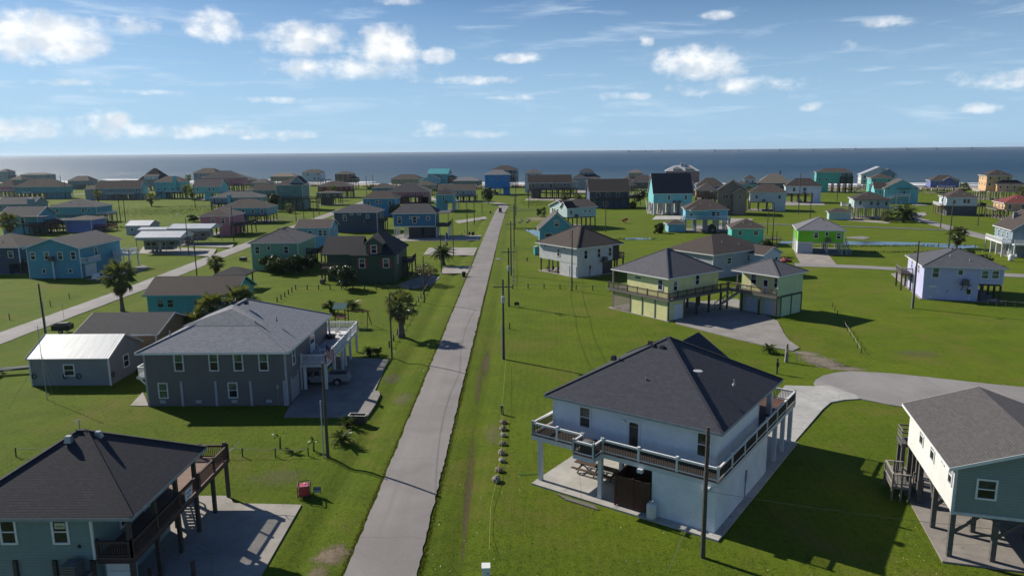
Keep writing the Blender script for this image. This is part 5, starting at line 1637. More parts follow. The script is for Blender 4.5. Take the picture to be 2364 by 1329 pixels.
A, B_, T_ = (-4.6, -5.0), (4.4, -5.0), (0.0, -1.8)
pk = (0.0, -2.9, rzf(-2.9) + 0.42)
a3, b3, t3 = (*A, rzf(A[1]) + 0.02), (*B_, rzf(B_[1]) + 0.02), (*T_, rzf(T_[1]) + 0.02)
mb = MB().poly([a3, b3, pk]).poly([b3, t3, pk]).poly([t3, a3, pk])
mb.build('roof_saddle', S_((0.265, 0.27, 0.285)), h)
fc = face(-7.4, 7.4, -8.25, 8.25, 'F')
PG = m_glass((0.085, 0.130, 0.090))
for u in (-3.72, -0.07, 2.48, 5.12):
    window(h, fc, u, 4.78, 0.78, 1.72, m_plain((0.62, 0.62, 0.64)), 0, (PG, GLASS), 0.13)
for u in (-5.65, 1.69):
    window(h, fc, u, 1.72, 0.80, 1.48, m_plain((0.62, 0.62, 0.64)), 0, (PG, PG if u < 0 else GLASS), 0.12)
for u in (-3.69, -0.09, 3.58, 7.1):
    MB().fbox(fc, u - 0.13, u + 0.13, 0.0, 2.72, 0.0, 0.06).build('pilaster', m_plain((0.34, 0.36, 0.40)), h)
for u in (-5.8, -2.0, 1.75, 5.4):
    mb = MB().fbox(fc, u - 0.3, u + 0.3, 0.32, 0.68, 0.0, 0.05)
    for q in range(4):
        mb.fbox(fc, u - 0.26, u + 0.26, 0.37 + q * 0.08, 0.40 + q * 0.08, 0.05, 0.07)
    mb.build('flood_vent', m_plain((0.36, 0.38, 0.42)), h)
MB().fbox(fc, 6.3, 6.6, 1.9, 2.3, 0, 0.12).build('meter_box', STEEL, h)
MB().fbox(fc, 6.42, 6.48, 0, 1.9, 0, 0.06).build('conduit', STEEL, h)
fr = face(-7.4, 7.4, -8.25, 8.25, 'R')
window(h, fr, -5.6, 4.65, 0.8, 1.7, WHITE, 0, (PG, GLASS), 0.12)
for u in (-6.9, -4.6):
    MB().fbox(fr, u - 0.13, u + 0.13, 0.0, 2.72, 0.0, 0.06).build('pilaster', m_plain((0.34, 0.36, 0.40)), h)
garage_door(h, fr, -5.75, 0.08, 1.9, 2.3, m_plain((0.30, 0.30, 0.31)))
door(h, fr, 1.5, 3.15, 1.7, 2.1)
WD = m_plain((0.60, 0.60, 0.61), 0.55, 0.07)
deck(h, 7.45, 10.35, -3.4, 8.25, 3.1, '', WD, WHITE, None, False, th=0.4, wood=m_wood((0.42, 0.42, 0.43)))
deck(h, 3.0, 10.35, 8.3, 12.6, 3.1, '', WD, WHITE, None, False, th=0.4, wood=m_wood((0.55, 0.54, 0.53)))
railing(h, (7.5, -3.32), (10.27, -3.32), 3.1, WHITE, WHITE, lod=0, ps=2.8)
railing(h, (10.27, -3.32), (10.27, 8.2), 3.1, WHITE, WHITE, lod=0, ps=2.9)
railing(h, (10.27, 8.35), (10.27, 12.5), 3.1, WHITE, WHITE, lod=0, ps=2.1)
railing(h, (3.1, 12.5), (10.27, 12.5), 3.1, WHITE, WHITE, lod=0, ps=2.4)
for px, py in ((7.75, -3.1), (10.1, -3.1), (10.1, 0.6), (10.1, 4.4), (10.1, 5.9), (10.1, 8.6), (10.1, 12.3), (6.5, 12.3), (3.2, 12.3)):
    post(h, px, py, 0, 2.7, 0.28, WHITE, 'column')
post(h, 7.75, 8.0, 3.1, 5.8, 0.22, WHITE, 'column')
box_vents(h, [(-1.6, -1.0, rzf(-1.9) + 0.15), (-0.4, -1.0, rzf(-1.9) + 0.15), (1.0, -1.0, rzf(-1.9) + 0.15)])
vents(h, [(3.2, -4.6, rzf(-4.6)), (4.8, -2.5, 7.9), (-6.2, -4.6, 6.9)])
deck(h, -8.9, -7.45, -7.2, -3.0, 2.9, 'FLB', WHITE, WHITE, None, False, lod=1, th=0.25)
MB().beam((-8.7, -7.0, 2.65), (-7.45, -7.0, 1.4), 0.14).build('brace', WHITE, h)
post(h, -7.6, -7.5, 0, 2.65, 0.22, WHITE, 'column')
stairs(h, (-8.2, 2.5), (-8.2, -3.0), 0, 2.9, 1.0, WHITE)
MB().beam((7.45, -3.45, 0.1), (7.45, -3.45, 3.0), 0.1).build('downpipe', WHITE, h)
# flag on the deck corner
fl = thing('flag', 'striped flag on a short pole at the front corner of the white deck', 'flag', -31.8 + 10.35, 80.4 - 3.45, 3.2, 0)
MB().tube((0, 0, 0), (0, -0.25, 2.3), 0.025).build('flag_pole', STEEL, fl)
for i in range(13):
    mb = MB()
    for j in range(5):
        def fp(a, b):
            return (0.06 + a * 0.055 + 0.05 * math.sin(b * 0.05 + a), -0.18 + 0.04 * math.cos(a * 1.3 + b * 0.03) + a * 0.02, 2.15 - b * 0.30 - a * 0.05)
        mb.poly([fp(i, j), fp(i + 1, j), fp(i + 1, j + 1), fp(i, j + 1)])
    mb.build('stripe', m_plain((0.42, 0.03, 0.04)) if i % 2 == 0 else m_plain((0.55, 0.55, 0.56)), fl)
mb = MB()
for i in range(6):
    mb.poly([(0.06 + i * 0.055 + 0.05 * math.sin(i), -0.20 + i * 0.02 + 0.04 * math.cos(i * 1.3), 2.15 - i * 0.05), (0.06 + (i + 1) * 0.055 + 0.05 * math.sin(i + 1), -0.20 + (i + 1) * 0.02 + 0.04 * math.cos(i * 1.3 + 1.3), 2.1 - i * 0.05),
             (0.06 + (i + 1) * 0.055 + 0.05 * math.sin(i + 1), -0.20 + (i + 1) * 0.02 + 0.04 * math.cos(i * 1.3 + 1.3), 1.55 - i * 0.05), (0.06 + i * 0.055 + 0.05 * math.sin(i), -0.20 + i * 0.02 + 0.04 * math.cos(i * 1.3), 1.6 - i * 0.05)])
mb.build('canton', m_plain((0.03, 0.04, 0.14)), fl)

# --- big white house with wrap-around deck, right foreground
h = thing('beach_house', 'big white house with black hip roof and white-railed wrap deck in the right foreground', 'house', 11.8, 55.6, 0, -35)
WW = W_((0.78, 0.82, 0.86))
MB().box(-7.4, 6.0, -5.3, 4.2, 3.85, 6.85).build('wall', WW, h)
MB().box(-7.4, 1.0, 4.2, 8.2, 3.85, 6.85).build('back_wall', WW, h)
MB().box(2.05, 6.75, -7.15, 4.6, 0.1, 3.44).build('ground_room', WW, h)
for a, b_ in ((-7.4, -5.3), (6.0, -5.3), (6.0, 4.2)):
    t = MB().box(a - 0.13, a + 0.03, b_ - 0.03, b_ + 0.13, 3.86, 6.72)
    t.build('corner_trim', WHITE, h)
BS = S_((0.046, 0.048, 0.064))
rf = hip_roof(h, -7.4, 6.0, -5.3, 8.2, 6.7, 11.05, BS, 0.58, m_plain((0.30, 0.32, 0.34)), True, rl=0.3)
gable_roof(h, -5.0, 2.4, 4.5, 9.2, 6.72, 9.5, BS, WW, 'y', 0.4, m_plain((0.30, 0.32, 0.34)), 'wing_roof')
fc = (0, -5.3, 1, 0, 0, -1)
SCREEN = m_glass((0.05, 0.05, 0.045))
window(h, fc, -4.55, 5.5, 0.85, 1.55, WHITE, 0, (m_glass((0.09, 0.085, 0.07)), SCREEN))
door(h, fc, -0.35, 3.9, 0.9, 2.2, WHITE, WHITE)
MB().fbox(fc, -0.7, -0.0, 4.1, 5.9, 0.031, 0.05).build('screen', SCREEN, h)
window(h, fc, 5.1, 5.5, 0.9, 1.65, WHITE, 0, (SCREEN, SCREEN))
MB().fbox(fc, -1.25, -1.05, 5.9, 6.05, 0, 0.2).build('wall_lamp', WHITE, h)
window(h, face(-7.4, 6.0, -5.3, 4.2, 'L'), 0, 5.5, 0.9, 1.5, WHITE, 0)
fr = (6.0, 0, 0, 1, 1, 0)
BB = m_plain((0.045, 0.035, 0.03), 0.5)
DKW = m_wood((0.10, 0.050, 0.034))
WT = m_plain((0.58, 0.60, 0.63), 0.55, 0.05)
deck(h, -8.35, 6.9, -7.2, -5.32, 3.85, '', WT, WT, None, False, th=0.4, wood=m_wood((0.035, 0.024, 0.02)))  # near-black boards: shade on the front deck put into the wood colour
deck(h, -8.35, -7.45, -5.3, 12.3, 3.85, '', WT, WT, None, False, th=0.4, wood=DKW)
deck(h, 6.05, 6.9, -5.3, 12.3, 3.85, '', WT, WT, None, False, th=0.4, wood=DKW)
deck(h, 1.05, 6.03, 4.25, 12.3, 3.85, '', WT, WT, None, False, th=0.4, wood=DKW)
deck(h, -7.4, 1.0, 8.3, 12.3, 3.85, '', WT, WT, None, False, th=0.4, wood=DKW)
deck(h, -3.75, -2.0, -8.5, -7.22, 3.85, '', WT, WT, None, False, th=0.4, wood=DKW)
for p, q, ps in (((-8.27, -7.1), (-3.75, -7.1), 2.3), ((-3.72, -7.1), (-3.72, -8.42), 1.5), ((-3.72, -8.42), (-2.05, -8.42), 1.7), ((-2.05, -8.42), (-2.05, -7.1), 1.5), ((-2.0, -7.1), (6.82, -7.1), 2.95),
                 ((6.82, -7.1), (6.82, 12.2), 2.75), ((-8.27, -7.1), (-8.27, 12.2), 3.2), ((1.0, 12.2), (6.82, 12.2), 2.9)):
    railing(h, p, q, 3.85, WHITE, BB, lod=0, ps=ps, bs=0.135)
for px, py in ((-7.6, -7.0), (-2.2, -7.0), (-7.6, 0.0), (-7.6, 6.0), (-2.2, 0.0), (-2.2, 6.0), (6.6, 7.2), (6.6, 9.6), (6.6, 12.0), (1.5, 12.0), (-3.4, 12.0), (-7.6, 12.0), (1.5, 6.5), (-2.2, -3.5)):
    post(h, px, py, 0.1, 3.45, 0.32, WT, 'column')
post(h, 5.8, 8.0, 3.85, 6.7, 0.4, WT, 'porch_column')
post(h, 2.4, 8.0, 3.85, 6.7, 0.4, WT, 'porch_column')
for x_, y_ in ((-5.2, -6.4), (-0.9, -6.3), (1.2, -7.3), (6.2, -7.4)):
    MB().box(x_ - 0.2, x_ + 0.2, y_ - 0.18, y_ + 0.18, 3.16, 3.44).build('soffit_lamp', WT, h)
MB().box(-7.9, 7.3, -7.9, 12.4, -0.12, 0.10).build('slab', m_concrete((0.42, 0.40, 0.37)), h)
for i in range(3):
    MB().box(-5.2 + i * 0.4, -1.9 + i * 0.2, -8.35 - 0.14 * i, -8.23 - 0.14 * i, -0.02, 0.06).build('plank', GREYWOOD, h)
ac_unit(h, -2.9, -7.8, 3.86, False)
vents(h, [(-3.6, -1.6, 9.3), (-0.6, -2.9, 8.5), (4.9, 1.2, 8.2)])
box_vents(h, [(-1.5, 0.25, 10.35), (-0.7, 0.25, 10.35), (-2.8, 2.6, 9.9), (-5.4, 1.0, 8.6)])
mb = MB().tube((2.9, -0.9, 9.0), (2.9, -1.1, 9.5), 0.03)
mb.lathe([(0.05, 9.35), (0.2, 9.40), (0.34, 9.50), (0.36, 9.52)], 14, (2.9, -1.25))
mb.build('satellite_dish', m_plain((0.34, 0.36, 0.40)), h)
MB().box(6.76, 6.86, -0.9, -0.7, 1.4, 2.3).build('meter_box', STEEL, h)
MB().box(6.76, 6.82, -0.85, -0.78, 0.1, 1.4).build('conduit', STEEL, h)
# slatted outdoor shower enclosure
SW = m_wood((0.085, 0.038, 0.024))
sh = thing('shower_stall', 'dark brown slatted outdoor shower stall under the white house', 'shower', 11.8, 55.6, 0.10, -35)
for x_, y_ in ((-0.75, -7.35), (0.65, -7.35), (1.95, -7.35), (-0.75, -5.2), (1.95, -5.2)):
    MB().box(x_ - 0.06, x_ + 0.06, y_ - 0.06, y_ + 0.06, 0, 2.45).build('corner_post', SW, sh)
slat_f = MB().box(-0.69, 1.89, -0.02, 0.02, 0, 0.115).mesh('slat', SW)
slat_s = MB().box(-0.02, 0.02, -7.29, -5.26, 0, 0.115).mesh('slat', SW)
for i in range(17):
    z = 0.12 + i * 0.135
    link('slat', slat_f, sh, (0, -7.35, z))
    link('slat', slat_s, sh, (-0.75, 0, z))
    if i > 4:
        link('slat', slat_f, sh, (0, -5.2, z))
    link('slat', slat_s, sh, (1.95, 0, z))
# propane tank
pt_ = thing('propane_tank', 'white upright gas tank beside the shower stall of the white house', 'gas tank', 11.8 + 0.819 * 2.1 - 0.574 * 8.0, 55.6 - 0.574 * 2.1 - 0.819 * 8.0, 0, -35)
pt_.location = (11.8 + 0.819 * 2.35 + 0.574 * -7.75, 55.6 - 0.574 * 2.35 + 0.819 * -7.75, 0.1)
MB().lathe([(0.28, 0.0), (0.30, 0.08), (0.34, 0.12), (0.36, 0.2), (0.36, 1.02), (0.33, 1.13), (0.22, 1.2), (0.05, 1.22)], 18).build('tank_body', m_plain((0.62, 0.62, 0.62), 0.4, 0.05), pt_, True)
MB().lathe([(0.17, 1.18), (0.17, 1.36), (0.14, 1.38)], 12).build('valve_collar', m_plain((0.4, 0.4, 0.4)), pt_)
# picnic table
pc = thing('picnic_table', 'long dark brown picnic table with curved legs under the white house', 'picnic table', 11.8 + 0.819 * -4.3 + 0.574 * -3.6, 55.6 + 0.574 * 4.3 + 0.819 * -3.6, 0.10, -35)
PB = m_wood((0.085, 0.05, 0.035))
for i in range(5):
    MB().box(-2.0, 2.0, -0.38 + i * 0.155, -0.25 + i * 0.155, 0.72, 0.77).build('top_board', PB, pc)
for s in (-1, 1):
    for i in range(2):
        MB().box(-2.0, 2.0, s * 0.78 - 0.14 + i * 0.15, s * 0.78 - 0.02 + i * 0.15, 0.42, 0.47).build('seat_board', PB, pc)
for x_ in (-1.5, 0, 1.5):
    mb = MB().beam((x_, -0.72, 0.02), (x_, 0.25, 0.72), 0.07, 0.1).beam((x_, 0.72, 0.02), (x_, -0.25, 0.72), 0.07, 0.1).beam((x_, -0.9, 0.38), (x_, 0.9, 0.38), 0.07, 0.09)
    mb.build('leg_frame', PB, pc)

# --- cream house on stilts, lower right corner
h = thing('beach_house', 'cream house with brown gable roof on dark stilts in the lower right corner', 'house', 33.2, 47.2, 0, -15)
CW, PT = W_((0.74, 0.74, 0.70)), W_((0.235, 0.285, 0.275))  # light put into the colours: pale for the sunlit side, darker for the shaded front
MB().box(-4.55, -4.4, -5.75, 5.4, 3.25, 6.3).build('wall', CW, h, False)['label'] = 'cream side wall with sunlight put into its colour'
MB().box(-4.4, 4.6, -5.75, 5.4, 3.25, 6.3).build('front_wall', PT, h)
gable_roof(h, -4.55, 4.6, -5.75, 5.4, 6.22, 8.0, S_((0.100, 0.093, 0.092)), PT, 'y', 0.5, WHITE)
t = MB().box(-4.6, -4.45, -5.8, -5.62, 3.25, 6.2).box(-4.6, 4.65, -5.79, -5.755, 3.1, 3.3)
t.build('corner_trim', m_plain((0.55, 0.57, 0.58)), h)
fcl = (-4.55, 0, 0, -1, -1, 0)
for u, z, w_, h_ in ((-1.8, 5.35, 0.8, 1.25), (1.0, 5.35, 0.8, 1.25), (3.3, 5.75, 0.5, 0.55), (5.0, 5.4, 0.62, 1.1)):
    window(h, fcl, u, z, w_, h_, None, 0, (m_glass((0.16, 0.17, 0.17)), GLASS), 0.1)
window(h, (0, -5.75, 1, 0, 0, -1), -2.75, 5.0, 0.95, 1.15, None, 0, (m_glass((0.045, 0.06, 0.075)), GLASS), 0.12)
ST = m_wood((0.10, 0.095, 0.088))
for px, pys in ((-4.35, (-5.5, -1.75, 2.0, 5.2)), (-1.9, (-5.5, -1.75, 2.0, 5.2)), (1.3, (-5.5, -1.75, 2.0, 5.2)), (4.4, (-5.5, -1.75, 2.0, 5.2))):
    for py in pys:
        post(h, px, py, 0, 3.0, 0.30, ST)
for y_ in (-5.5, -1.75, 2.0, 5.2):
    MB().box(-4.5, 4.55, y_ - 0.1, y_ + 0.1, 3.0, 3.245).build('floor_beam', ST, h)
for a, b_ in (((-4.3, -5.5, 1.7), (-2.9, -5.5, 3.0)), ((-1.8, -5.5, 1.7), (-0.4, -5.5, 3.0)), ((1.2, -5.5, 1.7), (-0.1, -5.5, 3.0)), ((-4.3, -1.75, 1.7), (-3.0, -1.75, 3.0)), ((-4.35, -1.6, 1.7), (-4.35, -0.3, 3.0))):
    MB().beam(a, b_, 0.09, 0.2).build('brace', ST, h)
MB().box(-4.9, 5.2, -6.3, 8.5, -0.1, 0.09).build('slab', m_concrete((0.26, 0.235, 0.21)), h)
deck(h, -4.95, -3.4, 5.45, 7.0, 3.25, '', ST, ST, None, True, lod=1)
for z in (3.55, 3.85, 4.2):
    MB().box(-4.95, -4.89, 5.5, 6.95, z, z + 0.12).box(-4.89, -3.4, 6.9, 6.96, z, z + 0.12).build('rail_board', GREYWOOD, h)
# low landing with railings beside the house
ld = thing('landing', 'low timber stair landing with railings beside the cream stilt house', 'stairs', 33.2, 47.2, 0, -15)
MB().box(-6.25, -4.9, 1.9, 4.6, 1.0, 1.15).build('landing_floor', GREYWOOD, ld)
for x_, y_ in ((-6.15, 2.0), (-6.15, 4.5), (-5.0, 2.0), (-5.0, 4.5), (-5.55, 4.5), (-5.55, 2.0)):
    MB().box(x_ - 0.07, x_ + 0.07, y_ - 0.07, y_ + 0.07, 0, 2.15).build('post', GREYWOOD, ld)
for a, b_ in (((-6.15, 2.0), (-6.15, 4.5)), ((-6.15, 4.5), (-5.0, 4.5)), ((-6.15, 2.0), (-5.0, 2.0))):
    mb = MB().beam((*a, 2.12), (*b_, 2.12), 0.14, 0.05).beam((*a, 1.35), (*b_, 1.35), 0.05, 0.09)
    n = int(math.hypot(b_[0] - a[0], b_[1] - a[1]) / 0.28)
    for i in range(1, n):
        c = (a[0] + (b_[0] - a[0]) * i / n, a[1] + (b_[1] - a[1]) * i / n)
        mb.box(c[0] - 0.025, c[0] + 0.025, c[1] - 0.025, c[1] + 0.025, 1.35, 2.1)
    mb.build('railing', m_wood((0.30, 0.28, 0.25)), ld)
stairs(ld, (-4.0, 4.0), (-4.9, 3.2), 0.1, 1.1, 1.0, GREYWOOD)

# --- yellow house and its annex, right of the street
h = thing('beach_house', 'pale yellow house with grey hip roof and timber wrap deck', 'house', 24.2, 117.7, 0, 37)
YW = W_('yellow')
MB().box(-5.8, 6.4, -5.4, 3.3, 3.45, 6.65).build('wall', YW, h)
MB().box(-1.5, 6.4, 3.3, 6.0, 3.45, 6.65).build('back_wall', YW, h)
hip_roof(h, -5.8, 6.4, -5.4, 6.0, 6.5, 10.1, S_((0.10, 0.10, 0.115)), 0.55, WHITE, True, rl=0.6)
deck(h, -6.7, -5.82, -6.4, 6.9, 3.45, '', GREYWOOD, GREYWOOD, None, False, th=0.35)
deck(h, -5.80, 8.0, -6.4, -5.42, 3.45, '', GREYWOOD, GREYWOOD, None, False, th=0.35)
deck(h, -5.33, -1.55, 3.35, 6.9, 3.45, '', GREYWOOD, GREYWOOD, None, False, th=0.35)
DR = m_wood((0.11, 0.09, 0.075))
railing(h, (-6.62, -6.32), (-6.62, 6.8), 3.45, DR, DR, lod=0, ps=2.15, bs=0.19)
railing(h, (-6.62, -6.32), (8.0, -6.32), 3.45, DR, DR, lod=0, ps=2.05, bs=0.19)
post(h, -5.9, 6.4, 0, 6.45, 0.24, GREYWOOD, 'column')
MB().box(-6.3, -2.6, -6.0, 2.0, 0.05, 3.08).build('ground_room', YW, h)
for y_ in (-6.05, -3.35, -0.65, 2.0):
    MB().box(-6.36, -6.18, y_ - 0.1, y_ + 0.1, 0.02, 3.09).build('batten', m_plain((0.10, 0.13, 0.10)), h)
for x_ in (-6.3, -2.6):
    MB().box(x_ - 0.12, x_ + 0.12, -6.12, -5.96, 0.02, 3.09).build('batten', m_plain((0.10, 0.13, 0.10)), h)
mb = MB()
for i in range(14):
    mb.box(-6.34, -6.30, 2.1, 5.9, 0.1 + i * 0.21, 0.24 + i * 0.21)
mb.build('lattice_screen', m_wood((0.24, 0.20, 0.17)), h)
garage_door(h, (-4.0, -6.01, 1, 0, 0, -1), 0.0, 0.08, 1.9, 2.3)
for x_ in (0.6, 3.6, 6.6):
    for y_ in (-5.9, -1.5, 2.6, 5.8):
        post(h, x_, y_, 0, 3.1, 0.28, DW)
MB().box(-5.2, 6.3, -5.0, 5.9, 3.15, 3.44).build('floor_beam', DW, h)
fl_ = (-5.8, -0.9, 0, -1, -1, 0)
window(h, fl_, 3.0, 5.35, 0.85, 1.5, None, 0)
MB().fbox(fl_, -2.4, -1.2, 5.7, 6.0, 0, 0.05).build('vent_grille', m_plain((0.12, 0.13, 0.1)), h)
ff = (0.5, -5.4, 1, 0, 0, -1)
window(h, ff, -4.6, 5.2, 0.75, 1.4, None, 0, (CURTAIN, GLASS))
window(h, ff, 0.6, 5.6, 0.85, 1.5, None, 0)
vents(h, [(-2.5, -2.0, 8.3), (1.2, -3.9, 7.3), (3.4, -3.6, 7.5), (2.0, -1.0, 8.9)])
box_vents(h, [(0.7, 0.4, 9.9), (1.5, 0.5, 9.75)])
MB().box(-6.6, 8.2, -6.4, 7.0, -0.1, 0.045).build('slab', m_concrete((0.27, 0.25, 0.235)), h)
# annex
h = thing('beach_house', 'small pale yellow annex with hip roof, balcony and garage doors beside the yellow house', 'house', 40.4, 115.7, 0, 38)
YG = W_((0.56, 0.68, 0.40))
MB().box(-2.0, 3.6, -3.7, 3.8, 3.45, 6.75).build('wall', YG, h)
MB().box(-2.06, -2.0, -3.4, 3.5, 3.5, 6.6).build('porch_wall', YW, h)
MB().box(-3.45, -2.0, -3.75, -3.6, 3.45, 6.7).build('side_wall', YG, h)
hip_roof(h, -3.6, 3.6, -3.75, 3.8, 6.6, 8.7, S_((0.115, 0.115, 0.13)), 0.55, WHITE, True, rl=0.3)
MB().box(-2.4, 3.55, -3.7, 3.75, 0.05, 3.1).build('ground_room', YG, h)
deck(h, -3.6, -2.08, -3.7, 5.6, 3.45, '', GREYWOOD, GREYWOOD, None, False, th=0.35)
railing(h, (-3.52, -3.6), (-3.52, 5.5), 3.45, DR, DR, lod=0, ps=2.1, bs=0.19)
for y_ in (-3.6, -0.6, 2.6, 5.4):
    post(h, -3.45, y_, 0, 3.1 if y_ > 4 else 3.1, 0.24, DW)
post(h, -3.45, 3.6, 3.45, 6.6, 0.18, GREYWOOD, 'column')
for y_ in (-2.0, 1.5):
    garage_door(h, (-2.42, y_, 0, -1, -1, 0), 0, 0.08, 2.3, 2.4, m_plain((0.5, 0.52, 0.56)))
fa = (-2.06, 0, 0, -1, -1, 0)
window(h, fa, -1.5, 5.4, 0.9, 1.6, None, 0)
door(h, fa, 0.7, 3.5, 0.95, 2.1)
window(h, fa, 2.7, 5.3, 0.85, 1.4, None, 0)
fb_ = (0.6, -3.7, 1, 0, 0, -1)
for a, b_, z0, z1 in ((-3.0, 3.0, 3.1, 3.42),):
    MB().fbox(fb_, a, b_, z0, z1, 0, 0.06).build('band_board', m_plain((0.05, 0.09, 0.06)), h)
for u in (-2.9, 0.0, 2.9):
    MB().fbox(fb_, u - 0.13, u + 0.13, 0.02, 3.09, 0, 0.06).build('batten', m_plain((0.05, 0.09, 0.06)), h)
stairs(h, (-5.2, 6.6), (-3.0, 3.2), 0.05, 3.3, 1.1, m_wood((0.34, 0.31, 0.27)))
for i, (x_, y_) in enumerate(((-3.0, -2.9), (-2.9, 2.6))):
    c = thing('porch_chair', ['pale chair near the outer corner of the annex balcony', 'pale chair at the inner end of the annex balcony'][i], 'chair', 40.4 + x_ * math.cos(rad(38)) - y_ * math.sin(rad(38)), 115.7 + x_ * math.sin(rad(38)) + y_ * math.cos(rad(38)), 3.45, 38)
    MB().box(-0.25, 0.25, -0.25, 0.25, 0.40, 0.45).build('seat', WHITE, c)
    MB().box(0.2, 0.25, -0.25, 0.25, 0.45, 0.95).build('backrest', WHITE, c)
    for a in (-0.22, 0.22):
        for b_ in (-0.22, 0.22):
            MB().box(a - 0.02, a + 0.02, b_ - 0.02, b_ + 0.02, 0, 0.40).build('leg', WHITE, c)

# --- white house with brown hip roof beyond the rope fence
h = thing('beach_house', 'white house with brown hip roof and dark side porch beyond the rope fence', 'house', 12.7, 156.7, 0, 36.5)
WL = W_((0.60, 0.61, 0.62))
MB().box(-5.7, 4.4, -6.3, 6.3, 2.9, 6.3).build('wall', WL, h)
MB().box(-5.65, 1.5, -6.25, -0.6, 0.05, 2.9).build('ground_room', WL, h)
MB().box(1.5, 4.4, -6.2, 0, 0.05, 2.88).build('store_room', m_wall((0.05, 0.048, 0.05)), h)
MB().box(4.4, 6.6, -6.0, 0.5, 2.9, 6.2).build('porch_screen', m_wood((0.065, 0.05, 0.045)), h)
hip_roof(h, -5.7, 6.4, -6.3, 6.3, 6.15, 10.0, S_('brown'), 0.7, WHITE, True, rl=1.2)
ff = (-0.65, -6.3, 1, 0, 0, -1)
for u in (-2.7, 1.0, 4.2):
    window(h, ff, u, 4.7, 0.85, 1.7, None, 0)
ac_unit(h, 1.5, -7.0, 3.0)
fl_ = (-5.7, 0, 0, -1, -1, 0)
window(h, fl_, 0.3, 4.7, 0.8, 1.5, None, 0)
MB().fbox(fl_, -4.6, -3.9, 5.6, 5.9, 0, 0.04).build('vent_grille', BLACK, h)
MB().fbox(fl_, 1.9, 2.6, 5.7, 5.95, 0, 0.04).build('vent_grille', BLACK, h)
garage_door(h, (-5.67, -2.3, 0, -1, -1, 0), 0.3, 0.1, 2.6, 2.3, m_plain((0.6, 0.6, 0.6)))
garage_door(h, (-5.67, -5.0, 0, -1, -1, 0), 0.1, 0.1, 1.8, 2.3, m_plain((0.55, 0.6, 0.68)))
for y_ in (6.0, 3.2, 0.2):
    for x_ in (-5.5, -2.2, 1.2, 4.2):
        post(h, x_, y_, 0, 2.9, 0.26, DW)
MB().box(-6.0, 4.8, -6.6, 6.6, -0.1, 0.10).build('slab', CONC, h)
deck(h, 6.65, 9.6, -4.6, 1.0, 2.9, 'FR', DW, DW, None, True, DW, lod=1)
MB().box(4.3, 6.5, -5.9, 0.4, 2.6, 2.9).build('floor_beam', DW, h)
for y_ in (-5.7, 0.2):
    post(h, 6.3, y_, 0, 2.6, 0.26, DW)
MB().fbox(ff, -1.6, -1.35, 1.6, 2.3, 0, 0.2).build('meter_box', DW, h)
MB().fbox(ff, -1.52, -1.43, 0.1, 1.6, 0, 0.08).build('conduit', DW, h)
vents(h, [(-3.0, -0.5, 8.3), (2.5, -2.8, 8.4)])
box_vents(h, [(0.9, 0.8, 9.8)])

# --- lime green house
h = FH('lime green house with pale grey hip roof and white ground-floor room', 76.8, 186.2, -16, 10.6, 12, 3.0, 5.9, 8.8, (0.20, 0.62, 0.015), 'lgrey', rl=1.2, lod=0, pmat=m_plain((0.40, 0.44, 0.48)), lower=[(-5.25, -1.7, -5.9, 5.8)], lowwall='white', caps=True, win={'F': [(-1.1, 4.75, 0.85, 1.3), (1.35, 5.05, 0.6, 0.8), (4.1, 4.65, 0.85, 1.35)]}, acs=[(1.7, -6.7, 3.3)], slabm=CONC)
garage_door(h, (-3.5, -5.91, 1, 0, 0, -1), 0, 0.1, 3.2, 2.4, m_plain((0.42, 0.45, 0.52)))
for y_ in (-1.9, 1.9, 5.6):
    MB().box(-5.5, -5.32, y_ - 0.12, y_ + 0.12, 0.1, 5.8).build('side_trim', WHITE, h)
stairs(h, (6.6, -7.0), (5.8, -2.0), 0.1, 3.0, 1.0, m_plain((0.3, 0.36, 0.42)))
box_vents(h, [(0.7, -1.5, 8.25), (0.9, -2.3, 7.8)])

# --- lavender house
h = FH('lavender house with grey hip roof, open at its right corner', 77.8, 129.0, -17, 12.0, 13, 3.1, 5.75, 8.4, 'lav', (0.095, 0.098, 0.115), rl=1.6, lod=0, caps=True, lower=[(-5.95, 2.45, -6.45, 6.3)], lowwall='lav', win={'F': [(-4.2, 4.75, 0.95, 1.6), (-0.45, 4.95, 0.65, 0.85), (3.2, 4.7, 0.95, 1.25), (4.75, 4.75, 0.95, 1.25)], 'L': [(-3.0, 4.7, 0.8, 1.4), (2.5, 4.7, 0.8, 1.4)]}, wpanes=(BLIND, BLIND), pmat=DW, decks=[(-8.0, -6.05, 1.5, 6.5, 'FL', {'rmat': GW, 'pmat': DW})])
ff = (0, -6.5, 1, 0, 0, -1)
ac_unit(h, 0.3, -7.15, 3.0)
MB().beam((-0.1, -6.5, 1.9), (-0.1, -7.6, 2.85), 0.09).beam((0.7, -6.5, 1.9), (0.7, -7.6, 2.85), 0.09).build('brace', DW, h)
window(h, (0, -6.45, 1, 0, 0, -1), 1.05, 1.65, 0.65, 0.9, None, 0)
MB().fbox((0, -6.45, 1, 0, 0, -1), -5.0, -3.9, 2.15, 2.45, 0, 0.05).build('vent_grille', WHITE, h)
for u in (-4.7, 1.2):
    MB().fbox((0, -6.45, 1, 0, 0, -1), u - 0.18, u + 0.18, 0.3, 0.65, 0, 0.05).build('flood_vent', WHITE, h)
MB().fbox((0, -6.45, 1, 0, 0, -1), -2.3, -2.05, 1.4, 1.75, 0, 0.12).build('meter_box', STEEL, h)
box_vents(h, [(-0.6, -0.9, 8.1), (0.6, -0.6, 8.2)])

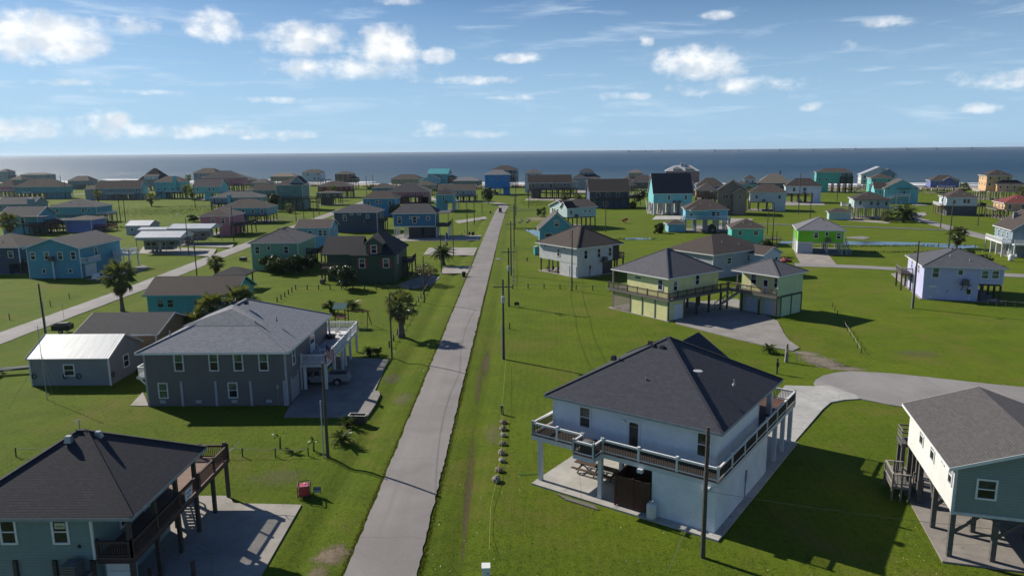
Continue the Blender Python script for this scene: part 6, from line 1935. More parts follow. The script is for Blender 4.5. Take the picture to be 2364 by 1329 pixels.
# --- grey house with white balcony at the right edge
h = FH('grey house with white balcony and chimney at the right edge', 124.5, 177.3, -16, 11.0, 12, 3.3, 6.3, 10.4, 'dusk', 'brown', kind='gy', lod=1, lower=[(-4.0, 5, -5.9, 5)], lowwall='grey', pmat=WHITE, decks=[(-7.4, -5.55, -6.0, 6.2, 'FL', {'mat': WHITE, 'pmat': WHITE}), (-5.5, 6, -8.0, -6.05, 'F', {'mat': WHITE, 'pmat': WHITE})], win={'L': [(-3, 4.9, 0.9, 1.5), (0, 4.9, 0.9, 1.5), (3, 4.9, 0.9, 1.5)], 'F': [(-2, 4.9, 1.6, 1.6), (2, 4.9, 1.6, 1.6)]}, chimney=(-2.6, 2.5, 0.9, 7.4, 10.0, 'grey'))

# ------------------------------------------------------------------ plants
PALM = m_leaf((0.12, 0.15, 0.07))
PALM2 = m_leaf((0.065, 0.10, 0.035))
DEAD = m_leaf((0.15, 0.105, 0.055), 0.2)
TRUNK = m_wood((0.12, 0.095, 0.075))
SHRUB = m_leaf((0.030, 0.055, 0.014))
SHRUB2 = m_leaf((0.050, 0.085, 0.018))
TWIG = m_leaf((0.095, 0.080, 0.045), 0.2)
BANANA = m_leaf((0.085, 0.15, 0.03), 0.45)


def fan_frond(seed, droop=0.35, mat=None):
    """costapalmate frond along +X: stalk 0..0.55, folded blades to 1"""
    rg = random.Random(seed)
    mb = MB()

    def pt(r):
        return Vector((r, 0, -droop * r * r * 0.6))
    mb.beam(pt(0.0), pt(0.28), 0.035).beam(pt(0.28), pt(0.55), 0.028)
    c = pt(0.52)
    n = 15
    for i in range(n):
        a = rad(-100 + 200 * i / (n - 1)) + rg.uniform(-0.06, 0.06)
        L = (0.50 + 0.06 * math.cos(a)) * rg.uniform(0.85, 1.08)
        d = Vector((math.cos(a), math.sin(a), 0))
        s = Vector((-math.sin(a), math.cos(a), 0))
        w = 0.040
        sag = droop * 0.55 + 0.25 * (1 - math.cos(a)) * 0.3
        m_ = c + d * L * 0.6 + Vector((0, 0, -sag * 0.16))
        e = c + d * L + Vector((0, 0, -sag * 0.62 - rg.uniform(0, 0.1)))
        k = Vector((0, 0, 0.025))
        mb.poly([c, m_ - s * w + k, m_ + k * -1])
        mb.poly([c, m_ + k * -1, m_ + s * w + k])
        mb.poly([m_ - s * w + k, e, m_ - k])
        mb.poly([m_ - k, e, m_ + s * w + k])
    return mb.mesh('frond', mat or PALM)


def feather_frond(seed, droop=0.55, mat=None, n=22, wl=0.26):
    rg = random.Random(seed)
    mb = MB()

    def pt(t):
        return Vector((t * (1 - 0.12 * t), 0, -droop * t * t))
    for i in range(6):
        mb.beam(pt(i / 6), pt((i + 1) / 6), 0.022 * (1.2 - i / 6))
    for i in range(n):
        t = 0.10 + 0.9 * i / n
        L = wl * math.sin(math.pi * min(0.97, 0.12 + 0.86 * t)) ** 0.7 * rg.uniform(0.85, 1.1)
        p = pt(t)
        for s in (-1, 1):
            d = Vector((0.55, s, 0.12)).normalized() * L
            a = Vector((0.018, 0, 0))
            e = p + d + Vector((0, 0, -0.22 * L))
            mb.poly([p - a, p + a, p + d * 0.55 + a * 1.2, e, p + d * 0.55 - a * 1.2])
    return mb.mesh('frond', mat or PALM2)


FANS = [fan_frond(i, 0.25 + 0.12 * i) for i in range(3)]
FANS_DEAD = [fan_frond(20 + i, 0.9, DEAD) for i in range(2)]
FEATHERS = [feather_frond(i, 0.4 + 0.16 * i) for i in range(3)]
SAGOS = [feather_frond(40 + i, 0.45 + 0.2 * i, PALM2, 26, 0.17) for i in range(2)]


def trunk_mesh(h, r, seed, flare=1.5):
    rg = random.Random(seed)
    mb = MB()
    n, k = 9, max(5, int(h / 0.35))
    bx, by = rg.uniform(-0.25, 0.25), rg.uniform(-0.25, 0.25)
    for j in range(k + 1):
        t = j / k
        rr = r * (1 + (flare - 1) * (1 - t) ** 6) * (1 - 0.2 * t) * (1.07 if j % 2 else 0.95)
        cx, cy = bx * t * t, by * t * t
        for i in range(n):
            a = 2 * math.pi * i / n
            mb.v.append((cx + rr * math.cos(a), cy + rr * math.sin(a), h * t - (0.1 if j == 0 else 0)))
    for j in range(k):
        for i in range(n):
            i2 = (i + 1) % n
            mb.f.append((j * n + i, j * n + i2, (j + 1) * n + i2, (j + 1) * n + i))
    mb.f.append(tuple(k * n + i for i in range(n)))
    return mb, (bx, by)


def palm(label, xy, h, R, kind='fan', seed=1, n=30, skirt=0.3, tr=0.22):
    """h = trunk height, R = frond reach"""
    rg = random.Random(seed)
    t = thing('palm_tree', label, 'palm tree', xy[0], xy[1], 0, rg.uniform(0, 360), 'palm trees')
    mb, (bx, by) = trunk_mesh(h, tr, seed)
    mb.build('trunk', TRUNK, t, True)
    src = FANS if kind == 'fan' else FEATHERS
    for i in range(n):
        q = (i + 0.5) / n
        pitch = rad(80 - 118 * q + rg.uniform(-9, 9)) if kind == 'fan' else rad(78 - 88 * q + rg.uniform(-8, 8))
        yaw = i * 2.39996 + rg.uniform(-0.2, 0.2)
        s = R * rg.uniform(0.85, 1.1)
        link('frond', src[i % 3], t, (bx, by, h - 0.05 * q), (rg.uniform(-0.25, 0.25), -pitch, yaw), (s, s, s))
    for i in range(int(n * skirt)):
        s = R * rg.uniform(0.6, 0.85)
        link('dead_frond', FANS_DEAD[i % 2], t, (bx, by, h - 0.25 - rg.uniform(0, 0.25) * R), (rg.uniform(-0.3, 0.3), rad(rg.uniform(48, 82)), i * 2.4), (s, s, s))
    return t


def sago(label, xy, R=1.0, seed=1, n=26, h=0.35):
    rg = random.Random(seed)
    t = thing('sago_palm', label, 'palm', xy[0], xy[1], 0, 0)
    MB().lathe([(0.22, -0.05), (0.26, h * 0.5), (0.18, h)], 8).build('trunk', TRUNK, t)
    for i in range(n):
        q = (i + 0.5) / n
        s = R * rg.uniform(0.85, 1.1)
        link('frond', SAGOS[i % 2], t, (0, 0, h), (rg.uniform(-0.2, 0.2), -rad(76 - 74 * q + rg.uniform(-6, 6)), i * 2.39996), (s, s, s))
    return t


def leaf_cloud(rx, ry, rz, n, leaf, seed, clumps=16, z0=0.0, squash=1.0):
    g = np.random.default_rng(seed)
    cc = g.normal(size=(clumps, 3))
    cc /= np.linalg.norm(cc, axis=1)[:, None]
    cc *= g.uniform(0.35, 0.85, (clumps, 1))
    cs = g.uniform(0.22, 0.42, clumps)
    k = g.integers(0, clumps, n)
    d = g.normal(size=(n, 3))
    d /= np.linalg.norm(d, axis=1)[:, None]
    p = cc[k] + d * (cs[k] * g.uniform(0.3, 1.0, n) ** 0.4)[:, None]
    p = p * np.array([rx, ry, rz]) + np.array([0, 0, z0 + rz])
    p[:, 2] = np.maximum(p[:, 2], 0.05)
    a = g.normal(size=(n, 3))
    a /= np.linalg.norm(a, axis=1)[:, None]
    b = np.cross(a, d + g.normal(size=(n, 3)) * 0.5)
    b /= np.linalg.norm(b, axis=1)[:, None] + 1e-6
    s = leaf * g.uniform(0.6, 1.3, (n, 1))
    v = np.stack([p - a * s, p + b * s * 0.5, p + a * s, p - b * s * 0.5], 1).reshape(-1, 3)
    return v


def cloud_mesh(name, v, mat):
    n = len(v) // 4
    me = bpy.data.meshes.new(name)
    me.from_pydata(v.tolist(), [], np.arange(n * 4).reshape(n, 4).tolist())
    me.materials.append(mat)
    return me


def bush(label, xy, rx, rz, mat=None, n=1600, leaf=0.13, seed=1, ry=None, name='bush', cat='bush', z0=0.1):
    t = thing(name, label, cat, xy[0], xy[1], 0, 0)
    link('foliage', cloud_mesh('foliage', leaf_cloud(rx, ry or rx, rz, n, leaf, seed, z0=z0), mat or SHRUB), t)
    mb = MB()
    rg = random.Random(seed)
    for i in range(5):
        a = i * 1.26 + rg.uniform(-0.3, 0.3)
        mb.tube((0.1 * math.cos(a), 0.1 * math.sin(a), -0.05), (rx * 0.5 * math.cos(a), rx * 0.5 * math.sin(a), rz * 1.1), 0.05, 0.02, 5)
    mb.build('stem', TRUNK, t)
    return t


def small_tree(label, xy, h, rx, rz, mat=None, n=2200, leaf=0.2, seed=1):
    t = thing('tree', label, 'tree', xy[0], xy[1], 0, 0)
    link('crown', cloud_mesh('crown', leaf_cloud(rx, rx, rz, n, leaf, seed, 22, z0=h - rz), mat or SHRUB), t)
    mb = MB().tube((0, 0, -0.1), (0.1, 0.05, h * 0.6), 0.2, 0.13, 8)
    rg = random.Random(seed)
    for i in range(6):
        a = i * 1.05
        mb.tube((0.1, 0.05, h * 0.5), (rx * 0.6 * math.cos(a), rx * 0.6 * math.sin(a), h + rg.uniform(-0.3, 0.3) * rz), 0.08, 0.03, 6)
    mb.build('trunk', TRUNK, t)
    return t


palm('fan palm with shaggy crown on the lawn beside the street', (-17.01, 100.38), 4.6, 2.5, 'fan', 3, 28, 0.35, 0.42)
palm('tall fan palm with brown skirt beside the side road', (-67.56, 119.47), 5.9, 2.9, 'fan', 5, 36, 0.6, 0.28)
palm('short fan palm on the lawn beyond the side road', (-67.12, 157.06), 2.5, 2.0, 'fan', 7, 30, 0.5, 0.3)
palm('leftmost of the crowded palms in front of the turquoise house', (-43.6, 99.5), 4.4, 2.7, 'fan', 11, 34, 0.25, 0.26)
palm('middle and tallest of the crowded palms in front of the turquoise house', (-40.2, 101.0), 5.2, 2.7, 'fan', 12, 34, 0.2, 0.26)
palm('rightmost of the crowded palms in front of the turquoise house', (-37.4, 98.5), 3.8, 2.5, 'fan', 13, 30, 0.2, 0.26)
palm('small palm under the crowded palms in front of the turquoise house', (-45.2, 97.5), 2.9, 2.0, 'fan', 14, 26, 0.2, 0.24)
palm('date palm with arching fronds by the flagpole left of the street', (-17.82, 167.04), 2.6, 3.1, 'date', 21, 34, 0.0, 0.4)
palm('date palm with wide dark crown below the white balcony stilt house', (137.00, 259.53), 2.6, 4.6, 'date', 22, 40, 0.0, 0.5)
palm('fan palm beside the right-hand canal', (114.29, 189.23), 3.6, 2.7, 'fan', 23, 30, 0.4, 0.3)
palm('shaggy palm in front of the aqua house at the left edge', (-158.56, 222.77), 5.8, 3.2, 'fan', 24, 26, 0.4, 0.3)
palm('bushy palm in front of the aqua house behind the periwinkle cabin', (-189.33, 294.80), 3.6, 3.0, 'fan', 25, 26, 0.8, 0.4)
palm('slim palm in front of the long grey house', (-227.59, 390.97), 5.0, 2.6, 'fan', 26, 20, 0.5, 0.3)
palm('lone palm in the middle of the left meadow', (-188.76, 370.88), 4.3, 3.0, 'fan', 27, 22, 0.5, 0.32)
palm('tall slim palm against the sea left of the grey and pink house', (-240.13, 528.95), 9.2, 2.8, 'fan', 28, 20, 0.3, 0.3)
palm('palm at the right corner of the aqua chimney house', (-195.54, 426.31), 6.0, 3.0, 'fan', 29, 22, 0.6, 0.35)
palm('bushier palm right of the aqua chimney house', (-188.65, 417.75), 4.6, 3.0, 'fan', 30, 22, 0.6, 0.35)
palm('palm at the left corner of the aqua chimney house', (-226.90, 434.40), 4.6, 3.0, 'fan', 31, 22, 0.4, 0.3)
palm('tan-skirted palm in front of the red house', (-104.21, 406.93), 5.8, 2.8, 'fan', 32, 22, 0.9, 0.4)
palm('low palm in front of the sage green house', (-101.67, 319.94), 2.2, 2.6, 'fan', 33, 20, 0.5, 0.4)
palm('thick brown-skirted palm in front of the long stilt house', (23.59, 377.02), 3.0, 3.0, 'fan', 34, 24, 1.3, 0.9)
palm('low palm right of the brown-skirted one', (30.78, 382.77), 1.6, 2.8, 'fan', 35, 22, 0.5, 0.5)
palm('slim palm behind the tan two-gabled house', (99.96, 318.03), 8.6, 1.9, 'fan', 36, 18, 0.5, 0.22)
palm('second slim palm behind the tan two-gabled house, slightly shorter', (97.64, 313.57), 6.6, 1.7, 'fan', 37, 18, 0.6, 0.22)
palm('palm left of the peach three-level house', (241.45, 398.11), 4.4, 3.4, 'fan', 38, 22, 0.5, 0.4)
palm('palm at the right edge beside the red-roofed house', (232.88, 339.50), 5.0, 3.4, 'fan', 39, 22, 0.4, 0.4)
palm('palm under the stair of the pale stilt house', (131.25, 260.02), 2.2, 2.4, 'fan', 40, 20, 0.3, 0.3)
sago('sago palm at the edge of the grey house driveway', (-19.71, 91.04), 1.25, 1)
sago('larger of the two sago palms beside the timber planter', (-16.33, 62.12), 1.25, 2, 30)
sago('smaller of the two sago palms beside the timber planter', (-16.73, 66.04), 1.05, 3)
sago('dark sago palm at the edge of the yellow house driveway', (32.33, 91.10), 1.25, 4, 30)
bush('round bush left of the swing set', (-31.19, 116.67), 1.5, 1.0, SHRUB2, 1500, 0.14, 51)
sago('grassy palm bush behind the swing set roof', (-28.24, 119.25), 1.7, 52, 40, 0.5)
bush('low dark bush by the grey house driveway corner', (-18.71, 91.42), 0.8, 0.45, SHRUB, 600, 0.1, 53)
for i, (q, r) in enumerate((((-55.51, 157.70), 2.1), ((-52.02, 155.82), 2.2), ((-49.10, 156.26), 2.0), ((-47.07, 158.48), 1.8))):
    bush(['first from the left of the dark shrubs before the pale green house', 'second from the left of the dark shrubs before the pale green house', 'third from the left of the dark shrubs before the pale green house', 'rightmost of the dark shrubs before the pale green house'][i], q, r * 1.2, 1.95, SHRUB, 4200, 0.20, 60 + i, None, 'shrub')
bush('big round bush with pale blossoms before the dark green house', (-33.87, 137.42), 3.4, 2.4, SHRUB, 6500, 0.19, 70)
WB = m_plain((0.5, 0.5, 0.48), 0.7)
mbv = leaf_cloud(3.5, 3.5, 2.45, 520, 0.10, 70, z0=0.1)
o_ = [o for o in col.objects if o.get('label') == 'big round bush with pale blossoms before the dark green house'][0]
bl = link('blossom', cloud_mesh('blossom', mbv, WB), o_)
bl['kind'] = 'stuff'
bush('sparse brown bush beside the street in front of the dark green house', (-18.74, 142.87), 2.9, 1.9, TWIG, 1900, 0.12, 71, None, 'bush', 'bush', 0.7)
bush('dark bush between the blue and deep blue houses', (-51.27, 297.97), 3.2, 2.6, SHRUB, 1500, 0.3, 72)
small_tree('round dark tree at the left of the street end', (-15.58, 362.96), 5.4, 4.0, 3.8, SHRUB, 3600, 0.35, 73)
small_tree('dark leafy tree left of the sage green house', (-112.70, 330.46), 5.0, 3.6, 3.8, SHRUB, 3400, 0.32, 74)
bush('rounded bush on the lawn left of the small blue shed', (44.62, 230.00), 1.9, 1.6, SHRUB, 2600, 0.22, 75)
bush('tiny bush next to the rounded bush by the blue shed', (42.77, 228.89), 0.6, 0.4, SHRUB2, 300, 0.12, 76)
bush('large leafy bush left of the lime green house', (61.32, 176.98), 2.6, 2.0, SHRUB, 2600, 0.2, 77)
bush('flowering red bush on the far lawn', (38.51, 263.01), 1.4, 0.9, m_leaf((0.22, 0.05, 0.05)), 500, 0.2, 78)
bush('dark hedge clump behind the lavender house', (103.09, 167.68), 3.4, 1.4, SHRUB, 2200, 0.2, 79, 1.6)
bush('dark hedge clump right of the first one behind the lavender house', (103.81, 162.39), 3.0, 1.2, SHRUB, 1800, 0.2, 80, 1.6)
small_tree('dark tree right of the blue two-storey house', (57.93, 348.63), 4.6, 3.0, 3.2, SHRUB, 1700, 0.35, 81)
bush('bush below the tall brown roof house, right of the blue one', (51.43, 328.07), 2.6, 1.6, SHRUB, 900, 0.3, 82)
bush('bush beside the periwinkle cabin', (-148.83, 257.94), 2.2, 1.8, SHRUB, 1000, 0.25, 83)
bush('bush behind the salmon pink house', (-127.84, 282.14), 3.2, 1.6, SHRUB, 1100, 0.28, 84)
bush('dark bush behind the mint stilt house', (8.89, 292.37), 2.2, 2.0, SHRUB, 900, 0.25, 85)
bush('sand-dune bush near the beach left of the cream house', (-96.38, 489.32), 6.5, 2.6, SHRUB, 900, 0.5, 86)
bush('sand-dune bush in front of the turquoise metal-roofed house', (-62.92, 494.75), 8.0, 2.8, SHRUB, 1100, 0.5, 87)
bush('darker dune bush right of the turquoise metal-roofed house', (-52.76, 482.50), 6.5, 2.6, SHRUB, 900, 0.5, 88)


def banana(label, xy, h, seed):
    rg = random.Random(seed)
    t = thing('banana_plant', label, 'banana plant', xy[0], xy[1], 0, 0)
    MB().tube((0, 0, -0.05), (0.05, 0, h * 0.62), 0.10, 0.06, 8).build('stem', m_leaf((0.09, 0.11, 0.04), 0.1), t)
    for i in range(6):
        mb = MB()
        a = i * 1.05 + rg.uniform(-0.25, 0.25)
        L = h * rg.uniform(0.5, 0.72)
        up_a = rad(rg.uniform(15, 72))
        d = Vector((math.cos(a), math.sin(a), 0))
        s = Vector((-math.sin(a), math.cos(a), 0))
        pts = []
        for k in range(7):
            q = k / 6
            r = L * q
            p = Vector((0.05, 0, h * 0.6)) + d * (r * math.cos(up_a) + 0.05) + Vector((0, 0, r * math.sin(up_a) - 0.75 * L * q * q * math.cos(up_a)))
            w = 0.19 * h * 0.5 * math.sin(math.pi * min(0.98, 0.06 + q * 0.95)) ** 0.6
            pts.append((p, w))
        for (p, w), (q_, w2) in zip(pts[:-1], pts[1:]):
            k = Vector((0, 0, 0.05))
            mb.poly([p, q_, q_ + s * w2 + k, p + s * w + k])
            mb.poly([q_, p, p - s * w + k, q_ - s * w2 + k])
        mb.build('leaf', BANANA, t)
    return t


banana('taller banana plant in the lawn left of the street pole', (-21.61, 60.91), 1.75, 1)
banana('smaller banana plant nearer the street pole', (-18.46, 60.40), 1.25, 4)

# coarse grass: ragged verges, dune scrub and rough meadow, nobody could count it
def blades(points, hmin, hmax, w, seed, name, label, mat, lean=0.35):
    g = np.random.default_rng(seed)
    P_ = np.asarray(points, dtype=float)
    n = len(P_)
    a = g.uniform(0, 2 * np.pi, n)
    hh = g.uniform(hmin, hmax, n)
    ww = w * g.uniform(0.6, 1.4, n)
    z = ground_h(P_[:, 0], P_[:, 1])
    base = np.stack([P_[:, 0], P_[:, 1], z], 1)
    s = np.stack([np.cos(a), np.sin(a), np.zeros(n)], 1) * ww[:, None]
    tip = base + np.stack([g.normal(0, lean, n) * hh, g.normal(0, lean, n) * hh, hh], 1)
    v = np.stack([base - s, base + s, tip], 1).reshape(-1, 3)
    me = bpy.data.meshes.new(name)
    me.from_pydata(v.tolist(), [], np.arange(n * 3).reshape(n, 3).tolist())
    me.materials.append(mat)
    o = link(name, me)
    o['kind'] = 'stuff'
    tag(o, label, 'grass')
    return o


g_ = np.random.default_rng(3)


def strip(x, y0, y1, n, sx):
    yy = y0 + (y1 - y0) * g_.uniform(0, 1, n) ** 1.6
    return np.stack([x + g_.normal(0, sx, n), yy], 1)


GB = m_leaf((0.070, 0.105, 0.014), 0.4)
DB = m_leaf((0.150, 0.135, 0.055), 0.3)
blades(np.concatenate([strip(-11.25, 36, 190, 9000, 0.10), strip(-6.42, 36, 190, 9000, 0.10)]), 0.03, 0.10, 0.035, 1, 'verge_grass', 'short grass creeping over the street edges', GB)
blades(np.concatenate([strip(-11.3, 36, 150, 2600, 0.16), strip(-6.35, 36, 150, 2600, 0.16)]), 0.02, 0.07, 0.04, 2, 'dry_verge_grass', 'dry straw-coloured grass along the street edges', DB)


def lawn_pts(n):
    x = g_.uniform(-46, 46, n)
    y = 40 + 70 * g_.uniform(0, 1, n) ** 1.7
    ok = ~((x > -11.2) & (x < -6.4)) & ~((x > -32) & (x < -16) & (y < 52)) & ~((x > -40) & (x < -15.5) & (y > 68) & (y < 90)) & ~((x > 30) & (y > 68) & (y < 86))
    dx, dy = x - 11.8, y - 55.6
    lx, ly = dx * 0.819 - dy * 0.574, dx * 0.574 + dy * 0.819
    ok &= ~((lx > -8) & (lx < 12.5) & (ly > -8.2) & (ly < 13))
    dx, dy = x - 33.2, y - 47.2
    lx, ly = dx * 0.966 - dy * 0.259, dx * 0.259 + dy * 0.966
    ok &= ~((lx > -5) & (lx < 6) & (ly > -6.5) & (ly < 9))
    return np.stack([x, y], 1)[ok]


blades(lawn_pts(90000), 0.02, 0.065, 0.03, 4, 'lawn_grass', 'short mown grass covering the near lawns', m_leaf((0.072, 0.108, 0.012), 0.4), 0.6)
pts = []
for i in range(340):
    x = g_.uniform(-700, 700)
    pts.append(np.stack([x + g_.normal(0, 3.5, 26), shore(x) - g_.uniform(40, 62) + g_.normal(0, 1.6, 26)], 1))
blades(np.concatenate(pts), 0.5, 1.7, 0.30, 5, 'dune_grass', 'tall rough dune grass along the top of the beach', m_leaf((0.060, 0.080, 0.022), 0.3), 0.25)
pts = []
for cx, cy, rx, ry, n in ((9, 372, 7, 26, 1500), (4, 246, 6, 3, 500), (24, 214, 14, 2.0, 700), (100, 195, 22, 1.4, 900), (104, 183, 22, 1.2, 700), (-165, 335, 40, 30, 6000), (-150, 262, 18, 3, 900), (-150, 366, 40, 4, 900), (-110, 296, 10, 16, 900)):
    pts.append(np.stack([g_.normal(cx, rx * 0.6, n), g_.normal(cy, ry * 0.6, n)], 1))
blades(np.concatenate(pts), 0.15, 0.42, 0.10, 6, 'meadow_grass', 'rough unmown grass in the far meadows and along the canal', m_leaf((0.062, 0.100, 0.018), 0.35), 0.3)

# ------------------------------------------------------------------ utility poles
TRANSF = m_plain((0.42, 0.44, 0.46), 0.45, 0.06)
INSUL = m_plain((0.35, 0.32, 0.30), 0.3)


def pole(label, xy, h, arms=(), transf=None, lean=(0, 0), r=0.15, extras=(), name='utility_pole'):
    t = thing(name, label, 'utility pole' if name == 'utility_pole' else 'post', xy[0], xy[1], 0, 0, 'utility poles' if name == 'utility_pole' else None)
    top = Vector((lean[0] * h, lean[1] * h, h))
    MB().tube((0, 0, -0.2), top, r, r * 0.68, 10).build('shaft', POLEWOOD, t)
    for (z, L, ang) in arms:
        c = top * (z / h)
        d = Vector((math.cos(rad(ang)), math.sin(rad(ang)), 0))
        n = Vector((-d.y, d.x, 0))
        o = n * (r + 0.05)
        MB().beam(c - d * L / 2 - o, c + d * L / 2 - o, 0.10, 0.12).build('crossarm', POLEWOOD, t)
        mb = MB().beam(c - d * L * 0.28 - o, c - Vector((0, 0, 0.6)) - n * r, 0.04).beam(c + d * L * 0.28 - o, c - Vector((0, 0, 0.6)) - n * r, 0.04)
        mb.build('arm_brace', STEEL, t)
        for q in (-0.46, -0.2, 0.2, 0.46):
            p = c + d * L * q - o + Vector((0, 0, 0.06))
            MB().lathe([(0.03, p.z), (0.055, p.z + 0.05), (0.04, p.z + 0.10), (0.055, p.z + 0.14), (0.02, p.z + 0.2)], 8, (p.x, p.y)).build('insulator', INSUL, t)
    if transf:
        z = transf
        c = top * (z / h)
        b = MB().lathe([(0.22, z - 0.45), (0.24, z - 0.4), (0.24, z + 0.3), (0.20, z + 0.38)], 14, (c.x, c.y - r - 0.26)).build('transformer', TRANSF, t)
        MB().tube((c.x, c.y - r - 0.26, z + 0.36), (c.x, c.y - r - 0.26, z + 0.62), 0.04, 0.03, 6).build('bushing', INSUL, b)
    for e in extras:
        if e[0] == 'conduit':
            MB().tube((e[1], e[2], 0), (e[1] + lean[0] * e[3], e[2], e[3]), 0.055, 0.055, 8).build('conduit', TRANSF, t)
        if e[0] == 'lamp':
            c = top * (e[1] / h)
            MB().beam(c, c + Vector((-1.5, -0.2, 0.35)), 0.06).build('lamp_arm', STEEL, t)
            MB().box(c.x - 2.1, c.x - 1.4, c.y - 0.4, c.y - 0.05, e[1] + 0.28, e[1] + 0.44).build('lamp_head', m_plain((0.6, 0.6, 0.58)), t)
    return t


LINE = [
    ('nearest roadside pole with crossarm and grey transformer, right of the street', (-2.13, 89.05), 10.28, ((0.91, 2.4, 0),), 0.76, ('conduit',)),
    ('second roadside pole right of the street, with street lamp and transformer', (-1.90, 120.82), 10.06, ((0.93, 2.4, 0),), 0.66, ('lamp',)),
    ('third roadside pole right of the street, with single crossarm', (-1.86, 152.49), 11.58, ((0.94, 2.4, 0),), None, ()),
    ('fourth roadside pole right of the street', (-1.51, 196.97), 11.83, ((0.93, 2.4, 0),), None, ()),
    ('fifth roadside pole right of the street, in the rough meadow', (-1.52, 243.86), 11.92, ((0.94, 2.4, 0),), None, ()),
    ('sixth and farthest roadside pole right of the street', (-1.46, 299.38), 11.89, ((0.94, 2.4, 0),), None, ()),
]
tops = []
for lb, xy, h_, arms, tf, ex in LINE:
    e = []
    if 'conduit' in ex:
        e.append(('conduit', -0.22, -0.1, h_ * 0.45))
    if 'lamp' in ex:
        e.append(('lamp', h_ * 0.78))
    pole(lb, xy, h_, [(h_ * a, L, g) for a, L, g in arms], h_ * tf if tf else None, (0, 0), 0.17, e)
    tops.append((xy[0], xy[1], h_ * 0.93))
for lb, xy, h_, kw in [
    ('street pole with grey conduit beside the banana plants, left of the street', (-16.82, 58.99), 8.53, dict(extras=[('conduit', -0.33, -0.12, 5.2)])),
    ('slim pole in front of the palm left of the street', (-16.55, 89.76), 8.47, dict(r=0.12)),
    ('dark pole at the lower edge in front of the big white house', (11.75, 43.1), 8.9, dict(r=0.17)),
    ('leaning pole behind the grey workshop', (-68.32, 100.45), 8.13, dict(lean=(-0.01, 0.0), extras=[('conduit', 0.25, -0.1, 5.6)])),
    ('pole by the side road next to the lone short palm', (-69.43, 152.68), 8.89, dict(r=0.13)),
    ('pole with lamp arm in front of the farther carport', (-86.44, 186.48), 9.84, dict(r=0.14, extras=[('lamp', 10.5)])),
    ('slim pole beside the sparse brown bush', (-16.83, 124.57), 8.24, dict(r=0.12)),
    ('slim pole beside the driveway of the dark green house', (-17.10, 155.40), 8.62, dict(r=0.12)),
    ('slim pole right of the date palm', (-16.75, 181.16), 9.75, dict(r=0.13)),
    ('pole by the trash bins left of the street', (-16.71, 230.67), 12.00, dict(r=0.16)),
    ('pole at the wire fence left of the street', (-16.34, 261.18), 10.74, dict(r=0.16)),
    ('tall pole in front of the white house with brown roof', (9.80, 134.44), 11.50, dict(r=0.15)),
    ('lone pole on the lawn right of the mint house', (27.84, 233.73), 10.32, dict(r=0.16)),
    ('tall pole at the left corner of the lavender house', (64.76, 117.28), 11.14, dict(r=0.17, extras=[('conduit', -0.25, -0.1, 7.0), ('lamp', 8.4)])),
    ('pole with equipment beside the canal palm', (112.93, 190.18), 11.58, dict(r=0.17)),
    ('pole at the lane left of the white balcony house', (139.08, 239.93), 11.09, dict(r=0.17)),
    ('pole right of the white balcony house', (154.06, 244.39), 10.28, dict(r=0.17)),
    ('tall pole on the lawn left of the white stilt house', (113.71, 296.54), 16.40, dict(r=0.2)),
    ('pole on the lawn behind the lime green house', (110.19, 275.54), 9.95, dict(r=0.17)),
    ('pole behind the pale stilt house porch', (159.46, 366.59), 11.19, dict(r=0.2)),
    ('pole by the bush left of the lime green house', (61.64, 173.31), 6.70, dict(r=0.14)),
    ('tall pole behind the teal cottage', (71.05, 202.88), 11.04, dict(r=0.16)),
    ('pole right of the white brown-roofed house by the teal cottage', (76.70, 224.06), 8.69, dict(r=0.14)),
    ('pole beside the teal stilt house at the far left', (-279.00, 445.40), 10.57, dict(r=0.2)),
    ('far pole behind the teal stilt house, the taller one', (-299.77, 474.80), 13.49, dict(r=0.22)),
    ('pole in front of the long grey house', (-232.95, 394.90), 7.75, dict(r=0.18)),
    ('left one of the twin poles in the left meadow', (-154.74, 279.17), 8.87, dict(r=0.17)),
    ('right one of the twin poles in the left meadow, with crossarm', (-155.76, 284.53), 8.52, dict(r=0.17, arms=[(9.0, 2.4, 0)])),
    ('pole in front of the aqua porch-truss house', (-159.69, 356.16), 11.00, dict(r=0.18)),
    ('pole in front of the salmon pink house', (-86.49, 217.02), 10.59, dict(r=0.16)),
    ('left pole on the lawn before the sage green house', (-86.23, 278.59), 11.96, dict(r=0.17)),
    ('middle pole on the lawn before the sage green house', (-84.73, 283.80), 6.62, dict(r=0.15)),
    ('right pole on the lawn before the sage green house', (-80.19, 281.60), 8.08, dict(r=0.15)),
    ('pole in front of the dark weathered house', (-86.36, 311.76), 10.02, dict(r=0.17)),
    ('left one of the twin poles near the beach', (-93.46, 445.56), 12.21, dict(r=0.2)),
    ('right one of the twin poles near the beach', (-101.54, 506.51), 11.03, dict(r=0.22)),
    ('pole beside the tan two-gabled house', (76.94, 286.04), 13.35, dict(r=0.16, extras=[('lamp', 9.5)])),
    ('pole right of the blue two-storey house', (52.00, 328.01), 13.54, dict(r=0.18)),
    ('pole in front of the long brown stilt house', (18.56, 384.30), 12.45, dict(r=0.18)),
    ('pole in the rough meadow left of the long brown stilt house', (4.44, 338.28), 11.20, dict(r=0.18)),
    ('pole in front of the bright blue house, left of the street end', (-16.04, 311.48), 8.33, dict(r=0.15)),
]:
    pole(lb, xy, h_, **kw)


def cable(label, a, b, sag, r=0.016, mat=None, n=14, name='power_line', cat='power line', grp='overhead lines'):
    a, b = Vector(a), Vector(b)
    pts = []
    for i in range(n + 1):
        t = i / n
        p = a.lerp(b, t)
        p.z -= sag * 4 * t * (1 - t)
        pts.append(p)
    o = MB().path(pts, r, 4).build(name, mat or BLACK)
    return tag(o, label, cat, grp)


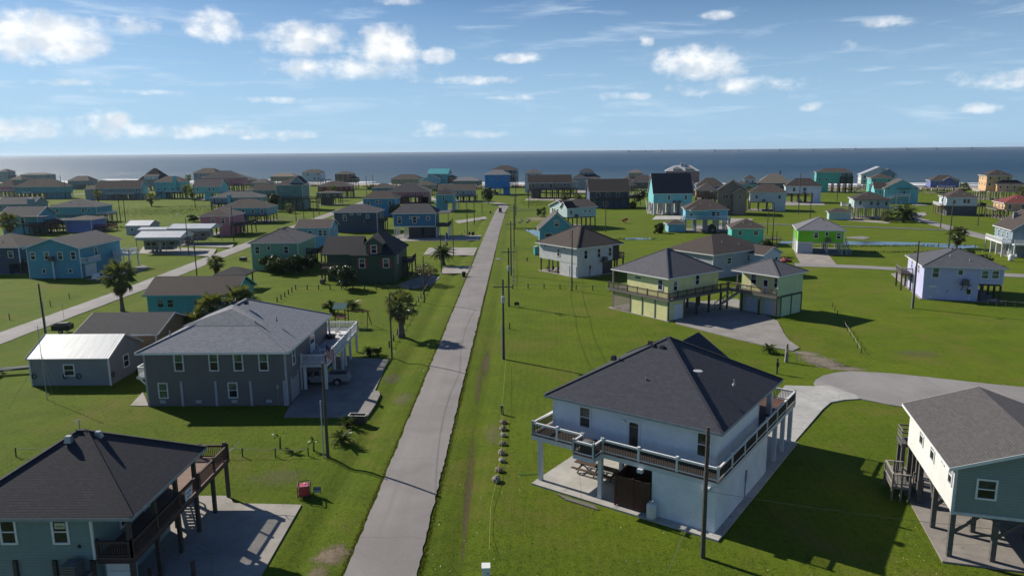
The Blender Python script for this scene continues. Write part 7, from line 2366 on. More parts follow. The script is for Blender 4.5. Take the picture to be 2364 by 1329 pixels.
WIRE = m_plain((0.05, 0.05, 0.05), 0.6)
for i in range(len(tops) - 1):
    for j, q in enumerate((-1.1, 1.1)):
        a, b = tops[i], tops[i + 1]
        ordn = ['first', 'second', 'third', 'fourth', 'fifth', 'sixth']
        cable('%s power line between the %s and %s roadside poles' % (('left', 'right')[j], ordn[i], ordn[i + 1]), (a[0] + q, a[1] - 0.2, a[2] + 0.25), (b[0] + q, b[1] - 0.2, b[2] + 0.25), 0.5, 0.02, WIRE)
p1 = (-16.82, 58.99)
p2 = (-16.55, 89.76)
p3 = (-16.83, 124.57)
cable('cable from the dark foreground pole towards the cream stilt house', (11.75, 43.1, 4.6), (40.0, 38.5, 3.4), 0.5, 0.012, WIRE)
cable('guy wire of the dark foreground pole running down to the left', (11.7, 43.1, 5.0), (9.2, 41.5, 0.0), 0.0, 0.012, STEEL)
cable('thin service wire from the dark pole to the white house corner', (11.7, 43.1, 8.2), (14.9, 50.8, 6.9), 0.15, 0.012, WIRE)
cable('service cable from the conduit pole to the slim pole by the palm', (p1[0], p1[1], 8.3), (p2[0], p2[1], 7.6), 0.6, 0.014, WIRE)
cable('service cable from the palm pole to the pole by the brown bush', (p2[0], p2[1], 7.6), (p3[0], p3[1], 7.6), 0.6, 0.014, WIRE)
# radio mast behind the lower left house
ms = (-51.39, 74.43)
t = thing('radio_mast', 'thin radio mast with guy wires in front of the grey workshop', 'antenna', ms[0], ms[1], 0, 0)
mh = 8.22
MB().tube((0, 0, -0.1), (0, 0, mh), 0.045, 0.03, 7).build('mast', STEEL, t)
MB().beam((-0.5, 0, mh - 0.1), (0.5, 0, mh - 0.1), 0.025).beam((0, -0.4, mh - 0.35), (0, 0.4, mh - 0.35), 0.025).build('aerial', STEEL, t)
for (gx, gy) in ((3.2, -3.4), (-2.2, -3.0), (-1.0, 3.5)):
    MB().tube((0, 0, mh * 0.62), (gx, gy, 0), 0.012, 0.012, 4).build('guy_wire', m_plain((0.40, 0.40, 0.25)), t)
ms = (-70.73, 108.69)
t = thing('tv_antenna', 'thin TV aerial pole beside the black box trailer', 'antenna', ms[0], ms[1], 0, 0)
MB().tube((0, 0, 0), (0, 0, 3.6), 0.03, 0.02, 6).build('mast', STEEL, t)
MB().beam((-0.7, 0, 3.5), (0.7, 0, 3.5), 0.025).beam((-0.5, -0.3, 3.5), (-0.5, 0.3, 3.5), 0.02).beam((0.4, -0.3, 3.5), (0.4, 0.3, 3.5), 0.02).build('aerial', STEEL, t)

# ------------------------------------------------------------------ rope fences
ROPE = m_plain((0.36, 0.33, 0.26), 0.9)


def rope_fence(label, pts, h=0.95, r=0.11, sag=0.22, rope=True, mat=None):
    x0, y0 = pts[0]
    t = thing('rope_fence', label, 'fence', x0, y0, 0, 0)
    me = MB().tube((0, 0, -0.25), (0, 0, h), r, r * 0.92, 9).mesh('post', mat or DARKWOOD)
    for p in pts:
        z = float(ground_h(np.float64(p[0]), np.float64(p[1])))
        link('post', me, t, (p[0] - x0, p[1] - y0, z), (rng.uniform(-0.04, 0.04), rng.uniform(-0.04, 0.04), rng.uniform(0, 6)))
    if rope:
        for a, b in zip(pts[:-1], pts[1:]):
            A, B2 = Vector((a[0] - x0, a[1] - y0, h * 0.82)), Vector((b[0] - x0, b[1] - y0, h * 0.82))
            q = []
            for i in range(9):
                s = i / 8
                p = A.lerp(B2, s)
                p.z -= sag * 4 * s * (1 - s)
                q.append(p)
            MB().path(q, 0.028, 5).build('rope', ROPE, t)
    return t


def row(a, b, n):
    return [(a[0] + (b[0] - a[0]) * i / (n - 1), a[1] + (b[1] - a[1]) * i / (n - 1)) for i in range(n)]


rope_fence('rope fence of short posts running away along the right side of the street', row((-1.36, 136.62), (-1.54, 202.56), 16))
rope_fence('rope fence of short posts crossing the lawn behind the nearest roadside pole', [(-1.36, 136.62), (1.56, 137.18), (4.64, 136.84), (7.69, 136.28), (10.72, 135.72), (13.78, 134.94), (16.91, 133.74)])
rope_fence('rope fence along the left side of the street by the shaggy palm', row((-17.81, 95.03), (-18.04, 138.62), 14))
rope_fence('rope fence crossing the lawn below the dark green house', row((-43.58, 137.79), (-18.82, 136.84), 12))
rope_fence('short posts marching towards the crowded palms', row((-43.28, 125.84), (-43.52, 135.14), 5), rope=False)
rope_fence('rope fence of white-roped posts left of the turning circle', row((48.36, 105.37), (43.98, 90.63), 6), 0.8, 0.07)
rope_fence('three dark short posts on the lawn right of the yellow annex', [(52.21, 118.70), (51.30, 115.72), (50.36, 112.57)], 0.8, 0.07, rope=False)
rope_fence('low fence of slim posts behind the lower left house', [(-44.58, 59.57), (-24.38, 59.25), (-21.45, 59.13), (-18.61, 59.28)], 0.85, 0.06, 0.1)
rope_fence('wire fence posts left of the street by the trash bins', row((-18.15, 225.95), (-15.91, 285.06), 8), 1.2, 0.06, 0.02)
rope_fence('dark wire fence at the right corner of the lavender house', row((78.06, 118.89), (82.38, 116.38), 5), 1.2, 0.05, 0.02)
rope_fence('fence posts at the left lawn by the side road', [(-83.18, 114.10), (-83.22, 124.57), (-83.61, 130.75)], 1.0, 0.07, rope=False)

# yellow cord with boulders along the lot line
t = tag(MB().path([(*p, z) for p, z in (((-1.81, 86.74), 0.55), ((-1.88, 70.72), 0.75), ((-1.74, 59.27), 0.35), ((-1.93, 54.21), 0.3), ((-2.29, 49.89), 0.15), ((-2.21, 46.16), 0.12), ((-2.12, 43.16), 0.55))], 0.012, 5).build('yellow_rope', m_plain((0.30, 0.30, 0.05), 0.6)), 'yellow cord strung from post to post beside the boulders', 'cord')
t = thing('boundary_post', 'leaning short dark post at the top of the boulder row', 'post', *(-1.85, 69.22), 0, 0)
MB().beam((0.02, 0, -0.2), (-0.06, 0.02, 0.95), 0.22).build('stake', DARKWOOD, t)
MB().box(-0.2, 0.08, -0.12, 0.14, 0.93, 0.97).build('cap', GREYWOOD, t)
t = thing('boundary_post', 'small dark stake behind the nearest roadside pole', 'post', *(-1.62, 104.86), 0, 0)
MB().beam((0, 0, -0.2), (0.05, 0, 0.95), 0.16).build('stake', DARKWOOD, t)
MB().box(-0.1, 0.12, -0.1, 0.1, 0.93, 0.97).build('cap', GREYWOOD, t)


def rock_mesh(seed, r):
    g = np.random.default_rng(seed)
    mb = MB()
    n, k = 10, 6
    for j in range(k + 1):
        ph = math.pi * j / k
        for i in range(n):
            a = 2 * math.pi * i / n
            q = r * (1 + g.uniform(-0.24, 0.22))
            mb.v.append((q * math.sin(ph) * math.cos(a) * 1.25, q * math.sin(ph) * math.sin(a), max(-0.1, q * math.cos(ph) * 0.72 + r * 0.45)))
    for j in range(k):
        for i in range(n):
            i2 = (i + 1) % n
            mb.f.append((j * n + i, (j + 1) * n + i, (j + 1) * n + i2, j * n + i2))
    return mb


ROCKS = [(0.24, 0.19, 0.15), (0.26, 0.23, 0.20), (0.30, 0.29, 0.27)]
ordn = ['first', 'second', 'third', 'fourth', 'fifth', 'sixth', 'seventh', 'last and nearest']
for i, (p, r) in enumerate((((-1.71, 66.85), 0.30), ((-1.72, 65.18), 0.34), ((-1.68, 63.57), 0.28), ((-1.68, 61.55), 0.30), ((-1.67, 59.55), 0.32), ((-1.64, 58.02), 0.28), ((-1.81, 56.06), 0.30), ((-2.00, 54.21), 0.36))):
    t = rock_mesh(i + 3, r).build('boulder', m_concrete(ROCKS[i % 3], 1.5, 0.0))
    t.location = (p[0], p[1], 0)
    t.rotation_euler = (0, 0, i * 1.1)
    tag(t, '%s boulder of the row right of the street, counted from the far end' % ordn[i], 'boulder', 'boulders in a row')

# white cabinet at the bottom edge
t = thing('utility_cabinet', 'white utility cabinet at the bottom edge right of the street', 'cabinet', *(-2.24, 40.95), 0, 3)
MB().box(-0.25, 0.25, -0.28, 0.28, 0, 0.72).build('cabinet_body', WHITE, t)
MB().box(-0.27, 0.27, -0.31, 0.31, 0.72, 0.77).build('lid', m_plain((0.74, 0.74, 0.72), 0.5, 0.04), t)
MB().box(0.05, 0.17, -0.30, -0.28, 0.35, 0.42).build('latch', STEEL, t)
t = tag(MB().path([(*p, 0.03) for p in ((-0.23, 55.47), (0.30, 55.30), (0.87, 55.38), (1.44, 55.53))], 0.03, 6).build('garden_hose', m_plain((0.03, 0.25, 0.10), 0.5)), 'short length of green hose on the lawn left of the white house', 'hose')

# ------------------------------------------------------------------ vehicles
TYRE = m_plain((0.018, 0.018, 0.018), 0.85)


def profile(mb, pts, y0, y1):
    """extrude a side profile (x, z) across y"""
    n = len(pts)
    i = len(mb.v)
    mb.v += [(x, y0, z) for x, z in pts] + [(x, y1, z) for x, z in pts]
    mb.f.append(tuple(i + k for k in range(n)))
    mb.f.append(tuple(i + n + k for k in reversed(range(n))))
    for k in range(n):
        j = (k + 1) % n
        mb.f.append((i + j, i + k, i + n + k, i + n + j))
    return mb


def wheel(par, x, y, r=0.38, w=0.26):
    mb = MB()
    n = 18
    i = 0
    prof = [(r * 0.6, -w / 2), (r * 0.95, -w / 2), (r, -w * 0.32), (r, w * 0.32), (r * 0.95, w / 2), (r * 0.6, w / 2)]
    for q, yy in prof:
        for k in range(n):
            a = 2 * math.pi * k / n
            mb.v.append((x + q * math.cos(a), y + yy, r + q * math.sin(a)))
    for j in range(len(prof) - 1):
        for k in range(n):
            k2 = (k + 1) % n
            mb.f.append((j * n + k, j * n + k2, (j + 1) * n + k2, (j + 1) * n + k))
    wl = mb.build('wheel', TYRE, par, True)
    MB().tube((x, y - w * 0.42, r), (x, y + w * 0.42, r), r * 0.6, r * 0.6, 16).build('rim', STEEL, wl)
    return wl


def pickup(label, x, y, rot, c):
    t = thing('pickup_truck', label, 'pickup truck', x, y, 0, rot)
    paint = m_plain(c, 0.25, 0.03)
    gl = GLASS
    mb = MB()
    lower = [(-2.85, 0.55), (-2.35, 0.50), (-2.30, 0.62), (-2.1, 0.86), (-1.75, 0.95), (-1.4, 0.86), (-1.2, 0.62), (-1.15, 0.45), (1.25, 0.45), (1.3, 0.62), (1.5, 0.86), (1.85, 0.95), (2.2, 0.86), (2.4, 0.62), (2.45, 0.5), (2.85, 0.5), (2.9, 0.75), (2.85, 1.0), (1.25, 1.12), (-2.85, 1.08)]
    profile(mb, lower, -0.97, 0.97)
    mb.build('body', paint, t)
    MB().hexa([(-0.95, -0.95, 1.09), (1.3, -0.95, 1.12), (1.3, 0.95, 1.12), (-0.95, 0.95, 1.09), (-0.75, -0.78, 1.84), (0.62, -0.78, 1.84), (0.62, 0.78, 1.84), (-0.75, 0.78, 1.84)]).build('cab', paint, t)
    for s in (-1, 1):
        def P3(xx, z):
            q = (z - 1.1) / 0.74
            return (xx, s * (0.955 - 0.17 * q), z)
        for a, b in ((-0.72, 0.08), (0.18, 0.95)):
            pts = [P3(a, 1.2), P3(b, 1.2), P3(b - (0.28 if b > 0.5 else 0.02), 1.74), P3(a + 0.04, 1.74)]
            MB().poly(pts if s < 0 else pts[::-1]).build('side_window', gl, t)
        MB().box(0.95, 1.1, s * 0.97 - 0.12 * (s < 0), s * 0.97 + 0.12 * (s > 0), 1.12, 1.3).build('mirror', BLACK, t)
    MB().poly([(1.27, -0.86, 1.18), (1.27, 0.86, 1.18), (0.68, 0.74, 1.78), (0.68, -0.74, 1.78)]).build('windscreen', gl, t)
    MB().poly([(-0.93, 0.8, 1.2), (-0.93, -0.8, 1.2), (-0.78, -0.7, 1.75), (-0.78, 0.7, 1.75)]).build('rear_window', gl, t)
    # bed sides
    for s in (-1, 1):
        MB().box(-2.85, -0.97, s * 0.97 - 0.08 * (s > 0), s * 0.97 + 0.08 * (s < 0), 1.08, 1.32).build('bed_side', paint, t)
        MB().box(-2.9, -2.86, s * 0.9 - 0.08, s * 0.9 + 0.08, 0.95, 1.25).build('tail_light', m_plain((0.3, 0.01, 0.01), 0.3), t)
        MB().box(2.86, 2.92, s * 0.72 - 0.18, s * 0.72 + 0.18, 0.8, 0.98).build('headlight', m_plain((0.6, 0.6, 0.6), 0.2), t)
    MB().box(-2.86, -2.80, -0.89, 0.89, 1.0, 1.32).build('tailgate', paint, t)
    MB().box(-2.8, -0.98, -0.88, 0.88, 1.085, 1.11).build('bed_liner', BLACK, t)
    MB().box(-3.0, -2.86, -0.95, 0.95, 0.5, 0.68).build('bumper', STEEL, t)
    MB().box(2.88, 3.0, -0.95, 0.95, 0.45, 0.7).build('bumper', STEEL, t)
    for xx in (-1.75, 1.85):
        for s in (-1, 1):
            wheel(t, xx, s * 0.84, 0.40, 0.27)
    return t


tx = (-19.65, 78.59)
pickup('silver pickup truck parked under the white deck of the grey house', tx[0] - 2.95, tx[1] + 0.9, 180, (0.26, 0.27, 0.29))
tx = (149.10, 275.62)
pickup('dark pickup truck parked behind the date palm', tx[0], tx[1], -60, (0.06, 0.06, 0.07))


def car(label, x, y, rot, c):
    t = thing('parked_car', label, 'car', x, y, 0, rot)
    paint = m_plain(c, 0.25, 0.03)
    mb = MB()
    profile(mb, [(-2.25, 0.45), (-1.8, 0.4), (-1.7, 0.62), (-1.35, 0.74), (-1.0, 0.62), (-0.9, 0.38), (0.95, 0.38), (1.05, 0.62), (1.4, 0.74), (1.75, 0.62), (1.85, 0.4), (2.25, 0.45), (2.28, 0.75), (1.0, 1.0), (-2.2, 1.02)], -0.88, 0.88)
    mb.build('body', paint, t)
    MB().hexa([(-2.1, -0.86, 1.0), (1.0, -0.86, 1.0), (1.0, 0.86, 1.0), (-2.1, 0.86, 1.0), (-1.85, -0.68, 1.58), (0.25, -0.68, 1.58), (0.25, 0.68, 1.58), (-1.85, 0.68, 1.58)]).build('cab', paint, t)
    for s in (-1, 1):
        for a, b in ((-1.75, -0.75), (-0.65, 0.35)):
            pts = [(a, s * 0.85, 1.06), (b, s * 0.85, 1.06), (b - 0.15, s * 0.72, 1.48), (a + 0.1, s * 0.72, 1.48)]
            MB().poly(pts if s < 0 else pts[::-1]).build('side_window', GLASS, t)
        MB().box(-2.27, -2.2, s * 0.7 - 0.12, s * 0.7 + 0.12, 0.75, 0.92).build('tail_light', m_plain((0.3, 0.01, 0.01), 0.3), t)
    MB().poly([(0.97, -0.78, 1.05), (0.97, 0.78, 1.05), (0.32, 0.64, 1.53), (0.32, -0.64, 1.53)]).build('windscreen', GLASS, t)
    for xx in (-1.35, 1.4):
        for s in (-1, 1):
            wheel(t, xx, s * 0.78, 0.33, 0.2)
    return t


tx = (-88.71, 150.81)
car('white car parked beside the aqua gable-front house', tx[0], tx[1], 80, (0.6, 0.6, 0.6))
tx = (-13.52, 447.44)
car('dark car parked under the bright blue house', tx[0], tx[1], 90, (0.05, 0.05, 0.06))
tx = (-187.93, 425.32)
car('grey car parked under the aqua porch-truss house', tx[0], tx[1] + 2, 0, (0.35, 0.35, 0.36))
tx = (139.05, 359.67)
car('pale car parked under the white stilt house with dark roof', tx[0], tx[1] + 3, 60, (0.5, 0.5, 0.5))

# golf cart on the street
tx = (-8.25, 312.93)
t = thing('golf_cart', 'dark golf cart driving on the street', 'golf cart', tx[0], tx[1], 0.09, 90)
GC = m_plain((0.05, 0.02, 0.025), 0.4)
mb = MB()
profile(mb, [(-1.2, 0.3), (1.25, 0.3), (1.35, 0.55), (1.2, 0.85), (0.85, 0.9), (0.75, 0.42), (0.3, 0.42), (0.2, 0.75), (-0.6, 0.75), (-0.65, 0.8), (-1.25, 0.8)], -0.6, 0.6)
mb.build('body', GC, t)
MB().box(-0.55, 0.2, -0.55, 0.55, 0.76, 0.88).build('seat', BLACK, t)
MB().box(-0.62, -0.5, -0.55, 0.55, 0.88, 1.35).build('backrest', BLACK, t)
for sx in (-1.0, 0.85):
    for sy in (-0.55, 0.55):
        MB().beam((sx, sy, 0.8), (sx * 0.8, sy, 1.9), 0.05).build('roof_post', BLACK, t)
MB().box(-1.15, 0.95, -0.68, 0.68, 1.88, 1.96).build('roof', BLACK, t)
MB().poly([(0.84, -0.55, 0.9), (0.84, 0.55, 0.9), (0.68, 0.55, 1.85), (0.68, -0.55, 1.85)]).build('windscreen', GLASS, t)
for xx in (-0.8, 0.95):
    for s in (-1, 1):
        wheel(t, xx, s * 0.58, 0.27, 0.2)


def camper(label, x, y, rot):
    t = thing('camper_trailer', label, 'camper', x, y, 0, rot)
    bm = m_plain((0.22, 0.215, 0.21), 0.4, 0.06)  # body colour darkened to carry the shade under the carport
    mb = MB()
    profile(mb, [(-5.0, 0.75), (2.7, 0.75), (2.9, 1.7), (4.3, 1.75), (4.75, 2.2), (4.6, 3.3), (4.1, 3.55), (-4.9, 3.45), (-5.1, 3.2)], -1.22, 1.22)
    mb.build('body', bm, t)
    for s in (-1, 1):
        for (a, b, z0, z1) in ((-4.4, -3.2, 1.9, 2.7), (-2.9, -1.8, 1.9, 2.7), (0.2, 0.9, 1.9, 2.6), (2.0, 3.2, 2.2, 2.8)):
            fcx = (0, s * 1.22, -s * -1, 0, 0, s) if s < 0 else (0, 1.22, -1, 0, 0, 1)
            fcx = (0, -1.22, 1, 0, 0, -1) if s < 0 else (0, 1.22, -1, 0, 0, 1)
            u0, u1 = (a, b) if s < 0 else (-b, -a)
            MB().fbox(fcx, u0, u1, z0, z1, 0.0, 0.02).build('side_window', GLASS, t)
        MB().fbox((0, -1.22, 1, 0, 0, -1) if s < 0 else (0, 1.22, -1, 0, 0, 1), -4.8 if s < 0 else -2.6, 2.6 if s < 0 else 4.8, 1.15, 1.45, 0, 0.012).build('stripe', m_plain((0.08, 0.09, 0.12)), t)
    MB().box(-1.1, -0.35, -1.25, -1.22, 0.9, 2.85).build('entry_door', m_plain((0.42, 0.42, 0.41)), t)
    for xx in (-1.9, -2.8):
        for s in (-1, 1):
            wheel(t, xx, s * 1.05, 0.37, 0.22)
    MB().box(-3.5, -2.6, -0.4, 0.4, 3.47, 3.72).build('roof_unit', WHITE, t)
    return t


camper('camper trailer under the nearer white carport', -96.3, 194.2, 0)
camper('camper trailer under the farther white carport', -96.5, 214.2, 0)

# black box trailer and boat trailer by the workshop
tx = (-68.23, 104.25)
t = thing('box_trailer', 'black open box trailer on the lawn by the side road', 'trailer', tx[0], tx[1], 0, 8)
for a, b in (((-1.2, -0.8), (1.2, -0.8)), ((-1.2, 0.8), (1.2, 0.8)), ((-1.2, -0.8), (-1.2, 0.8)), ((1.2, -0.8), (1.2, 0.8))):
    MB().beam((*a, 0.95), (*b, 0.95), 0.06, 0.75).build('side_panel', BLACK, t)
MB().box(-1.2, 1.2, -0.8, 0.8, 0.5, 0.58).build('bed', DARKWOOD, t)
MB().box(-0.6, 0.9, -0.5, 0.5, 0.58, 1.55).build('load', m_plain((0.04, 0.04, 0.045)), t)
for s in (-1, 1):
    wheel(t, 0.1, s * 0.95, 0.33, 0.2)
MB().beam((-1.2, 0, 0.5), (-2.2, 0, 0.45), 0.09).build('drawbar', BLACK, t)
tx = (-61.86, 83.98)
t = thing('boat_trailer', 'low boat trailer loaded with pale pipes at the left edge', 'trailer', tx[0], tx[1], 0, 14)
MB().beam((-2.2, -0.5, 0.5), (2.4, -0.05, 0.5), 0.1).beam((-2.2, 0.5, 0.5), (2.4, 0.05, 0.5), 0.1).beam((-1.5, -0.9, 0.45), (-1.5, 0.9, 0.45), 0.1).beam((0.2, -0.5, 0.5), (0.2, 0.5, 0.5), 0.08).build('frame', BLACK, t)
for i in range(6):
    MB().tube((-1.9, -0.5 + i * 0.2, 0.62 + 0.05 * (i % 2)), (1.9 + 0.2 * (i % 3), -0.3 + i * 0.12, 0.75), 0.055, 0.055, 7).build('pipe', m_plain((0.4, 0.39, 0.36)), t)
MB().box(-2.6, -1.9, -0.5, 0.5, 0.6, 1.5).build('engine_cover', m_plain((0.45, 0.46, 0.48)), t)
for s in (-1, 1):
    wheel(t, -1.5, s * 1.0, 0.3, 0.18)

# ------------------------------------------------------------------ yard things
tx = (-16.79, 51.88)
t = thing('generator', 'red portable generator with black frame on the lawn', 'generator', tx[0], tx[1], 0, 12)
RED = m_plain((0.40, 0.03, 0.05), 0.4)
MB().box(-0.38, 0.38, -0.5, 0.5, 0.18, 0.80).build('housing', RED, t)
MB().box(-0.33, 0.33, -0.45, 0.45, 0.80, 0.88).build('fuel_tank', m_plain((0.46, 0.10, 0.14), 0.35), t)
MB().lathe([(0.09, 0.88), (0.09, 0.94), (0.05, 0.95)], 10, (0.05, 0.15)).build('fuel_cap', m_plain((0.6, 0.5, 0.5)), t)
mb = MB()
for sx in (-0.44, 0.44):
    for sy in (-0.56, 0.56):
        mb.tube((sx, sy, 0), (sx, sy, 0.98), 0.03, 0.03, 7)
    mb.tube((sx, -0.56, 0.96), (sx, 0.56, 0.96), 0.03, 0.03, 7).tube((sx, -0.56, 0.15), (sx, 0.56, 0.15), 0.03, 0.03, 7)
for sy in (-0.56, 0.56):
    mb.tube((-0.44, sy, 0.96), (0.44, sy, 0.96), 0.03, 0.03, 7).tube((-0.44, sy, 0.15), (0.44, sy, 0.15), 0.03, 0.03, 7)
mb.build('frame', BLACK, t)
tx = (-15.82, 52.02)
t = thing('yard_sign', 'small yard sign with dark frame beside the red generator', 'sign', tx[0], tx[1], 0, 5)
MB().box(-0.26, 0.26, -0.02, 0.02, 0.18, 0.62).build('board', m_plain((0.35, 0.36, 0.40)), t)
MB().box(-0.24, 0.24, -0.026, -0.021, 0.44, 0.54).build('print', m_plain((0.05, 0.06, 0.12)), t)
MB().box(-0.29, -0.26, -0.02, 0.02, 0, 0.65).box(0.26, 0.29, -0.02, 0.02, 0, 0.65).box(-0.29, 0.29, -0.02, 0.02, 0.62, 0.65).build('frame', BLACK, t)
tx = (-15.97, 67.17)
t = thing('planter_box', 'timber planter box with pale rim at the driveway corner', 'planter', tx[0], tx[1], 0, -4)
for i in range(8):
    MB().box(-0.8 + i * 0.2, -0.62 + i * 0.2, -0.36, -0.32, 0, 0.8).build('board', DARKWOOD, t)
    MB().box(-0.8 + i * 0.2, -0.62 + i * 0.2, 0.32, 0.36, 0, 0.8).build('board', DARKWOOD, t)
MB().box(-0.84, -0.80, -0.36, 0.36, 0, 0.8).build('end_board', DARKWOOD, t)
MB().box(0.80, 0.84, -0.36, 0.36, 0, 0.8).build('end_board', DARKWOOD, t)
MB().box(-0.8, 0.8, -0.32, 0.32, 0.45, 0.5).build('soil', m_plain((0.03, 0.022, 0.016)), t)
mb = MB().box(-0.88, 0.88, -0.42, -0.33, 0.8, 0.85).box(-0.88, 0.88, 0.33, 0.42, 0.8, 0.85).box(-0.88, -0.79, -0.33, 0.33, 0.8, 0.85).box(0.79, 0.88, -0.33, 0.33, 0.8, 0.85)
mb.build('rim', m_plain((0.5, 0.48, 0.44)), t)

# swing set
tx = (-27.25, 107.48)
t = thing('swing_set', 'timber play tower with green roof and swing beam', 'swing set', tx[0], tx[1], 0, -6)
PW = m_wood((0.13, 0.065, 0.04))
for sx in (-0.8, 0.8):
    for sy in (-0.7, 0.7):
        MB().box(sx - 0.06, sx + 0.06, sy - 0.06, sy + 0.06, 0, 2.9).build('tower_post', PW, t)
MB().box(-0.9, 0.9, -0.8, 0.8, 1.3, 1.4).build('platform', PW, t)
GRN = m_plain((0.03, 0.14, 0.13), 0.5)
MB().hexa([(-1.05, -1.0, 2.75), (1.05, -1.0, 2.75), (1.05, 0.0, 3.55), (-1.05, 0.0, 3.55), (-1.05, -1.0, 2.82), (1.05, -1.0, 2.82), (1.05, 0.0, 3.62), (-1.05, 0.0, 3.62)]).build('roof_panel', GRN, t)
MB().hexa([(-1.05, 0.0, 3.55), (1.05, 0.0, 3.55), (1.05, 1.0, 2.75), (-1.05, 1.0, 2.75), (-1.05, 0.0, 3.62), (1.05, 0.0, 3.62), (1.05, 1.0, 2.82), (-1.05, 1.0, 2.82)]).build('roof_panel', GRN, t)
MB().beam((0.8, 0, 2.35), (4.4, 0, 2.35), 0.12).build('swing_beam', PW, t)
for s in (-1, 1):
    MB().beam((4.1, 0, 2.35), (4.3, s * 1.1, 0), 0.1).build('leg', PW, t)
for xx in (1.8, 3.1):
    MB().tube((xx - 0.2, 0, 2.3), (xx - 0.2, 0, 0.5), 0.015, 0.015, 5).tube((xx + 0.2, 0, 2.3), (xx + 0.2, 0, 0.5), 0.015, 0.015, 5).build('chain', STEEL, t)
    MB().box(xx - 0.24, xx + 0.24, -0.1, 0.1, 0.46, 0.5).build('swing_seat', BLACK, t)
MB().beam((-0.9, -0.1, 1.3), (-2.6, -0.1, 0.1), 0.5, 0.05).build('slide', GRN, t)
for i in range(5):
    MB().box(-0.8, 0.8, -0.78, -0.74, 1.5 + i * 0.1, 1.57 + i * 0.1).build('board', PW, t)

# chairs and fire pit on the white deck of the grey house
for i, (dx_, dy_, lb) in enumerate(((8.6, 1.2, 'white deck chair on the front part of the white deck'), (8.4, 9.6, 'white deck chair at the back of the white deck'))):
    c = thing('deck_chair', lb, 'chair', -31.8 + dx_, 80.4 + dy_, 3.1, 20 + 70 * i)
    MB().hexa([(-0.3, -0.3, 0.32), (0.3, -0.3, 0.38), (0.3, 0.3, 0.38), (-0.3, 0.3, 0.32), (-0.3, -0.3, 0.36), (0.3, -0.3, 0.42), (0.3, 0.3, 0.42), (-0.3, 0.3, 0.36)]).build('seat', WHITE, c)
    MB().hexa([(-0.34, -0.3, 0.36), (-0.28, -0.3, 0.36), (-0.28, 0.3, 0.36), (-0.34, 0.3, 0.36), (-0.6, -0.26, 1.05), (-0.55, -0.26, 1.05), (-0.55, 0.26, 1.05), (-0.6, 0.26, 1.05)]).build('backrest', WHITE, c)
    for a in (-0.25, 0.25):
        for b in (-0.27, 0.27):
            MB().box(a - 0.03, a + 0.03, b - 0.03, b + 0.03, 0, 0.36).build('leg', WHITE, c)
c = thing('fire_pit', 'round dark fire pit on the white deck', 'fire pit', -31.8 + 8.0, 80.4 + 7.6, 3.1, 0)
MB().lathe([(0.35, 0.0), (0.55, 0.1), (0.62, 0.4), (0.66, 0.45)], 16).build('bowl', BLACK, c)
MB().lathe([(0.7, 0.45), (0.7, 0.49)], 16).build('rim', m_plain((0.10, 0.08, 0.07)), c)

# portable toilet, trash bins, pedestals
tx = (4.23, 183.13)
t = thing('portable_toilet', 'teal portable toilet beside the white house', 'portable toilet', tx[0], tx[1], 0, 20)
TQ = m_plain((0.06, 0.32, 0.32), 0.5)
MB().box(-0.55, 0.55, -0.55, 0.55, 0.1, 2.1).build('cabin', TQ, t)
MB().box(-0.42, 0.42, -0.58, -0.551, 0.2, 1.95).build('door', m_plain((0.08, 0.36, 0.36), 0.5), t)
MB().lathe([(0.78, 2.1), (0.70, 2.2), (0.3, 2.32)], 4).build('roof', m_plain((0.5, 0.55, 0.55)), t)
BIN = m_plain((0.022, 0.022, 0.024), 0.6)


def bin_(label, xy, c=None):
    t = thing('trash_bin', label, 'trash bin', xy[0], xy[1], 0, rng.uniform(0, 90))
    MB().hexa([(-0.24, -0.28, 0.05), (0.24, -0.28, 0.05), (0.24, 0.28, 0.05), (-0.24, 0.28, 0.05), (-0.32, -0.38, 1.0), (0.32, -0.38, 1.0), (0.32, 0.38, 1.0), (-0.32, 0.38, 1.0)]).build('bin_body', c or BIN, t)
    MB().hexa([(-0.34, -0.42, 1.0), (0.34, -0.42, 1.0), (0.34, 0.40, 1.0), (-0.34, 0.40, 1.0), (-0.30, -0.3, 1.1), (0.30, -0.3, 1.1), (0.30, 0.36, 1.1), (-0.30, 0.36, 1.1)]).build('lid', c or BIN, t)
    for s in (-1, 1):
        wheel(t, s * 0.0 - 0.0, s * 0.3, 0.12, 0.06)
    return t


bin_('left one of the pair of black trash bins by the deep blue house', (-15.85, 228.18))
bin_('right one of the pair of black trash bins by the deep blue house', (-14.74, 228.10))
bin_('black trash bin beside the street near the golf cart', (-12.40, 308.92))
bin_('black trash bin at the driveway of the dark green house', (-11.84, 150.75))
tx = (33.02, 86.95)
t = thing('power_pedestal', 'grey weathered power pedestal post on the lawn by the turning circle', 'pedestal', tx[0], tx[1], 0, 0)
MB().hexa([(-0.2, -0.15, -0.1), (0.2, -0.15, -0.1), (0.2, 0.15, -0.1), (-0.2, 0.15, -0.1), (-0.12, -0.1, 2.3), (0.12, -0.1, 2.3), (0.12, 0.1, 2.3), (-0.12, 0.1, 2.3)]).build('stake', m_wood((0.24, 0.22, 0.20)), t)
MB().box(-0.13, 0.13, -0.24, -0.12, 1.2, 1.7).build('meter_box', STEEL, t)
tx = (30.18, 82.19)
t = thing('power_pedestal', 'dark meter post in front of the big white house roof corner', 'pedestal', tx[0], tx[1], 0, 0)
MB().box(-0.09, 0.09, -0.09, 0.09, -0.1, 1.9).build('stake', DARKWOOD, t)
MB().box(-0.16, 0.16, -0.22, -0.09, 0.9, 1.4).build('meter_box', BLACK, t)
tx = (34.08, 86.37)
t = thing('marker_lamp', 'thin white-topped stake next to the weathered pedestal', 'stake', tx[0], tx[1], 0, 0)
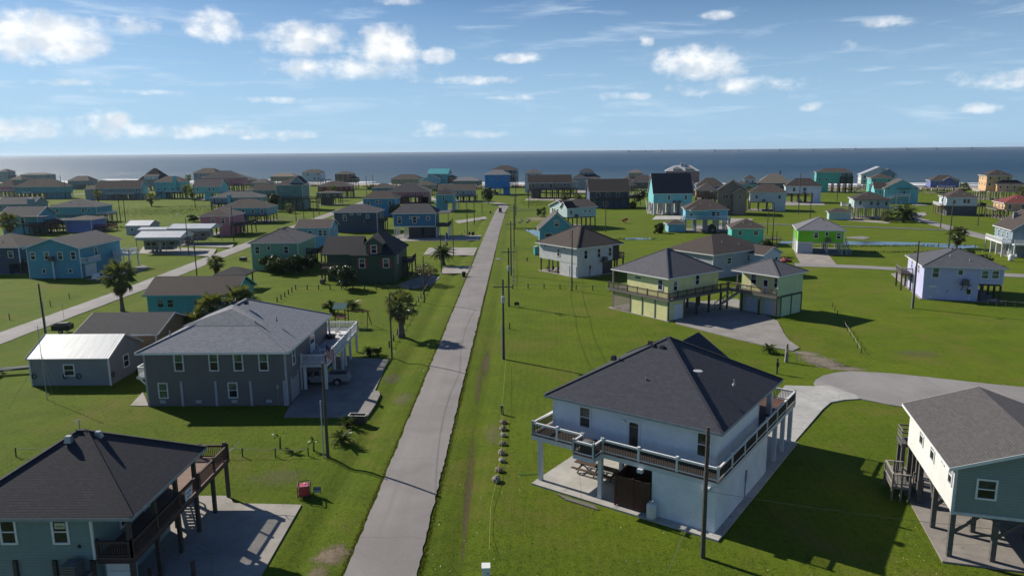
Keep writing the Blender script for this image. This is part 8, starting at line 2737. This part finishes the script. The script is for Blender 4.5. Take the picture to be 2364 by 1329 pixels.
MB().tube((0, 0, -0.1), (0, 0, 1.25), 0.03, 0.03, 6).build('stake', STEEL, t)
MB().box(-0.14, 0.14, -0.06, 0.06, 1.22, 1.34).build('head', WHITE, t)
tx = (-0.56, 120.42)
t = thing('lot_sign', 'small brown sign board behind the nearest roadside pole', 'sign', tx[0], tx[1], 0, 0)
MB().box(-0.42, 0.42, -0.03, 0.03, 0.25, 0.85).build('board', m_wood((0.12, 0.06, 0.045)), t)
MB().box(-0.4, -0.33, 0.03, 0.09, -0.1, 0.8).build('leg', DARKWOOD, t)
MB().box(0.33, 0.4, 0.03, 0.09, -0.1, 0.8).build('leg', DARKWOOD, t)
tx = (1.96, 188.11)
t = thing('bollard', 'dark bollard on the lawn left of the white house with brown roof', 'bollard', *(1.78, 172.15), 0, 0)
MB().lathe([(0.14, -0.1), (0.14, 0.85), (0.10, 0.92)], 10).build('stake', DARKWOOD, t)
MB().lathe([(0.17, 0.86), (0.17, 0.92)], 10).build('band', BLACK, t)
t = thing('bollard', 'second dark bollard nearer the white house with brown roof', 'bollard', *(5.23, 172.67), 0, 0)
MB().lathe([(0.14, -0.1), (0.14, 0.85), (0.10, 0.92)], 10).build('stake', DARKWOOD, t)
MB().lathe([(0.17, 0.86), (0.17, 0.92)], 10).build('band', BLACK, t)
for lb, q_, hh_ in (('left of two stout stakes in front of the lower left house', (-22.51, 39.68), 1.45), ('right of two stout stakes in front of the lower left house', (-20.23, 40.34), 1.5)):
    t = thing('gate_post', lb, 'post', q_[0], q_[1], 0.06, 0)
    MB().box(-0.11, 0.11, -0.11, 0.11, -0.1, hh_).build('stake', DARKWOOD, t)
    MB().box(-0.07, 0.07, -0.07, 0.07, hh_, hh_ + 0.02).build('cap', STEEL, t)
# flagpole by the date palm
tx = (-18.03, 175.29)
t = thing('flagpole', 'white flagpole with red white and blue flag by the date palm', 'flagpole', tx[0], tx[1], 0, 0)
MB().tube((0, 0, -0.1), (0, 0, 7.0), 0.06, 0.04, 8).build('flag_pole', WHITE, t)
for k_, (z0, z1, c) in enumerate(((5.2, 6.8, (0.03, 0.05, 0.2)), (4.4, 5.2, (0.6, 0.6, 0.6)), (3.6, 4.4, (0.42, 0.03, 0.04)))):
    MB().poly([(0.05, 0, z0), (0.35, 0.06, z0 - 0.15), (0.5, 0, z0 - 0.2), (0.5, 0, z1 - 0.2), (0.35, 0.06, z1 - 0.15), (0.05, 0, z1)]).build('flag_band', m_plain(c), t)
# bridge over the canal and benches
tx = (73.65, 210.83)
t = thing('foot_bridge', 'small timber foot bridge over the canal left of the lime green house', 'bridge', tx[0], tx[1], 0, -40)
for i in range(12):
    MB().box(-2.4 + i * 0.4, -2.05 + i * 0.4, -0.7, 0.7, 0.35, 0.42).build('plank', GREYWOOD, t)
for s in (-1, 1):
    MB().beam((-2.4, s * 0.7, 0.9), (2.4, s * 0.7, 0.9), 0.08).beam((-2.4, s * 0.7, 0.3), (2.4, s * 0.7, 0.3), 0.1, 0.2).build('rail', GREYWOOD, t)
    for xx in (-2.3, 0, 2.3):
        MB().box(xx - 0.05, xx + 0.05, s * 0.7 - 0.05, s * 0.7 + 0.05, 0, 0.95).build('post', GREYWOOD, t)
tx = (2.23, 271.04)
t = thing('debris_heap', 'heap of broken concrete and boards by the canal bend', 'debris', tx[0], tx[1], 0, 0)
for i in range(14):
    MB().hexa([(p[0], p[1], p[2]) for p in [(0, 0, 0), (0.9, 0, 0), (0.9, 0.7, 0), (0, 0.7, 0), (0, 0, 0.25), (0.8, 0.1, 0.3), (0.8, 0.6, 0.3), (0.1, 0.7, 0.25)]]).build('fragment', CONC, t)
for i, ch in enumerate(t.children):
    ch.location = (rng.gauss(0, 2.2), rng.gauss(0, 3.0), rng.uniform(-0.02, 0.12))
    ch.rotation_euler = (rng.uniform(-0.3, 0.3), rng.uniform(-0.3, 0.3), rng.uniform(0, 6))
tx = (60.82, 228.83)
t = thing('playhouse', 'black painted playhouse with round window under the sky blue house', 'playhouse', tx[0], tx[1], 0, 0)
MB().box(-1.1, 1.1, -0.9, 0.9, 0.05, 1.8).build('wall', m_plain((0.03, 0.03, 0.035)), t)
gable_roof(t, -1.1, 1.1, -0.9, 0.9, 1.8, 2.7, S_('dark'), m_plain((0.03, 0.03, 0.035)), 'y', 0.15, BLACK)
MB().tube((0, -0.93, 1.0), (0, -0.90, 1.0), 0.3, 0.3, 14).build('round_window', m_plain((0.3, 0.32, 0.34)), t)
# white gas tank by the grey house at the right edge, mail posts
tx = (113.84, 167.13)
t = thing('propane_tank', 'white gas tank below the grey house at the right edge', 'gas tank', tx[0], tx[1], 0, 0)
MB().lathe([(0.4, 0.0), (0.5, 0.1), (0.55, 0.3), (0.55, 1.2), (0.45, 1.45), (0.15, 1.55)], 16).build('tank_body', WHITE, t, True)
MB().lathe([(0.18, 1.5), (0.18, 1.7)], 10).build('valve_collar', STEEL, t)
tx = (64.03, 176.83)
t = thing('tarp_heap', 'red tarp heap by the lime green house driveway', 'tarp', *(62.16, 168.40), 0, 0)
rk = rock_mesh(77, 0.8).build('cover', m_plain((0.42, 0.10, 0.09), 0.7), t)
rock_mesh(78, 0.5).build('pack', m_plain((0.30, 0.05, 0.06), 0.7), t).location = (0.9, -0.3, 0)
tx = (-68.34, 176.42)
t = thing('ground_unit', 'small dark machine on the lawn beyond the side road', 'machine', tx[0], tx[1], 0, 0)
MB().box(-0.8, 0.8, -0.5, 0.5, 0.05, 0.8).build('housing', BLACK, t)
MB().box(-0.6, 0.6, -0.4, 0.4, 0.8, 0.9).build('lid', STEEL, t)
# porch furniture under the white house beyond the fence
for i in range(3):
    q = (12.7 + (-4.9 + 0.0) * 0.804 - (4.6 - i * 1.7) * 0.595, 156.7 + (-4.9) * 0.595 + (4.6 - i * 1.7) * 0.804)
    c = thing('rocking_chair', ['dark rocking chair at the far end under the white house with brown roof', 'dark rocking chair in the middle under the white house with brown roof', 'dark rocking chair nearest the wall under the white house with brown roof'][i], 'chair', q[0], q[1], 0.10, 130)
    MB().box(-0.3, 0.3, -0.3, 0.3, 0.4, 0.46).build('seat', DARKWOOD, c)
    MB().hexa([(-0.34, -0.3, 0.46), (-0.28, -0.3, 0.46), (-0.28, 0.3, 0.46), (-0.34, 0.3, 0.46), (-0.52, -0.3, 1.2), (-0.46, -0.3, 1.2), (-0.46, 0.3, 1.2), (-0.52, 0.3, 1.2)]).build('backrest', DARKWOOD, c)
    for s in (-0.28, 0.28):
        MB().beam((-0.45, s, 0.03), (0.45, s, 0.03), 0.05).beam((0.25, s, 0.03), (0.25, s, 0.65), 0.05).beam((-0.25, s, 0.03), (-0.25, s, 0.45), 0.05).beam((-0.35, s, 0.65), (0.3, s, 0.65), 0.06).build('rocker', DARKWOOD, c)

# ------------------------------------------------------------------ ships at anchor on the horizon
HULL = m_plain((0.20, 0.25, 0.30), 0.7)  # distance haze painted into the hull colour
UPPER = m_plain((0.30, 0.36, 0.42), 0.7)  # blue-grey of the far air painted in here too


def ship(label, px_dir, L, kind):
    D = 9000.0
    x, y = px_dir[0] * D, px_dir[1] * D
    t = thing('cargo_ship', label, 'ship', x, y, -0.45, math.degrees(math.atan2(y, x)) - 90)
    L *= 0.85
    h = L * 0.035
    mb = MB()
    profile(mb, [(-L / 2, 2), (-L / 2 + 6, 0), (L / 2 - 10, 0), (L / 2, h), (L / 2 - 2, h + 3), (L / 2 - 25, h), (-L / 2 - 2, h)], -15, 15)
    mb.build('hull', HULL, t)
    MB().box(-L / 2 + 8, -L / 2 + 30, -13, 13, h, h + 14).box(-L / 2 + 6, -L / 2 + 26, -16, 16, h + 14, h + 17).build('superstructure', UPPER, t)
    MB().box(-L / 2 + 10, -L / 2 + 18, -4, 4, h + 17, h + 22).build('funnel', HULL, t)
    if kind:
        for i in range(4):
            xx = -L / 2 + 50 + (L - 90) * i / 3
            MB().box(xx - 2, xx + 2, -2, 2, h, h + 12).beam((xx, 0, h + 11), (xx + 14, 0, h + 7), 1.6).build('deck_crane', UPPER, t)
    else:
        MB().box(-L / 2 + 40, L / 2 - 40, -3, 3, h, h + 5).box(L / 2 - 30, L / 2 - 27, -2, 2, h, h + 18).build('deck_pipe', UPPER, t)
    return t
ship('first ship from the left on the horizon', (0.15650, 0.98768), 230, 1)
ship('second ship from the left on the horizon', (0.17449, 0.98466), 150, 0)
ship('third ship from the left on the horizon', (0.19837, 0.98013), 210, 1)
ship('fourth ship from the left on the horizon', (0.26563, 0.96407), 240, 1)
ship('fifth ship from the left on the horizon', (0.28999, 0.95703), 130, 0)
ship('sixth ship from the left on the horizon', (0.34136, 0.93993), 220, 1)
ship('seventh ship from the left on the horizon', (0.37460, 0.92719), 140, 0)
ship('eighth ship from the left on the horizon', (0.40421, 0.91467), 110, 0)
ship('ninth ship from the left on the horizon', (0.42225, 0.90648), 220, 1)
ship('tenth ship from the left on the horizon', (0.46860, 0.88341), 140, 0)
ship('eleventh ship from the left on the horizon', (0.49482, 0.86899), 120, 0)
ship('twelfth and rightmost ship from the left on the horizon', (0.52657, 0.85013), 160, 1)


# ------------------------------------------------------------------ thin sea air over the land
m = bpy.data.materials.new('sea_air')
m.use_nodes = True
m.node_tree.nodes.clear()
k = NT(m.node_tree)
v = k.n('ShaderNodeVolumePrincipled')
v.inputs['Color'].default_value = (0.86, 0.92, 1.0, 1)
v.inputs['Density'].default_value = 0.00003
v.inputs['Anisotropy'].default_value = 0.35
o = k.n('ShaderNodeOutputMaterial')
m.node_tree.links.new(v.outputs[0], o.inputs['Volume'])
hz_ = MB().box(-12000, 12000, -400, 12000, -2.0, 60.0).build('haze', m)
hz_['kind'] = 'stuff'
tag(hz_, 'thin moist haze over the shore and the sea', 'haze')
